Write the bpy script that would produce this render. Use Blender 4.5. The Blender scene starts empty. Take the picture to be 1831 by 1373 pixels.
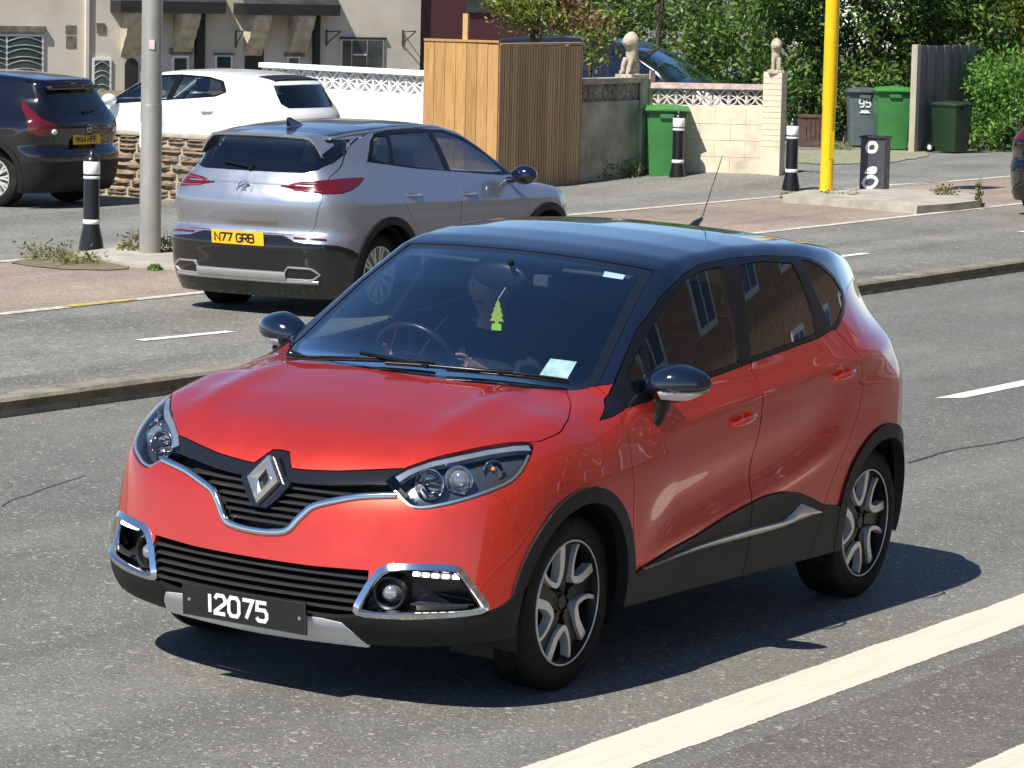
import bpy, bmesh, math, random
import numpy as np
from mathutils import Vector, Matrix
random.seed(7); rng=np.random.RandomState(5)
SC=bpy.context.scene; COL=SC.collection
R=math.radians
# ---------------- camera ----------------
CAM=np.array([12.126,6.706,2.643])
RV=np.array([-.50228,.86258,.06014]); FV=np.array([-.86172,-.49232,-.12344])
RV-=FV*(RV@FV); RV/=np.linalg.norm(RV); UV=np.cross(RV,FV)
cd=bpy.data.cameras.new('camera'); cam=bpy.data.objects.new('camera',cd); COL.objects.link(cam)
cam.matrix_world=Matrix(((RV[0],UV[0],-FV[0],CAM[0]),(RV[1],UV[1],-FV[1],CAM[1]),(RV[2],UV[2],-FV[2],CAM[2]),(0,0,0,1)))
cd.sensor_width=36; cd.lens=6173.2/1831*36; cd.clip_end=2000; cd.clip_start=.5
SC.camera=cam
# ---------------- sky and sun ----------------
SUN=np.array([.85,-.14,1.06]); SUN/=np.linalg.norm(SUN)
w=bpy.data.worlds.new('World'); SC.world=w; w.use_nodes=True
nt=w.node_tree; nt.nodes.clear()
sky=nt.nodes.new('ShaderNodeTexSky'); sky.sky_type='NISHITA'; sky.sun_disc=False
sky.sun_elevation=math.asin(SUN[2]); sky.sun_rotation=R(90)-math.atan2(SUN[1],SUN[0])
sky.air_density=.75; sky.dust_density=0; sky.ozone_density=4.0
bg=nt.nodes.new('ShaderNodeBackground'); bg.inputs[1].default_value=.10
wo=nt.nodes.new('ShaderNodeOutputWorld'); nt.links.new(sky.outputs[0],bg.inputs[0]); nt.links.new(bg.outputs[0],wo.inputs[0])
sl=bpy.data.lights.new('sun','SUN'); sl.energy=5.0; sl.angle=R(.53); sl.color=(1,.94,.83)
so=bpy.data.objects.new('sun',sl); COL.objects.link(so)
so.rotation_euler=Vector(SUN).to_track_quat('Z','Y').to_euler(); so.location=(0,0,30)
SC.view_settings.view_transform='Standard'; SC.view_settings.look='None'; SC.view_settings.gamma=1
SC.view_settings.exposure=.55
SC.cycles.max_bounces=8; SC.cycles.transparent_max_bounces=16; SC.cycles.caustics_reflective=False; SC.cycles.caustics_refractive=False

# ---------------- small helpers ----------------
def ray(px,py): return FV*6173.2+RV*(px-915.5)-UV*(py-686.5)
def onz(px,py,z=0):
    d=ray(px,py); return CAM+(z-CAM[2])/d[2]*d
def ony(px,py,y=0):
    d=ray(px,py); return CAM+(y-CAM[1])/d[1]*d
def ondist(px,py,D):
    d=ray(px,py); return CAM+d/np.hypot(d[0],d[1])*D
def onplane(px,py,p0,dr):
    """vertical plane through p0 running along the horizontal direction dr"""
    n=np.array([-dr[1],dr[0],0.]); d=ray(px,py); return CAM+((np.array(p0)-CAM)@n)/(d@n)*d

def tag(o,label=None,cat=None,group=None,kind=None):
    if label: o['label']=label
    if cat: o['category']=cat
    if group: o['group']=group
    if kind: o['kind']=kind
    return o
def empty(name,loc=(0,0,0),rz=0,label=None,cat=None,group=None):
    o=bpy.data.objects.new(name,None); COL.objects.link(o); o.location=loc; o.rotation_euler=(0,0,rz); o.empty_display_size=.2
    return tag(o,label,cat,group)
def mk(name,V,Fc,mat,parent=None,smooth=False,N=None):
    me=bpy.data.meshes.new(name)
    V=np.asarray(V,float).reshape(-1,3)
    if isinstance(Fc,np.ndarray):
        n,k=Fc.shape
        me.vertices.add(len(V)); me.vertices.foreach_set('co',V.ravel())
        me.loops.add(n*k); me.loops.foreach_set('vertex_index',Fc.ravel().astype(np.int32))
        me.polygons.add(n); me.polygons.foreach_set('loop_start',np.arange(0,n*k,k,dtype=np.int32))
        me.update(calc_edges=True); me.validate()
    else:
        me.from_pydata([tuple(v) for v in V],[],[tuple(int(i) for i in f) for f in Fc]); me.update()
    if smooth: me.polygons.foreach_set('use_smooth',np.ones(len(me.polygons),bool))
    if mat: me.materials.append(mat)
    if N is not None: me.normals_split_custom_set_from_vertices([tuple(n) for n in np.asarray(N).tolist()])
    o=bpy.data.objects.new(name,me); COL.objects.link(o)
    if parent: o.parent=parent
    return o
class MB:
    """collects simple shapes, builds ONE mesh"""
    def __init__(s): s.V=[]; s.F=[]
    def add(s,V,F):
        n=len(s.V); s.V+= [tuple(v) for v in V]; s.F+=[tuple(i+n for i in f) for f in F]; return s
    def box(s,x0,x1,y0,y1,z0,z1,M=None,b=0):
        if b>0:
            bm=bmesh.new(); bmesh.ops.create_cube(bm,size=1)
            for v in bm.verts: v.co=Vector(((x0+x1)/2+v.co.x*(x1-x0),(y0+y1)/2+v.co.y*(y1-y0),(z0+z1)/2+v.co.z*(z1-z0)))
            bmesh.ops.bevel(bm,geom=bm.edges[:],offset=b,segments=2,profile=.7,affect='EDGES')
            bm.verts.index_update()
            V=[v.co.copy() for v in bm.verts]; F=[tuple(v.index for v in f.verts) for f in bm.faces]; bm.free()
        else:
            V=[Vector(c) for c in ((x0,y0,z0),(x1,y0,z0),(x1,y1,z0),(x0,y1,z0),(x0,y0,z1),(x1,y0,z1),(x1,y1,z1),(x0,y1,z1))]
            F=[(0,3,2,1),(4,5,6,7),(0,1,5,4),(1,2,6,5),(2,3,7,6),(3,0,4,7)]
        if M is not None: V=[M@v for v in V]
        return s.add(V,F)
    def tube(s,pts,r,n=8,cap=True):
        """round tube through pts, r scalar or list"""
        pts=[Vector(p) for p in pts]; rs=[r]*len(pts) if not hasattr(r,'__len__') else list(r)
        V=[];F=[]; prev=None
        for i,p in enumerate(pts):
            t=(pts[min(i+1,len(pts)-1)]-pts[max(i-1,0)]).normalized()
            if prev is None:
                a=Vector((0,0,1)) if abs(t.z)<.9 else Vector((1,0,0)); u=t.cross(a).normalized()
            else: u=(prev-t*prev.dot(t)).normalized()
            prev=u; v=t.cross(u)
            for k in range(n):
                an=2*math.pi*k/n; V.append(p+(u*math.cos(an)+v*math.sin(an))*rs[i])
        for i in range(len(pts)-1):
            for k in range(n): F.append((i*n+k,i*n+(k+1)%n,(i+1)*n+(k+1)%n,(i+1)*n+k))
        if cap: F.append(tuple(range(n))[::-1]); F.append(tuple((len(pts)-1)*n+k for k in range(n)))
        return s.add(V,F)
    def lathe(s,prof,n=32,M=None,caps=False):
        """prof: (r,h) turned about the local z axis"""
        V=[];F=[]
        for r,h in prof:
            for k in range(n):
                a=2*math.pi*k/n; V.append(Vector((r*math.cos(a),r*math.sin(a),h)))
        m=len(prof)
        for i in range(m-1):
            for k in range(n): F.append((i*n+k,i*n+(k+1)%n,(i+1)*n+(k+1)%n,(i+1)*n+k))
        if caps: F.append(tuple(range(n))[::-1]); F.append(tuple((m-1)*n+k for k in range(n)))
        if M is not None: V=[M@v for v in V]
        return s.add(V,F)
    def prism(s,poly,h0,h1,M=None):
        """2-D polygon (x,y) extruded between z=h0 and z=h1"""
        n=len(poly); V=[Vector((p[0],p[1],h0)) for p in poly]+[Vector((p[0],p[1],h1)) for p in poly]
        F=[tuple(range(n))[::-1],tuple(range(n,2*n))]+[(i,(i+1)%n,n+(i+1)%n,n+i) for i in range(n)]
        if M is not None: V=[M@v for v in V]
        return s.add(V,F)
    def sphere(s,c,r,n=16,m=10,sc=(1,1,1)):
        V=[];F=[]
        for i in range(m+1):
            t=math.pi*i/m
            for k in range(n):
                a=2*math.pi*k/n; V.append(Vector((c[0]+r*sc[0]*math.sin(t)*math.cos(a),c[1]+r*sc[1]*math.sin(t)*math.sin(a),c[2]+r*sc[2]*math.cos(t))))
        for i in range(m):
            for k in range(n): F.append(((i+1)*n+k,(i+1)*n+(k+1)%n,i*n+(k+1)%n,i*n+k))
        return s.add(V,F)
    def build(s,name,mat,parent=None,smooth=None,loc=None):
        o=mk(name,s.V,s.F,mat,parent)
        if smooth is not None:
            me=o.data
            me.polygons.foreach_set('use_smooth',np.ones(len(me.polygons),bool))
            if smooth<180: me.set_sharp_from_angle(angle=R(smooth))
        if loc is not None: o.location=loc
        return o
def frame(o,x,y,z): # matrix from axes
    return Matrix(((x[0],y[0],z[0],o[0]),(x[1],y[1],z[1],o[1]),(x[2],y[2],z[2],o[2]),(0,0,0,1)))
# ---------------- materials ----------------
class NT:
    def __init__(s,name):
        s.m=bpy.data.materials.new(name); s.m.use_nodes=True; s.t=s.m.node_tree; s.t.nodes.clear()
        s.out=s.t.nodes.new('ShaderNodeOutputMaterial')
    def n(s,ty,props=None,**kw):
        nd=s.t.nodes.new(ty)
        for k,v in (props or {}).items(): setattr(nd,k,v)
        for k,v in kw.items():
            i=nd.inputs[int(k[1:])] if k[0]=='_' and k[1:].isdigit() else nd.inputs[k.replace('_',' ')]
            if hasattr(v,'is_output') or isinstance(v,bpy.types.NodeSocket): s.t.links.new(v,i)
            else: i.default_value=v
        return nd
    def l(s,a,b): s.t.links.new(a,b)
def c4(c): return (c[0],c[1],c[2],1)
def mat(name,col,rough=.5,metal=0,var=.12,vs=8.,bump=0,bs=80.,coat=0,coat_r=.03,spec=.5,emit=None,es=0,aniso=None,col2=None,dirt=0,scale3=None):
    """principled surface whose colour and roughness vary a little with 3-D noise"""
    t=NT(name)
    tc=t.n('ShaderNodeTexCoord'); src=tc.outputs['Object']
    if scale3: src=t.n('ShaderNodeMapping',Vector=src,Scale=scale3).outputs[0]
    nz=t.n('ShaderNodeTexNoise',Vector=src,Scale=vs,Detail=5.,Roughness=.6)
    mx=t.n('ShaderNodeMix',{'data_type':'RGBA'})
    c2=col2 if col2 else tuple(max(0,c*(1-var*2)) for c in col)
    mx.inputs[6].default_value=c4(c2); mx.inputs[7].default_value=c4(tuple(min(1,c*(1+var*.6)) for c in col))
    rmp=t.n('ShaderNodeMapRange',Value=nz.outputs[0],From_Min=.3,From_Max=.7); t.l(rmp.outputs[0],mx.inputs[0])
    b=t.n('ShaderNodeBsdfPrincipled',Metallic=metal)
    colr=mx.outputs[2]
    if dirt>0:
        n2=t.n('ShaderNodeTexNoise',Vector=src,Scale=vs*.35,Detail=8.,Roughness=.75)
        r2=t.n('ShaderNodeMapRange',Value=n2.outputs[0],From_Min=.5,From_Max=.75,To_Max=dirt)
        m2=t.n('ShaderNodeMix',{'data_type':'RGBA'}); t.l(r2.outputs[0],m2.inputs[0]); t.l(colr,m2.inputs[6]); m2.inputs[7].default_value=(.10,.085,.06,1)
        colr=m2.outputs[2]
    t.l(colr,b.inputs['Base Color'])
    rr=t.n('ShaderNodeMapRange',Value=nz.outputs[0],To_Min=rough*.88,To_Max=min(1,rough*1.12)); t.l(rr.outputs[0],b.inputs['Roughness'])
    b.inputs['Specular IOR Level'].default_value=spec
    if coat: b.inputs['Coat Weight'].default_value=coat; b.inputs['Coat Roughness'].default_value=coat_r
    if emit: b.inputs['Emission Color'].default_value=c4(emit); b.inputs['Emission Strength'].default_value=es
    if bump:
        nb=t.n('ShaderNodeTexNoise',Vector=src,Scale=bs,Detail=4.,Roughness=.65)
        bp=t.n('ShaderNodeBump',Height=nb.outputs[0],Strength=min(1,bump),Distance=.01*max(1,bump)); t.l(bp.outputs[0],b.inputs['Normal'])
    t.l(b.outputs[0],t.out.inputs[0]); return t.m
def thin_glass(name,tint,refl=1.0,ior=1.5,rough=0.0,gcol=(1,1,1)):
    t=NT(name)
    lw=t.n('ShaderNodeLayerWeight',Blend=.5); p5=t.n('ShaderNodeMath',{'operation':'POWER'},_0=lw.outputs['Facing'],_1=5.)
    fr=t.n('ShaderNodeMath',{'operation':'MULTIPLY_ADD'},_0=p5.outputs[0],_1=.96,_2=.04)
    fm=t.n('ShaderNodeMath',{'operation':'MULTIPLY','use_clamp':True},_0=fr.outputs[0],_1=refl)
    tr=t.n('ShaderNodeBsdfTransparent',Color=c4(tint)); gl=t.n('ShaderNodeBsdfGlossy',Color=c4(gcol),Roughness=rough)
    mx=t.n('ShaderNodeMixShader'); t.l(fm.outputs[0],mx.inputs[0]); t.l(tr.outputs[0],mx.inputs[1]); t.l(gl.outputs[0],mx.inputs[2])
    t.l(mx.outputs[0],t.out.inputs[0]); return t.m
def car_paint(name,col,metal=.35,rough=.32,edge=None):
    t=NT(name); tc=t.n('ShaderNodeTexCoord')
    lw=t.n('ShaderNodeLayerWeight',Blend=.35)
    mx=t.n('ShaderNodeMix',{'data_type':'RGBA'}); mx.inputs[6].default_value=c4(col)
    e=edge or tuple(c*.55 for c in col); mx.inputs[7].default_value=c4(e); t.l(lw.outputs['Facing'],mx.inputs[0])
    fl=t.n('ShaderNodeTexVoronoi',Vector=tc.outputs['Object'],Scale=900.)
    dn=t.n('ShaderNodeTexNoise',Vector=tc.outputs['Object'],Scale=3.,Detail=6.,Roughness=.7)
    rr=t.n('ShaderNodeMapRange',Value=dn.outputs[0],From_Min=.35,From_Max=.7,To_Min=rough*.85,To_Max=rough*1.25)
    cr=t.n('ShaderNodeMapRange',Value=dn.outputs[0],From_Min=.4,From_Max=.75,To_Min=.008,To_Max=.03)
    b=t.n('ShaderNodeBsdfPrincipled',Metallic=metal); t.l(mx.outputs[2],b.inputs['Base Color']); t.l(rr.outputs[0],b.inputs['Roughness'])
    b.inputs['Coat Weight'].default_value=1; t.l(cr.outputs[0],b.inputs['Coat Roughness'])
    bp=t.n('ShaderNodeBump',Height=fl.outputs['Color'],Strength=.06,Distance=.001); t.l(bp.outputs[0],b.inputs['Normal'])
    t.l(b.outputs[0],t.out.inputs[0]); return t.m
M={}
M['red']=car_paint('red_paint',(.74,.046,.024),.62,.36,(.46,.016,.014))
M['black_gloss_sky_tint']=car_paint('black_paint_sky_tint',(.004,.008,.022),0,.12)  # black paint with the sky's blue reflection put into its base colour
M['emblem']=mat('emblem_silver',(.78,.78,.78),.20,.9,var=.02)
M['gblack']=mat('gloss_black_plastic',(.010,.010,.011),.12,coat=.6,var=.05)
M['cladding']=mat('grey_black_plastic',(.014,.014,.014),.50,spec=.25,bump=.15,bs=900,var=.1,dirt=.12)
M['dark']=mat('dark_void_plastic',(.007,.007,.008),.6,var=.1)
M['chrome']=mat('chrome',(.80,.80,.80),.09,1,var=.02)
M['satin']=mat('satin_silver',(.56,.56,.55),.30,.85,var=.05)
M['skid']=mat('silver_painted_skid',(.82,.82,.82),.32,.2,var=.05,coat=.5)
M['rubber']=mat('tyre_rubber',(.010,.010,.010),.72,spec=.25,var=.25,vs=14,bump=.2,bs=300,dirt=.3)
M['seal']=mat('window_rubber',(.006,.006,.007),.25,spec=.3,var=.05)
M['screen']=thin_glass('windscreen_glass_sky_tint',(.78,.87,.94),4.0,gcol=(.72,.90,1))  # sky reflection strengthened beyond real glass, its blue put into the gloss colour
M['sideglass']=thin_glass('side_glass',(.62,.67,.64),2.4)
M['privacy']=thin_glass('privacy_glass',(.05,.055,.055),2.4)
M['lens']=thin_glass('lamp_lens',(.93,.95,.97),1.0,1.45)
M['frit']=mat('screen_frit',(.006,.008,.012),.05,coat=1,var=.02)
M['cloth']=mat('seat_cloth',(.022,.023,.027),.85,bump=.5,bs=400)
M['liner']=mat('headlining',(.07,.07,.075),.9)
M['dash']=mat('dashboard_plastic',(.028,.030,.033),.6,bump=.3,bs=500)
M['plate_black']=mat('black_plate',(.010,.011,.014),.25,coat=.6,var=.1)
M['plate_yellow']=mat('yellow_plate',(.80,.50,.02),.35,var=.05)
M['plate_white']=mat('plate_characters',(.85,.86,.84),.4,var=.03)
M['ink']=mat('plate_ink',(.01,.01,.01),.4)
M['amber']=mat('amber_indicator',(.75,.22,.03),.2,coat=.6)
M['redlens']=mat('red_lamp_lens',(.10,.003,.005),.10,coat=1,var=.1)
M['whitelens']=mat('clear_lamp_plastic',(.85,.86,.85),.12,coat=1,var=.05)
M['led']=mat('daylight_led',(1,1,1),.2,emit=(1,.97,.95),es=4)
M['disc']=mat('brake_disc',(.20,.18,.16),.35,.9,var=.2)
# ================= car body engine =================
def nat(xs,ys,x):
    xs=np.asarray(xs,float); ys=np.asarray(ys,float)
    if xs[0]>xs[-1]: xs=xs[::-1]; ys=ys[::-1]
    n=len(xs); h=np.diff(xs); A=np.zeros((n,n)); B=np.zeros(ys.shape); A[0,0]=A[-1,-1]=1
    for i in range(1,n-1):
        A[i,i-1]=h[i-1]; A[i,i]=2*(h[i-1]+h[i]); A[i,i+1]=h[i]
        B[i]=6*((ys[i+1]-ys[i])/h[i]-(ys[i]-ys[i-1])/h[i-1])
    Mm=np.linalg.solve(A,B); i=np.clip(np.searchsorted(xs,x)-1,0,n-2)
    t=np.clip(x,xs[0],xs[-1]); a=(xs[i+1]-t)/h[i]; b=(t-xs[i])/h[i]; hh=h[i]
    if ys.ndim>1: a=a[:,None]; b=b[:,None]; hh=hh[:,None]
    return a*ys[i]+b*ys[i+1]+((a**3-a)*Mm[i]+(b**3-b)*Mm[i+1])*hh*hh/6
class Tab1:
    def __init__(s,pts,n=400,lin=False,sm=0):
        pts=sorted(pts); xs=[p[0] for p in pts]; ys=[p[1] for p in pts]
        s.a=xs[0]; s.b=xs[-1]; s.n=n; g=np.linspace(s.a,s.b,n); s.v=np.interp(g,xs,ys) if lin else nat(xs,ys,g)
        for _ in range(sm):
            q=np.pad(s.v,1,mode='edge'); s.v=(q[:-2]+2*q[1:-1]+q[2:])/4
    def __call__(s,x):
        t=np.clip((x-s.a)/(s.b-s.a),0,1)*(s.n-1); i=np.clip(t.astype(int),1,s.n-3); f=t-i
        p0,p1,p2,p3=s.v[i-1],s.v[i],s.v[i+1],s.v[i+2]
        return p1+.5*f*(p2-p0+f*(2*p0-5*p1+4*p2-p3+f*(3*(p1-p2)+p3-p0)))
class Tab2:
    def __init__(s,xs,zs,T,nx=160,nz=160):
        T=np.array(T,float); s.x0,s.x1=min(xs),max(xs); s.z0,s.z1=min(zs),max(zs); s.nx,s.nz=nx,nz
        A=nat(zs,T,np.linspace(s.z0,s.z1,nz)); s.v=nat(xs,A.T,np.linspace(s.x0,s.x1,nx))
    def __call__(s,x,z):
        def w(t,n):
            t=np.clip(t,0,1)*(n-1); i=np.clip(t.astype(int),1,n-3); f=t-i
            return i,[(-f+2*f*f-f**3)/2,(2-5*f*f+3*f**3)/2,(f+4*f*f-3*f**3)/2,(-f*f+f**3)/2]
        i,a=w((x-s.x0)/(s.x1-s.x0),s.nx); j,b=w((z-s.z0)/(s.z1-s.z0),s.nz); r=0
        for m in range(4):
            for n in range(4): r=r+a[m]*b[n]*s.v[i+m-1,j+n-1]
        return r
def smax(a,b,k):
    h=np.maximum(k-np.abs(a-b),0)/k; return np.maximum(a,b)+h*h*k*.25
def sst(x,a,b):
    t=np.clip((x-a)/(b-a),0,1); return t*t*(3-2*t)
def psd(P,poly):
    """signed distance to a polygon, positive inside; P (n,2)"""
    poly=np.asarray(poly,float); d=np.full(len(P),1e9); ins=np.zeros(len(P),bool)
    x,y=P[:,0],P[:,1]; n=len(poly)
    for i in range(n):
        a=poly[i]; b=poly[(i+1)%n]; e=b-a; L=e@e
        if L<1e-12: continue
        t=np.clip(((x-a[0])*e[0]+(y-a[1])*e[1])/L,0,1)
        d=np.minimum(d,(x-a[0]-t*e[0])**2+(y-a[1]-t*e[1])**2)
        c=((a[1]<=y)&(b[1]>y))|((b[1]<=y)&(a[1]>y))
        if abs(e[1])>1e-12:
            xi=a[0]+(y-a[1])/e[1]*e[0]; ins^=c&(x<xi)
    d=np.sqrt(d); return np.where(ins,d,-d)
def chaikin(p,k=2,closed=True):
    p=[np.array(q,float) for q in p]
    for _ in range(k):
        o=[]; n=len(p)
        if not closed: o.append(p[0])
        for i in range(n if closed else n-1):
            a,b=p[i],p[(i+1)%n]; o+= [a*.75+b*.25,a*.25+b*.75]
        if not closed: o.append(p[-1])
        p=o
    return p
def norm(v): return v/np.maximum(np.linalg.norm(v,axis=-1,keepdims=True),1e-12)
PROJ={'S':lambda V:(V[:,[0,2]],np.full(len(V),9.)),
 'F':lambda V:(V[:,[1,2]],V[:,0]-1.2),
 'R':lambda V:(V[:,[1,2]],-V[:,0]-1.2),
 'T':lambda V:(V[:,[0,1]],V[:,2]-.6),
 'D':lambda V:(np.stack([(V[:,1]-V[:,0])*.7071,V[:,2]],-1),V[:,0]-.9),
 'E':lambda V:(np.stack([(V[:,1]+V[:,0])*.7071,V[:,2]],-1),-V[:,0]-.9)}
class Body:
    def __init__(s,F,XA=1.25,XB=-1.3,zc=.72,z0=.19,nside=190,nend=90,nlow=40,nup=130):
        s.F=F
        C=[(XA,t*np.pi/2) for t in np.linspace(0,1,nend,endpoint=False)]+[(XA+(XB-XA)*t,np.pi/2) for t in np.linspace(0,1,nside,endpoint=False)]+[(XB,np.pi/2+t*np.pi/2) for t in np.linspace(0,1,nend+1)]
        C=np.array(C); nc=len(C); O=[];D=[]; dxy=np.stack([np.cos(C[:,1]),np.sin(C[:,1])],-1)
        for z in np.linspace(z0,zc,nlow,endpoint=False): O.append(np.stack([C[:,0],0*C[:,0],np.full(nc,z)],-1)); D.append(np.column_stack([dxy,0*C[:,0]]))
        for ph in np.linspace(0,np.pi/2,nup): O.append(np.stack([C[:,0],0*C[:,0],np.full(nc,zc)],-1)); D.append(np.column_stack([dxy*np.cos(ph),np.full(nc,np.sin(ph))]))
        nr=len(O); P=s.cast(np.concatenate(O),np.concatenate(D)); P[np.abs(P[:,1])<1e-6,1]=0
        ix=np.arange(nr*nc).reshape(nr,nc); a,b,c,d=ix[:-1,:-1].ravel(),ix[:-1,1:].ravel(),ix[1:,1:].ravel(),ix[1:,:-1].ravel()
        T=np.concatenate([np.stack([a,b,c],-1),np.stack([a,c,d],-1)])
        s.V=P; s.N=s.nrm(P)
        A=np.cross(P[T[:,1]]-P[T[:,0]],P[T[:,2]]-P[T[:,0]]); ar=np.linalg.norm(A,axis=1)
        T=T[ar>1e-9]; A=A[ar>1e-9]; fl=(A*s.N[T].mean(1)).sum(1)<0; T[fl]=T[fl][:,::-1]
        s.T=T; s.L=np.zeros(len(T),int); s.names=['body']
    def cast(s,O,D,t1=3.,n=26):
        a=np.zeros(len(O)); b=np.full(len(O),t1)
        for _ in range(n):
            m=(a+b)/2; f=s.F(O+D*m[:,None]); a=np.where(f<0,m,a); b=np.where(f<0,b,m)
        return O+D*((a+b)/2)[:,None]
    def nrm(s,P,h=2e-3):
        return norm(np.stack([s.F(P+np.eye(3)[i]*h)-s.F(P-np.eye(3)[i]*h) for i in range(3)],-1))
    def cut(s,f):
        f=np.where(np.abs(f)<2e-5,2e-5,f); sg=f>0; c=sg[s.T].sum(1); X=np.where((c==1)|(c==2))[0]
        if len(X)==0: return f
        T=s.T[X]; S=sg[T]; lone=np.where(S.sum(1)==1,S.argmax(1),(~S).argmax(1))
        r=np.arange(len(X)); A=T[r,lone]; B=T[r,(lone+1)%3]; Cc=T[r,(lone+2)%3]
        E=np.concatenate([np.sort(np.stack([A,B],-1),1),np.sort(np.stack([A,Cc],-1),1)])
        key=E[:,0].astype(np.int64)*(len(s.V)+1)+E[:,1]; u,inv=np.unique(key,return_inverse=True)
        e0=u//(len(s.V)+1); e1=u%(len(s.V)+1); t=f[e0]/(f[e0]-f[e1]); t=t[:,None]
        P=s.V[e0]*(1-t)+s.V[e1]*t; n=norm(s.N[e0]*(1-t)+s.N[e1]*t)
        y0=P[:,1].copy(); P=P-n*s.F(P)[:,None]; P[np.abs(y0)<1e-9,1]=0
        base=len(s.V); s.V=np.concatenate([s.V,P]); s.N=np.concatenate([s.N,s.nrm(P)])
        mab=base+inv[:len(X)]; mac=base+inv[len(X):]
        new=np.concatenate([np.stack([A,mab,mac],-1),np.stack([mab,B,Cc],-1),np.stack([mab,Cc,mac],-1)])
        keep=np.ones(len(s.T),bool); keep[X]=False; lab=s.L[X]
        s.T=np.concatenate([s.T[keep],new]); s.L=np.concatenate([s.L[keep],lab,lab,lab])
        return np.concatenate([f,np.zeros(len(P))])
    def field(s,pr,poly): 
        q,c=PROJ[pr](s.V); return np.minimum(psd(q,poly),c)
    def fc(s,pr,poly):
        q,c=PROJ[pr](s.V[s.T].mean(1)); return np.minimum(psd(q,poly),c)
    gfit=None; gnames=()
    def fit_glass(s,names):
        """side glass is bent in one smooth sweep: its normals come from a quadratic through all panes"""
        m=np.isin(s.L,[s.lab(n) for n in names]); u=np.unique(s.T[m]); P=s.V[u]; X,Z=P[:,0],P[:,2]
        A=np.stack([np.ones(len(P)),X,Z,X*X,X*Z,Z*Z],-1); s.gfit=np.linalg.lstsq(A,P[:,1],rcond=None)[0]; s.gnames=names
    def lab(s,name): 
        if name not in s.names: s.names.append(name)
        return s.names.index(name)
    def label(s,name,pr,poly,gap=.0022,only='body',off=0.,ff=None):
        """cut the outline into the surface and name what lies inside (a gap of gap metres is left open)"""
        g=(lambda V:ff(V)) if ff else None
        for o in ([off,off+gap] if gap else [off]):
            f=(g(s.V) if g else s.field(pr,poly))-o; s.cut(f)
        Cn=s.V[s.T].mean(1); d=(g(Cn) if g else s.fc(pr,poly))
        src=s.lab(only); k=s.lab(name); gp=s.lab('_gap')
        m=(s.L==src)&(d>off); s.L[m]=k
        if gap: s.L[m&(d<=off+gap)]=gp
    def tidy(s,amin=4e-4):
        """tiny leftovers of a label between two cuts are dropped into the gap"""
        par=np.arange(len(s.T)); key={}
        E=np.concatenate([s.T[:,[0,1]],s.T[:,[1,2]],s.T[:,[2,0]]]); k=np.sort(E,1); k=k[:,0].astype(np.int64)*len(s.V)+k[:,1]; f=np.tile(np.arange(len(s.T)),3)
        o=np.argsort(k,kind='stable'); k=k[o]; f=f[o]; m=k[1:]==k[:-1]; A=f[1:][m]; Bf=f[:-1][m]; m=s.L[A]==s.L[Bf]; A=A[m]; Bf=Bf[m]
        lab=np.arange(len(s.T))
        while True:
            l0=lab.copy(); mn=np.minimum(lab[A],lab[Bf]); np.minimum.at(lab,A,mn); np.minimum.at(lab,Bf,mn); lab=lab[lab]; lab=lab[lab]
            if (l0==lab).all(): break
        ar=.5*np.linalg.norm(np.cross(s.V[s.T[:,1]]-s.V[s.T[:,0]],s.V[s.T[:,2]]-s.V[s.T[:,0]]),axis=1)
        tot=np.bincount(lab,ar,minlength=len(s.T)); s.L[tot[lab]<amin]=s.lab('_gap')
    def part(s,lab,name,mat,parent,off=0.,th=.012,sides='both',smooth=True,inner=None,label=None,_T=None):
        """build the mesh of one label; sides: 'both' one mesh over the centre line, 'each' two meshes, 'L','R'"""
        if isinstance(lab,str): lab=[lab]
        m=np.isin(s.L,[s.lab(l) for l in lab]); T=s.T[m]
        if len(T)==0: print('EMPTY',lab); return []
        if not _T:
            comps=s.comps(T); res=[]
            if len(comps)>1:
                for t_ in comps:
                    c=sides if sides!='both' or (np.abs(s.V[t_.ravel(),1])<1e-5).any() else 'each'
                    res+=s.part(lab,name,mat,parent,off,th,c,smooth,inner,label,_T=[t_])
                return res
        else: T=_T[0]
        u,inv=np.unique(T,return_inverse=True); T=inv.reshape(-1,3); V=s.V[u]+s.N[u]*off; N=s.N[u]
        if s.gfit is not None and set(lab)&set(s.gnames):
            c=s.gfit; X,Z=V[:,0],V[:,2]; N=norm(np.stack([-(c[1]+2*c[3]*X+c[4]*Z),np.ones(len(V)),-(c[2]+c[4]*X+2*c[5]*Z)],-1))
        E=np.concatenate([T[:,[0,1]],T[:,[1,2]],T[:,[2,0]]]); k=np.sort(E,1); key=k[:,0].astype(np.int64)*len(V)+k[:,1]
        uu,ind,cnt=np.unique(key,return_index=True,return_counts=True); B=E[ind[cnt==1]]
        B=B[~((np.abs(s.V[u][B[:,0],1])<1e-5)&(np.abs(s.V[u][B[:,1],1])<1e-5))]
        W=V; NN=N; Fq=T
        if th and len(B):
            ub,ib=np.unique(B,return_inverse=True); ib=ib.reshape(-1,2); nb=len(ub); n0=len(V)
            W=np.concatenate([V,V[ub],V[ub]-N[ub]*th]); NN=np.concatenate([N,np.zeros((2*nb,3))])
            a=ib[:,0]+n0; b=ib[:,1]+n0
            Fq=np.concatenate([T,np.stack([b,a,a+nb],-1),np.stack([b,a+nb,b+nb],-1)])
        if inner: # lining skin on the inside, same part
            n0=len(W); W=np.concatenate([W,V-N*inner]); NN=np.concatenate([NN,-N]); Fq=np.concatenate([Fq,T[:,::-1]+n0])
        res=[]
        mir=np.array([1,-1,1.])
        def out(V_,F_,N_):
            o=mk(name,V_,F_.astype(np.int32),mat,parent,True,N_)
            if label: o['label']=label
            res.append(o)
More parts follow.
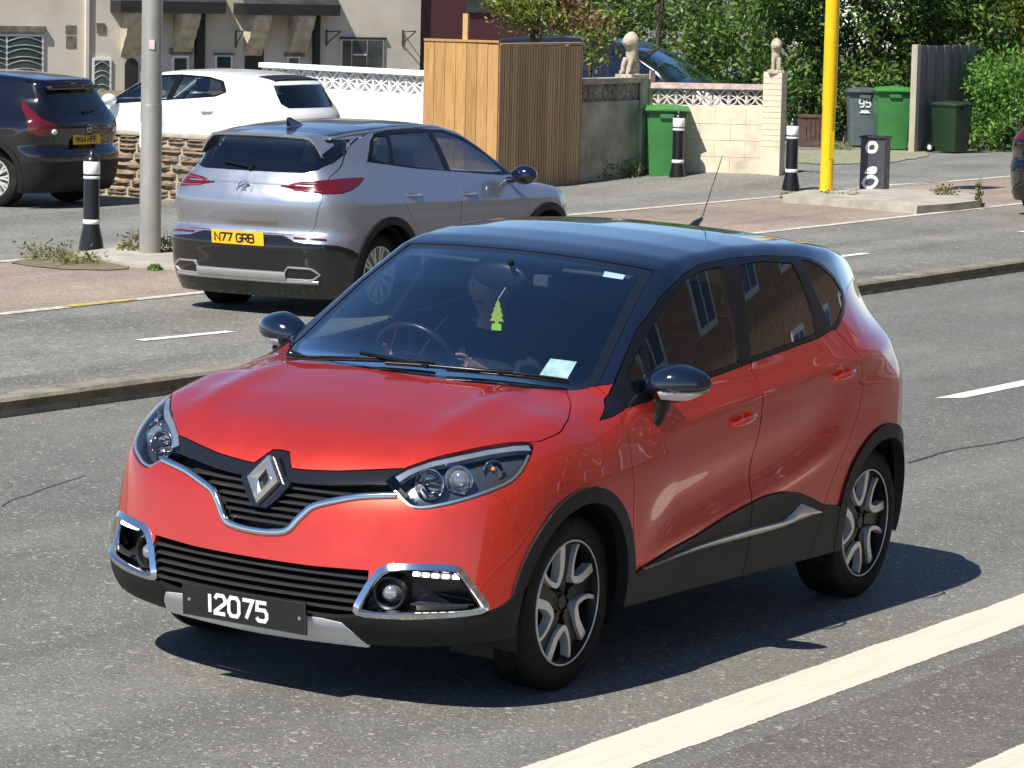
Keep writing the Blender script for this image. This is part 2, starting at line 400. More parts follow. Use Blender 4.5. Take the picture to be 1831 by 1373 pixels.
        if sides=='both':
            out(np.concatenate([W,W*mir]),np.concatenate([Fq,Fq[:,::-1]+len(W)]),np.concatenate([NN,NN*mir]))
        else:
            if sides in('each','L'): out(W,Fq,NN)
            if sides in('each','R'): out(W*mir,Fq[:,::-1],NN*mir)
        return res
    def comps(s,T,amin=.004):
        """connected pieces of a triangle set, the largest first; specks are left out"""
        u,inv=np.unique(T,return_inverse=True); t=inv.reshape(-1,3); lab=np.arange(len(u))
        while True:
            l0=lab.copy(); mn=lab[t].min(1)
            for k in range(3): np.minimum.at(lab,t[:,k],mn)
            lab=lab[lab]
            if (l0==lab).all(): break
        tl=lab[t[:,0]]; ar=.5*np.linalg.norm(np.cross(s.V[T[:,1]]-s.V[T[:,0]],s.V[T[:,2]]-s.V[T[:,0]]),axis=1); o=[]
        for k in np.unique(tl):
            a=ar[tl==k].sum(); o.append((a,k))
        o.sort(reverse=True); return [T[tl==k] for i,(a,k) in enumerate(o) if i==0 or a>amin]
    # points on the surface
    def sx(s,y,z,front=True):
        y=np.atleast_1d(np.array(y,float)); z=np.broadcast_to(np.array(z,float),y.shape); O=np.stack([np.full(y.shape,.9 if front else -.9),y,z],-1)
        D=np.zeros_like(O); D[:,0]=1 if front else -1; P=s.cast(O,D); return P
    def sy(s,x,z):
        x=np.atleast_1d(np.array(x,float)); z=np.broadcast_to(np.array(z,float),x.shape); O=np.stack([x,0*x,z],-1); D=np.zeros_like(O); D[:,1]=1; return s.cast(O,D)
    def sz(s,x,y):
        x=np.atleast_1d(np.array(x,float)); y=np.broadcast_to(np.array(y,float),x.shape); O=np.stack([x,y,0*x+.72],-1); D=np.zeros_like(O); D[:,2]=1; return s.cast(O,D)
    def near(s,P):
        P=np.array(P,float)
        for _ in range(6): P=P-s.nrm(P)*s.F(P)[:,None]
        return P
def resample(P,step,closed=False):
    P=np.array(P,float)
    if closed: P=np.concatenate([P,P[:1]])
    d=np.concatenate([[0],np.cumsum(np.linalg.norm(np.diff(P,axis=0),axis=1))]); n=max(2,int(d[-1]/step)+1); t=np.linspace(0,d[-1],n)
    Q=np.stack([np.interp(t,d,P[:,i]) for i in range(P.shape[1])],-1); return Q[:-1] if closed else Q
def sweep(P,N,prof,closed=False,widths=None):
    """sweep a 2-D profile (across, out) along P with surface normals N; returns V,F"""
    P=np.array(P); N=norm(np.array(N)); n=len(P); m=len(prof)
    Tn=norm(np.roll(P,-1,0)-np.roll(P,1,0)) if closed else norm(np.gradient(P,axis=0))
    B=norm(np.cross(N,Tn)); wd=np.ones(n) if widths is None else np.asarray(widths)
    V=np.concatenate([(P[:,None,:]+B[:,None,:]*(np.array([p[0] for p in prof])[None,:,None]*wd[:,None,None])+N[:,None,:]*np.array([p[1] for p in prof])[None,:,None]).reshape(-1,3)])
    Fc=[]
    for i in range(n if closed else n-1):
        j=(i+1)%n
        for k in range(m): Fc.append((i*m+k,j*m+k,j*m+(k+1)%m,i*m+(k+1)%m))
    if not closed: Fc.append(tuple(range(m))); Fc.append(tuple((n-1)*m+k for k in range(m))[::-1])
    return V,Fc
def rprof(w,h,b=.3):
    """rounded strip profile, width w, height h, standing on the surface"""
    return [(-w/2,-.004),(-w/2,h*(1-b)),(-w/2+w*.18,h),(w/2-w*.18,h),(w/2,h*(1-b)),(w/2,-.004)][::-1]
def mirV(V): V=np.array(V,float); V[:,1]*=-1; return V
def mirF(F): return [tuple(f)[::-1] for f in F]
def both(name,V,F,mat,parent,ang=40,sides=(1,-1)):
    r=[]
    for sgn in sides:
        b=MB(); b.add(V if sgn>0 else mirV(V),F if sgn>0 else mirF(F)); r.append(b.build(name,mat,parent,smooth=ang))
    return r
# ---------- stroke lettering for plates and bins ----------
GL={'0':[[(0,.2),(0,.8),(.2,1),(.8,1),(1,.8),(1,.2),(.8,0),(.2,0),(0,.2)]],'1':[[(.5,0),(.5,1)]],'2':[[(0,.8),(.2,1),(.8,1),(1,.8),(1,.62),(0,.1),(0,0),(1,0)]],
'4':[[(.8,0),(.8,1),(0,.3),(1,.3)]],'5':[[(1,1),(.1,1),(.05,.58),(.8,.6),(1,.42),(1,.18),(.8,0),(.2,0),(0,.15)]],'7':[[(0,1),(1,1),(.35,0)]],'9':[[(.15,0),(.8,0),(1,.2),(1,.8),(.8,1),(.2,1),(0,.8),(0,.6),(.2,.42),(1,.45)]],
'N':[[(0,0),(0,1),(1,0),(1,1)]],'G':[[(1,.8),(.8,1),(.2,1),(0,.8),(0,.2),(.2,0),(.8,0),(1,.2),(1,.5),(.55,.5)]],'R':[[(0,0),(0,1),(.8,1),(1,.85),(1,.6),(.8,.48),(0,.48)],[(.5,.48),(1,0)]],
'B':[[(0,0),(0,1),(.8,1),(.95,.88),(.95,.64),(.8,.53),(0,.53)],[(.8,.53),(1,.4),(1,.14),(.85,0),(0,0)]],'V':[[(0,1),(.5,0),(1,1)]],'U':[[(0,1),(0,.2),(.2,0),(.8,0),(1,.2),(1,1)]],
'K':[[(0,0),(0,1)],[(1,1),(0,.4)],[(.25,.6),(1,0)]],'H':[[(0,0),(0,1)],[(1,0),(1,1)],[(0,.5),(1,.5)]],'P':[[(0,0),(0,1),(.8,1),(1,.85),(1,.6),(.8,.48),(0,.48)]],'F':[[(0,0),(0,1),(1,1)],[(0,.52),(.8,.52)]],'W':[[(0,1),(.25,0),(.5,.8),(.75,0),(1,1)]],
'Y':[[(0,1),(.5,.5),(1,1)],[(.5,.5),(.5,0)]],'X':[[(0,0),(1,1)],[(0,1),(1,0)]]}
def text_mesh(txt,w,h,gap,st,M,thick=.0015,name='characters',mat=None,parent=None,space=None):
    """flat strokes in the local xy plane, raised along z"""
    b=MB(); x=0
    for ch in txt:
        if ch==' ': x+=space if space else w*.6; continue
        cw=w if ch!='1' else w*.25
        for k,st_ in enumerate(GL[ch]):
            P=np.array([(x+p[0]*cw if ch!='1' else x+st/2,p[1]*(h-st)+st/2,0) for p in st_])
            if len(P)<2: continue
            V,Fc=sweep_flat(P,st,thick); b.add([M@Vector(v) for v in V],Fc)
        x+= (w if ch!='1' else st)+gap
    return b.build(name,mat,parent)
def sweep_flat(P,w,t):
    n=len(P); closed=np.allclose(P[0],P[-1])
    V=[];F=[]
    for i in range(n):
        if closed and i in(0,n-1): a=norm(P[1]-P[0]); c=norm(P[-1]-P[-2])
        else: a=norm(P[min(i+1,n-1)]-P[i]) if i<n-1 else norm(P[i]-P[i-1]); c=norm(P[i]-P[i-1]) if i>0 else a
        m=norm(a+c) if np.linalg.norm(a+c)>.2 else a; pr=np.array([-m[1],m[0],0]); k=1/max(.5,abs(m@a))
        e=(-c*w/2 if (i==n-1) else a*w/2)*0
        V+= [P[i]+pr*w/2*k,P[i]-pr*w/2*k,P[i]+pr*w/2*k+[0,0,t],P[i]-pr*w/2*k+[0,0,t]]
    for i in range(n-1):
        a=4*i; b=a+4; F+=[(a+2,a+3,b+3,b+2),(a,a+2,b+2,b),(a+3,a+1,b+1,b+3)]
    return V,F
# ================= red crossover: surface =================
ZC=Tab1([(2.35,.70),(2.2,.77),(2.1,.825),(2.0,.875),(1.85,.935),(1.65,.995),(1.4,1.048),(1.2,1.082),(1.1,1.10),(1.0,1.145),(.85,1.235),(.65,1.352),(.45,1.452),(.33,1.497),(.2,1.522),(0,1.545),(-.3,1.562),(-.6,1.564),(-.9,1.553),(-1.2,1.52),(-1.45,1.475),(-1.62,1.425),(-1.70,1.36),(-1.80,1.2),(-1.90,1.05),(-2.1,.9)],lin=True,sm=9)
XS=[-2.05,-1.8,-1.5,-1.25,-.9,-.4,.1,.5,.9,1.3,1.6,1.9,2.25]
ZS=[.1,.2,.3,.45,.6,.75,.9,1.0,1.08,1.16,1.26,1.36,1.46,1.6]
WT=[#-2.05 -1.8 -1.5 -1.25 -.9  -.4   .1   .5   .9   1.3  1.6  1.9  2.25
 [.68,.80,.83,.83,.82,.82,.82,.82,.82,.82,.81,.74,.62],
 [.69,.81,.85,.86,.855,.85,.85,.85,.85,.85,.84,.785,.66],
 [.70,.82,.87,.875,.872,.870,.870,.870,.87,.87,.86,.82,.72],
 [.70,.82,.875,.885,.880,.872,.870,.872,.88,.885,.875,.845,.75],
 [.68,.80,.875,.890,.882,.873,.870,.874,.885,.890,.878,.845,.75],
 [.62,.77,.87,.89,.886,.879,.876,.879,.886,.890,.872,.83,.73],
 [.57,.72,.83,.87,.876,.875,.872,.870,.870,.872,.850,.795,.68],
 [.50,.64,.765,.83,.858,.857,.852,.850,.852,.856,.825,.75,.62],
 [.42,.56,.69,.775,.825,.830,.822,.816,.826,.83,.78,.70,.55],
 [.36,.51,.63,.72,.785,.797,.790,.778,.785,.785,.73,.63,.47],
 [.33,.475,.585,.67,.735,.750,.742,.728,.70,.68,.64,.54,.38],
 [.29,.44,.535,.62,.69,.702,.692,.675,.64,.6,.55,.44,.28],
 [.26,.40,.49,.57,.635,.650,.640,.620,.58,.54,.48,.38,.2],
 [.20,.33,.42,.49,.55,.56,.55,.53,.49,.45,.4,.3,.1]]
HW=Tab2(XS,ZS,WT)
XF=Tab1([(.1,1.94),(.2,2.07),(.27,2.15),(.33,2.185),(.42,2.18),(.5,2.165),(.6,2.145),(.7,2.12),(.8,2.08),(.88,2.03),(1.0,1.9),(1.6,1.3)],sm=10)
FB=Tab1([(0,0),(.1,.003),(.2,.012),(.3,.027),(.4,.047),(.5,.073),(.6,.112),(.7,.175),(.78,.255),(.86,.38),(1.0,.65)],sm=4)
XR=Tab1([(.1,-1.80),(.25,-1.93),(.4,-1.965),(.55,-1.965),(.62,-1.945),(.7,-1.925),(.85,-1.93),(.95,-1.915),(1.05,-1.86),(1.2,-1.78),(1.35,-1.70),(1.45,-1.645),(1.6,-1.55)],sm=6)
RB=Tab1([(0,0),(.2,.01),(.4,.045),(.6,.11),(.7,.17),(.8,.28),(1.0,.7)],sm=4)
def belt_r(x): return 1.02+.092*np.clip(.95-x,0,2.05)
def F_red(P,det=True):
    P=np.clip(P,-4,4)
    x,y,z=P[:,0],np.abs(P[:,1]),P[:,2]
    # side: shift the table with the rising belt line
    up=sst(z,.72,.98); dz=(belt_r(np.minimum(x,1.0))-1.10)
    w=HW(x,z-dz*up*.9)
    if det:
        # shoulder crease (through the handles) and sculpted lower door
        zl=.90+.085*(.9-x); e=z-zl
        w=w+.010*np.exp(-(e/.05)**2)*sst(x,-1.75,-1.5)*sst(-x,-.9,-.6)
        zb=.46+.13*(.85-x)+.05*np.exp(-((x+.9)/.4)**2)
        dd=sst(x,-.95,-.6)*sst(-x,-.92,-.6)
        w=w-.022*np.exp(-((z-zb-.12)/.11)**2)*dd+.012*np.exp(-((z-zb)/.045)**2)*dd
    side=(y-w)*.97
    fr=(x-(XF(z)-FB(y)))*.95
    re=((XR(z)+RB(y))-x)*.92
    # top
    kx=sst(x,.15,.4)*(1-sst(x,1.2,1.45))
    xx=x+ kx*(.16*y**2+.12*y**4) + .04*y**2*sst(x,1.5,1.9)
    crown=.05*y**2+.10*y**4
    cb=.04*y**2+.08*y**4
    f=sst(x,.9,1.3)
    zt=ZC(xx)-(crown*(1-f)+cb*f)
    if det:
        # bonnet swage lines
        zt=zt+.012*np.exp(-((y-.50+.0*x)/.07)**2)*sst(x,1.15,1.3)*(1-sst(x,1.75,2.0))
    slope=np.where(x>.3,.8,.95)
    top=(z-zt)*slope
    s=smax(side,fr,.10)
    s=smax(s,re,.10)
    k=.05+.07*sst(x,.95,1.25)
    s=smax(s,top,k)
    return s
# ================= wheels =================
def strip_poly(ctr,ws):
    """polygon band about a centre line in polar (r, angle deg)"""
    P=np.array([(r*math.cos(R(a)),r*math.sin(R(a))) for r,a in ctr]); n=len(P)
    T_=norm(np.gradient(P,axis=0)); Nn=np.stack([-T_[:,1],T_[:,0]],-1); w=np.interp(np.linspace(0,1,n),np.linspace(0,1,len(ws)),ws)[:,None]/2
    return np.concatenate([P+Nn*w,(P-Nn*w)[::-1]])
def smooth_pts(P,k=6):
    """Catmull-Rom through open points"""
    P=[np.array(p,float) for p in P]; P=[2*P[0]-P[1]]+P+[2*P[-1]-P[-2]]; o=[]
    for i in range(1,len(P)-2):
        for t in np.linspace(0,1,k,endpoint=False):
            o.append(.5*((2*P[i])+(P[i+1]-P[i-1])*t+(2*P[i-1]-5*P[i]+4*P[i+1]-P[i+2])*t*t+(3*P[i]-P[i-1]-3*P[i+1]+P[i+2])*t**3))
    o.append(P[-2]); return o
def band(b,ctr,ws,z0,z1,M,chamf=0):
    """band mesh built as quads (concave safe)"""
    P=np.array([(r*math.cos(R(a)),r*math.sin(R(a))) for r,a in ctr]); n=len(P)
    T_=norm(np.gradient(P,axis=0)); Nn=np.stack([-T_[:,1],T_[:,0]],-1); w=np.interp(np.linspace(0,1,n),np.linspace(0,1,len(ws)),ws)[:,None]/2
    V=[];F=[]
    for i in range(n):
        for q in (P[i]+Nn[i]*(w[i]+chamf),):V.append(Vector((q[0],q[1],z0)))
        for q in (P[i]+Nn[i]*w[i],P[i]-Nn[i]*w[i]):V.append(Vector((q[0],q[1],z1)))
        q=P[i]-Nn[i]*(w[i]+chamf); V.append(Vector((q[0],q[1],z0)))
    for i in range(n-1):
        a=4*i;c=a+4; F+=[(a,c,c+1,a+1),(a+1,c+1,c+2,a+2),(a+2,c+2,c+3,a+3)]
    F+=[(0,1,2,3),tuple(4*(n-1)+k for k in (3,2,1,0))]
    b.add([M@v for v in V],F)
def make_wheel(parent,x,y,z,Rt=.325,Rr=.231,w=.20,side=1,style='loop',steer=0,rot=0,zoff=0):
    """wheel whose outer face looks along +y*side; part 'wheel' with children tyre and trim"""
    ax=Vector((0,side,0)); M0=Matrix.Translation((x,y,z))@Matrix.Rotation(steer,4,'Z')@(Matrix(((1,0,0,0),(0,0,side,0),(0,-1 if side<0 else 1,0,0),(0,0,0,1))) if False else Matrix.Rotation(-R(90)*side,4,'X'))@Matrix.Rotation(rot,4,'Z')
    seg=64
    b=MB()
    # local z = outwards; z=0 is the outer face of the tyre wall
    b.lathe([(Rr*1.0,-.012),(Rr*.985,-.004),(Rr*.96,-.004),(Rr*.935,-.016),(Rr*.90,-.05),(Rr*.88,-.12),(Rr*.9,-w+.03)],seg,M0)
    b.lathe([(0,-.110),(Rr*.9,-.125)],seg,M0)
    if style=='loop':
        b.lathe([(0,-.028),(.026,-.028),(.030,-.034),(.048,-.036),(.062,-.048),(.070,-.075)],seg,M0)
        for k in range(5):
            a0=72*k
            C1=[(Rr*.97,a0+30),(Rr*.75,a0+31),(Rr*.5,a0+33),(Rr*.28,a0+36),(.05,a0+36)]
            band(b,C1,[.075,.06,.052,.045,.04],-.07,-.030,M0,.01)
        for k in range(5):
            a=R(72*k+36); b.lathe([(.0,-.028),(.010,-.028),(.012,-.034)],10,M0@Matrix.Translation((.048*math.cos(a),.048*math.sin(a),0)))
    elif style=='multi':
        b.lathe([(0,-.022),(.03,-.022),(.055,-.04),(.065,-.07)],seg,M0)
    else:
        b.lathe([(0,-.022),(.03,-.022),(.055,-.04),(.065,-.07)],seg,M0)
    wh=b.build('wheel',M['wheelblack'] if style=='loop' else M['satin'],parent,smooth=35)
    t=MB(); 
    t.lathe([(Rr*.93,-.03),(Rr*1.0,-.010),(Rr*1.05,.0),(Rr*1.15,.004),(Rr*1.24,-.001),(Rt*.955,-.008),(Rt*.985,-.018),(Rt,-.034),(Rt,-.058),(Rt-.006,-.060),(Rt-.006,-.066),(Rt,-.068),(Rt,-w/2-.005),(Rt-.006,-w/2-.003),(Rt-.006,-w/2+.003),(Rt,-w/2+.005)][:13]+[(Rt,-w+.06),(Rt-.006,-w+.058),(Rt-.006,-w+.05),(Rt,-w+.048),(Rt*.985,-w+.018),(Rt*.9,-w),(Rr,-w+.01)],seg,M0)
    t.build('tyre',M['rubber'],wh,smooth=45)
    s_=MB()
    if style=='loop':
        s_.lathe([(Rr*.995,-.0065),(Rr*.985,-.0015),(Rr*.965,-.0015),(Rr*.955,-.010)],seg,M0)
        for k in range(5):
            a0=72*k
            c=smooth_pts([(Rr*.975,a0-27),(Rr*.75,a0-25.5),(Rr*.55,a0-21),(Rr*.43,a0-8),(Rr*.42,a0+6),(Rr*.55,a0+14),(Rr*.75,a0+16),(Rr*.965,a0+13)])
            band(s_,c,[.036,.034,.030,.026,.020,.017,.015,.014],-.05,-.016,M0,.002)
        s_.build('rim_spokes',M['rim_silver'],wh,smooth=35)
    elif style=='multi':
        s_.lathe([(Rr*.995,-.0065),(Rr*.985,-.0015),(Rr*.95,-.0015),(Rr*.94,-.012)],seg,M0)
        for k in range(10):
            for d in(-7,7):
                a0=36*k+d; band(s_,[(Rr*.96,a0),(Rr*.6,a0-d*.3),(.05,a0-d*.6)],[.026,.020,.014],-.05,-.014,M0,.002)
        s_.build('rim_spokes',M['rim_silver'],wh,smooth=35)
    else:
        for k in range(5):
            a0=72*k; band(s_,[(Rr*.97,a0),(Rr*.6,a0),(.04,a0)],[.07,.05,.045],-.05,-.014,M0,.004)
        s_.build('rim_spokes',M['rim_silver'],wh,smooth=35)
    return wh
M['wheelblack']=mat('wheel_gloss_black',(.006,.006,.006),.35,spec=.3)
M['rim_silver']=mat('machined_alloy',(.74,.73,.70),.36,.45,var=.06,dirt=.3)
def wells(parent,pts,yo,r,zc,B=None):
    """inner arch liners and floor pan as one dark part"""
    b=MB()
    for x,rr in pts:
        for sg in(1,-1):
            V=[];F=[]; n=20
            for j,y in enumerate((yo,.40)):
                for i in range(n+1):
                    a=math.pi*(-.12+1.24*i/n); xx,zz=x+rr*math.cos(a),zc+rr*math.sin(a); V.append((xx,sg*(min(y,B.sy(xx,max(zz,.2))[0,1]-.02) if B and y>.5 else y),zz))
            for i in range(n): F.append((i,i+1,n+2+i,n+1+i))
            b.add(V,F)
            V=[(x,sg*.40,zc)]+[(x+rr*math.cos(math.pi*(-.12+1.24*i/n)),sg*.40,zc+rr*math.sin(math.pi*(-.12+1.24*i/n))) for i in range(n+1)]
            b.add(V,[(0,i,i+1) for i in range(1,n+1)])
    return b
# ================= red crossover =================
def build_red():
    root=empty('red_car',(0,0,0),0,'orange-red crossover with a black roof driving towards the viewer, plate reading 12075','car')
    B=Body(F_red); U=M
    lampP=[(2.006,.439,.799),(1.981,.46,.822),(1.943,.489,.849),(1.889,.545,.878),(1.824,.616,.901),(1.741,.678,.922),(1.651,.736,.936),(1.595,.767,.938),(1.579,.787,.928),(1.635,.807,.891),(1.697,.814,.843),(1.754,.805,.809),(1.82,.778,.785),(1.891,.733,.759),(1.945,.678,.736),(1.992,.618,.718),(2.013,.573,.714),(2.021,.541,.728),(2.019,.493,.761),(2.014,.461,.779)]
    D=lambda p:((p[1]-p[0])*.7071,p[2])
    B.label('headlight','D',[D(p) for p in lampP])
    fogP=[(.419,.352),(.436,.396),(.461,.458),(.499,.512),(.567,.521),(.66,.527),(.724,.527),(.745,.508),(.779,.448),(.808,.391),(.809,.374),(.793,.364),(.73,.358),(.627,.349),(.509,.338),(.432,.336)]
    B.label('_fog','F',fogP,gap=0)
    B.label('grille_band','F',[(-.3,.762),(0,.752),(.15,.757),(.25,.763),(.36,.777),(.50,.790),(.50,.845),(.44,.838),(.25,.812),(.13,.803),(.080,.802),(.036,.850),(-.1,.860),(-.3,.8)],gap=.002)
    gr=[(-.3,.578),(0,.578),(.125,.592),(.16,.63),(.21,.69),(.29,.715),(.37,.737),(.492,.756),(.50,.80),(-.3,.80)]
    B.label('_grille','F',gr,gap=0)
    B.label('_lowgrille','F',[(-.3,.486),(.25,.487),(.455,.495),(.46,.44),(.425,.330),(.34,.317),(-.3,.317)],gap=0)
    B.label('skid','F',[(-.1,.312),(.30,.313),(.375,.305),(.405,.27),(.43,.225),(.44,.21),(.31,.208),(-.1,.200)],gap=.0015)
    lb=[(2.165,-.3,.324),(2.16,.268,.324),(2.148,.342,.330),(2.13,.40,.338),(2.115,.44,.352),(2.077,.588,.338),(1.986,.73,.356),(1.897,.795,.364),(1.83,.825,.385),(1.80,.838,.40),(1.77,.85,.425),(1.70,.86,.455),(1.6,.87,.46)]
    B.label('front_lower','D',[D(p) for p in lb]+[(-.4,.46),(-.4,.05),(-1.9,.05),(-1.9,.324)],gap=.0015)
    B.label('_cutlow','S',[(1.72,.05),(1.72,.268),(1.80,.262),(1.95,.247),(2.04,.226),(2.1,.212),(2.3,.20),(2.3,.05)],only='front_lower',gap=0)
    # windscreen
    scr=[(1.262,-.3),(1.262,0),(1.245,.30),(1.17,.50),(1.06,.625),(.985,.668),(.93,.680),(.309,.556),(.33,.40),(.345,.2),(.35,-.3)]
    B.label('screen','T',scr,gap=.003)
    scf=lambda V:np.minimum(psd(V[:,[0,1]],scr),V[:,2]-.6)
    # offset in true distance is stretched along the slope: use a wider rim
    B.label('screen_clear','T',scr,gap=0,only='screen',off=.040)
    # bonnet
    bon=[(2.2,-.3),(2.075,-.3),(2.09,-.13),(2.09,.13),(2.075,.21),(2.045,.33),(1.985,.488),(1.9,.545),(1.82,.62),(1.74,.68),(1.65,.74),(1.59,.775),(1.55,.79),(1.44,.800),(1.40,.797),(1.30,.765),(1.18,.708),(1.09,.64),(1.05,.61),(1.16,.50),(1.22,.36),(1.26,.2),(1.28,0),(1.28,-.3)]
    bon=[p for p in bon if not(p==(2.2,-.3))]
    B.label('bonnet','T',bon,gap=.0042)
    # doors window area
    dlo=[(.98,1.002),(.955,1.008),(.6,1.040),(.247,1.073),(-.17,1.115),(-.682,1.164),(-.813,1.186),(-.86,1.186),(-1.0,1.240),(-1.075,1.285),(-1.10,1.33),(-1.05,1.39),(-.95,1.44),(-.84,1.470),(-.739,1.482),(-.455,1.497),(-.187,1.497),(.061,1.482),(.215,1.452),(.40,1.382),(.62,1.270),(.80,1.152),(.89,1.09),(.96,1.052),(1.03,1.03),(1.10,1.0),(1.15,.978),(1.07,.985)]
    B.label('dlo','S',dlo,gap=.002)
    B.label('qglass','S',[(-.745,1.466),(-.775,1.347),(-.82,1.195),(-.889,1.21),(-1.012,1.267),(-1.078,1.316),(-1.03,1.379),(-.917,1.435),(-.805,1.464)],only='dlo',gap=.002)
    B.label('rglass','S',[(-.226,1.470),(-.165,1.313),(-.06,1.125),(-.319,1.148),(-.66,1.183),(-.695,1.286),(-.685,1.384),(-.66,1.457),(-.428,1.476)],only='dlo',gap=.002)
    B.label('fglass','S',[(.62,1.235),(.70,1.12),(.735,1.067),(.492,1.078),(.235,1.094),(.036,1.112),(-.02,1.259),(-.096,1.468),(.05,1.462),(.19,1.437),(.362,1.370),(.478,1.315)],only='dlo',gap=.002)
    B.label('tglass','S',[(.66,1.212),(.74,1.115),(.765,1.065),(.862,1.050),(.84,1.10),(.80,1.135)],only='dlo',gap=.002)
    # roof, pillars
    B.label('roof','S',[(1.25,1.12),(1.12,1.058),(1.094,1.056),(.963,1.074),(.905,1.083),(.90,1.06),(0,1.2),(-.8,1.25),(-1.07,1.28),(-1.16,1.325),(-1.32,1.345),(-1.5,1.35),(-1.9,1.36),(-1.9,1.8),(.3,1.8),(1.25,1.35)],gap=.002)
    # wheel arches
    B.label('_cut','S',[(-1.35,.05),(-1.35,.262),(-.66,.262),(.95,.282),(1.35,.282),(1.35,.05)],gap=0); B.label('_cut','S',[(-1.3,.05),(-1.3,.25),(-2.3,.25),(-2.3,.05)],gap=0)
    def arc(cx,rx,rxb,rz,z0,n=26):
        return [(cx+(rx if math.cos(a)>0 else rxb)*math.cos(a),z0+rz*math.sin(a)) for a in np.linspace(-.18*math.pi,1.18*math.pi,n)]
    B.label('_archF','S',arc(1.335,.405,.345,.372,.335),gap=0); B.label('_archR','S',arc(-1.275,.36,.385,.375,.33),gap=0)
    for o in('front_lower',): B.label('_archF','S',arc(1.335,.405,.345,.372,.335),gap=0,only=o)
    B.label('trimF','S',arc(1.345,.445,.415,.430,.335),gap=.001); B.label('trimR','S',arc(-1.275,.425,.445,.432,.335),gap=.001)
    B.label('_cut','S',[(-.66,.05),(-.66,.262),(.95,.282),(1.0,.282),(1.0,.05)],gap=0); B.label('_cut','S',[(-1.6,.05),(-1.6,.25),(-2.3,.25),(-2.3,.05)],gap=0)
    clad=[(1.0,.28),(.93,.395),(.885,.408),(.645,.454),(.413,.485),(.182,.529),(-.02,.557),(-.153,.573),(-.31,.573),(-.471,.552),(-.579,.523),(-.714,.478),(-.9,.45),(-.9,.1),(1.0,.1)]
    B.label('sill','S',clad,gap=.001)
    B.label('trimF','S',[(1.1,.2),(1.1,.35),(.93,.36),(.945,.2)],only='body',gap=0)
    # rear end
    B.label('rear_lower','E',[(-2,.42),(-1.1,.42),(-.9,.46),(-.5,.46),(-.5,.05),(-2,.05)],gap=.001)
    B.label('tail_lamp','E',[(-.70,.905),(-.68,1.045),(-.60,1.065),(-.78,1.10),(-.92,1.085),(-1.02,1.03),(-1.02,.93),(-.9,.88)],gap=.002)
    B.label('rear_glass','R',[(-.9,1.08),(.50,1.08),(.58,1.12),(.50,1.36),(-.9,1.38)],gap=.002,only='body')
    B.label('tailgate','R',[(-.9,.60),(.56,.62),(.60,.85),(.56,1.4),(-.9,1.40)],gap=.003)
    # doors, wing, quarter
    CR=lambda p:[tuple(q) for q in smooth_pts(p,5)]
    sm_=CR([(-.049,1.085),(-.078,1.0),(-.075,.912),(-.055,.758),(-.036,.574),(-.035,.427),(.03,.2)]); fd=CR([(.93,.10),(.945,.42),(.985,.62),(1.005,.79),(1.012,.94),(.992,1.006)])+[(.9,1.2),(-.2,1.25)]+sm_
    B.label('front_door','S',fd,gap=.0040)
    B.label('front_door_clad','S',fd,gap=.0028,only='sill')
    rd=sm_[::-1]+[(-.2,1.3),(-.9,1.3)]+CR([(-.84,1.19),(-.90,1.145),(-.975,1.08),(-1.015,.98),(-.99,.86),(-.91,.74),(-.82,.62),(-.74,.50),(-.67,.40),(-.62,.30),(-.58,.2)])
    B.label('rear_door','S',rd,gap=.0040); B.label('rear_door_clad','S',rd,gap=.0028,only='sill')
    B.label('front_bumper','S',[(1.72,.40),(1.70,.52),(1.735,.62),(1.78,.70),(1.80,.76),(1.84,.775),(2.0,.80),(2.4,.8),(2.4,.1),(1.72,.1)],gap=.001)
    B.label('front_wing','S',[(.9,.2),(.9,1.2),(1.3,1.2),(2.3,1.0),(2.3,.2)],gap=0)
    B.tidy()
    # ---- build the parts
    B.fit_glass(('fglass','tglass','rglass','qglass'))
    P=B.part
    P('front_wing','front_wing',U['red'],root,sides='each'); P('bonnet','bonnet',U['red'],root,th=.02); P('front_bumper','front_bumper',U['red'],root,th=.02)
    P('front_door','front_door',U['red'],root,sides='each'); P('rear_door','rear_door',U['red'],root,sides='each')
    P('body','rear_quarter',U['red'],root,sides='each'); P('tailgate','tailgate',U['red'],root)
    P('roof','roof',U['black_gloss_sky_tint'],root,th=.02,inner=.03)
    P('dlo','window_frame',U['seal'],root,off=.001,sides='each',th=.02,inner=.022)
    for n in('fglass','tglass'): P(n,'door_window',U['sideglass'],root,off=-.003,sides='each',th=0)
    for n in('rglass','qglass'): P(n,'door_window' if n=='rglass' else 'quarter_window',U['privacy'],root,off=-.003,sides='each',th=0)
    P('rear_glass','rear_window',U['privacy'],root,off=-.003,th=0)
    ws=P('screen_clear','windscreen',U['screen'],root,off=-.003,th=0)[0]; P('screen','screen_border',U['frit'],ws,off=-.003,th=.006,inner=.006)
    P('front_lower','lower_bumper',U['cladding'],root,off=.004,th=.025); P('skid','skid_plate',U['skid'],root,off=.006,th=.02)
    P('rear_lower','rear_bumper_lower',U['cladding'],root,off=.004,th=.02)
    P('tail_lamp','tail_lamp',U['redlens'],root,off=.004,sides='each')
    P('trimF','wheel_arch_trim',U['cladding'],root,off=.010,th=.045,sides='each'); P('trimR','wheel_arch_trim',U['cladding'],root,off=.010,th=.045,sides='each')
    P(['sill','front_door_clad','rear_door_clad'],'sill_cladding',U['cladding'],root,off=.008,th=.03,sides='each')
    P('grille_band','grille_band',U['gblack'],root,off=-.004,th=.02)
    # bright strip along the doors
    up=[(.885,.410),(.645,.431),(.398,.445),(.17,.452),(-.047,.456),(-.2,.455),(-.334,.453),(-.41,.474),(-.491,.506),(-.60,.478),(-.675,.452)]
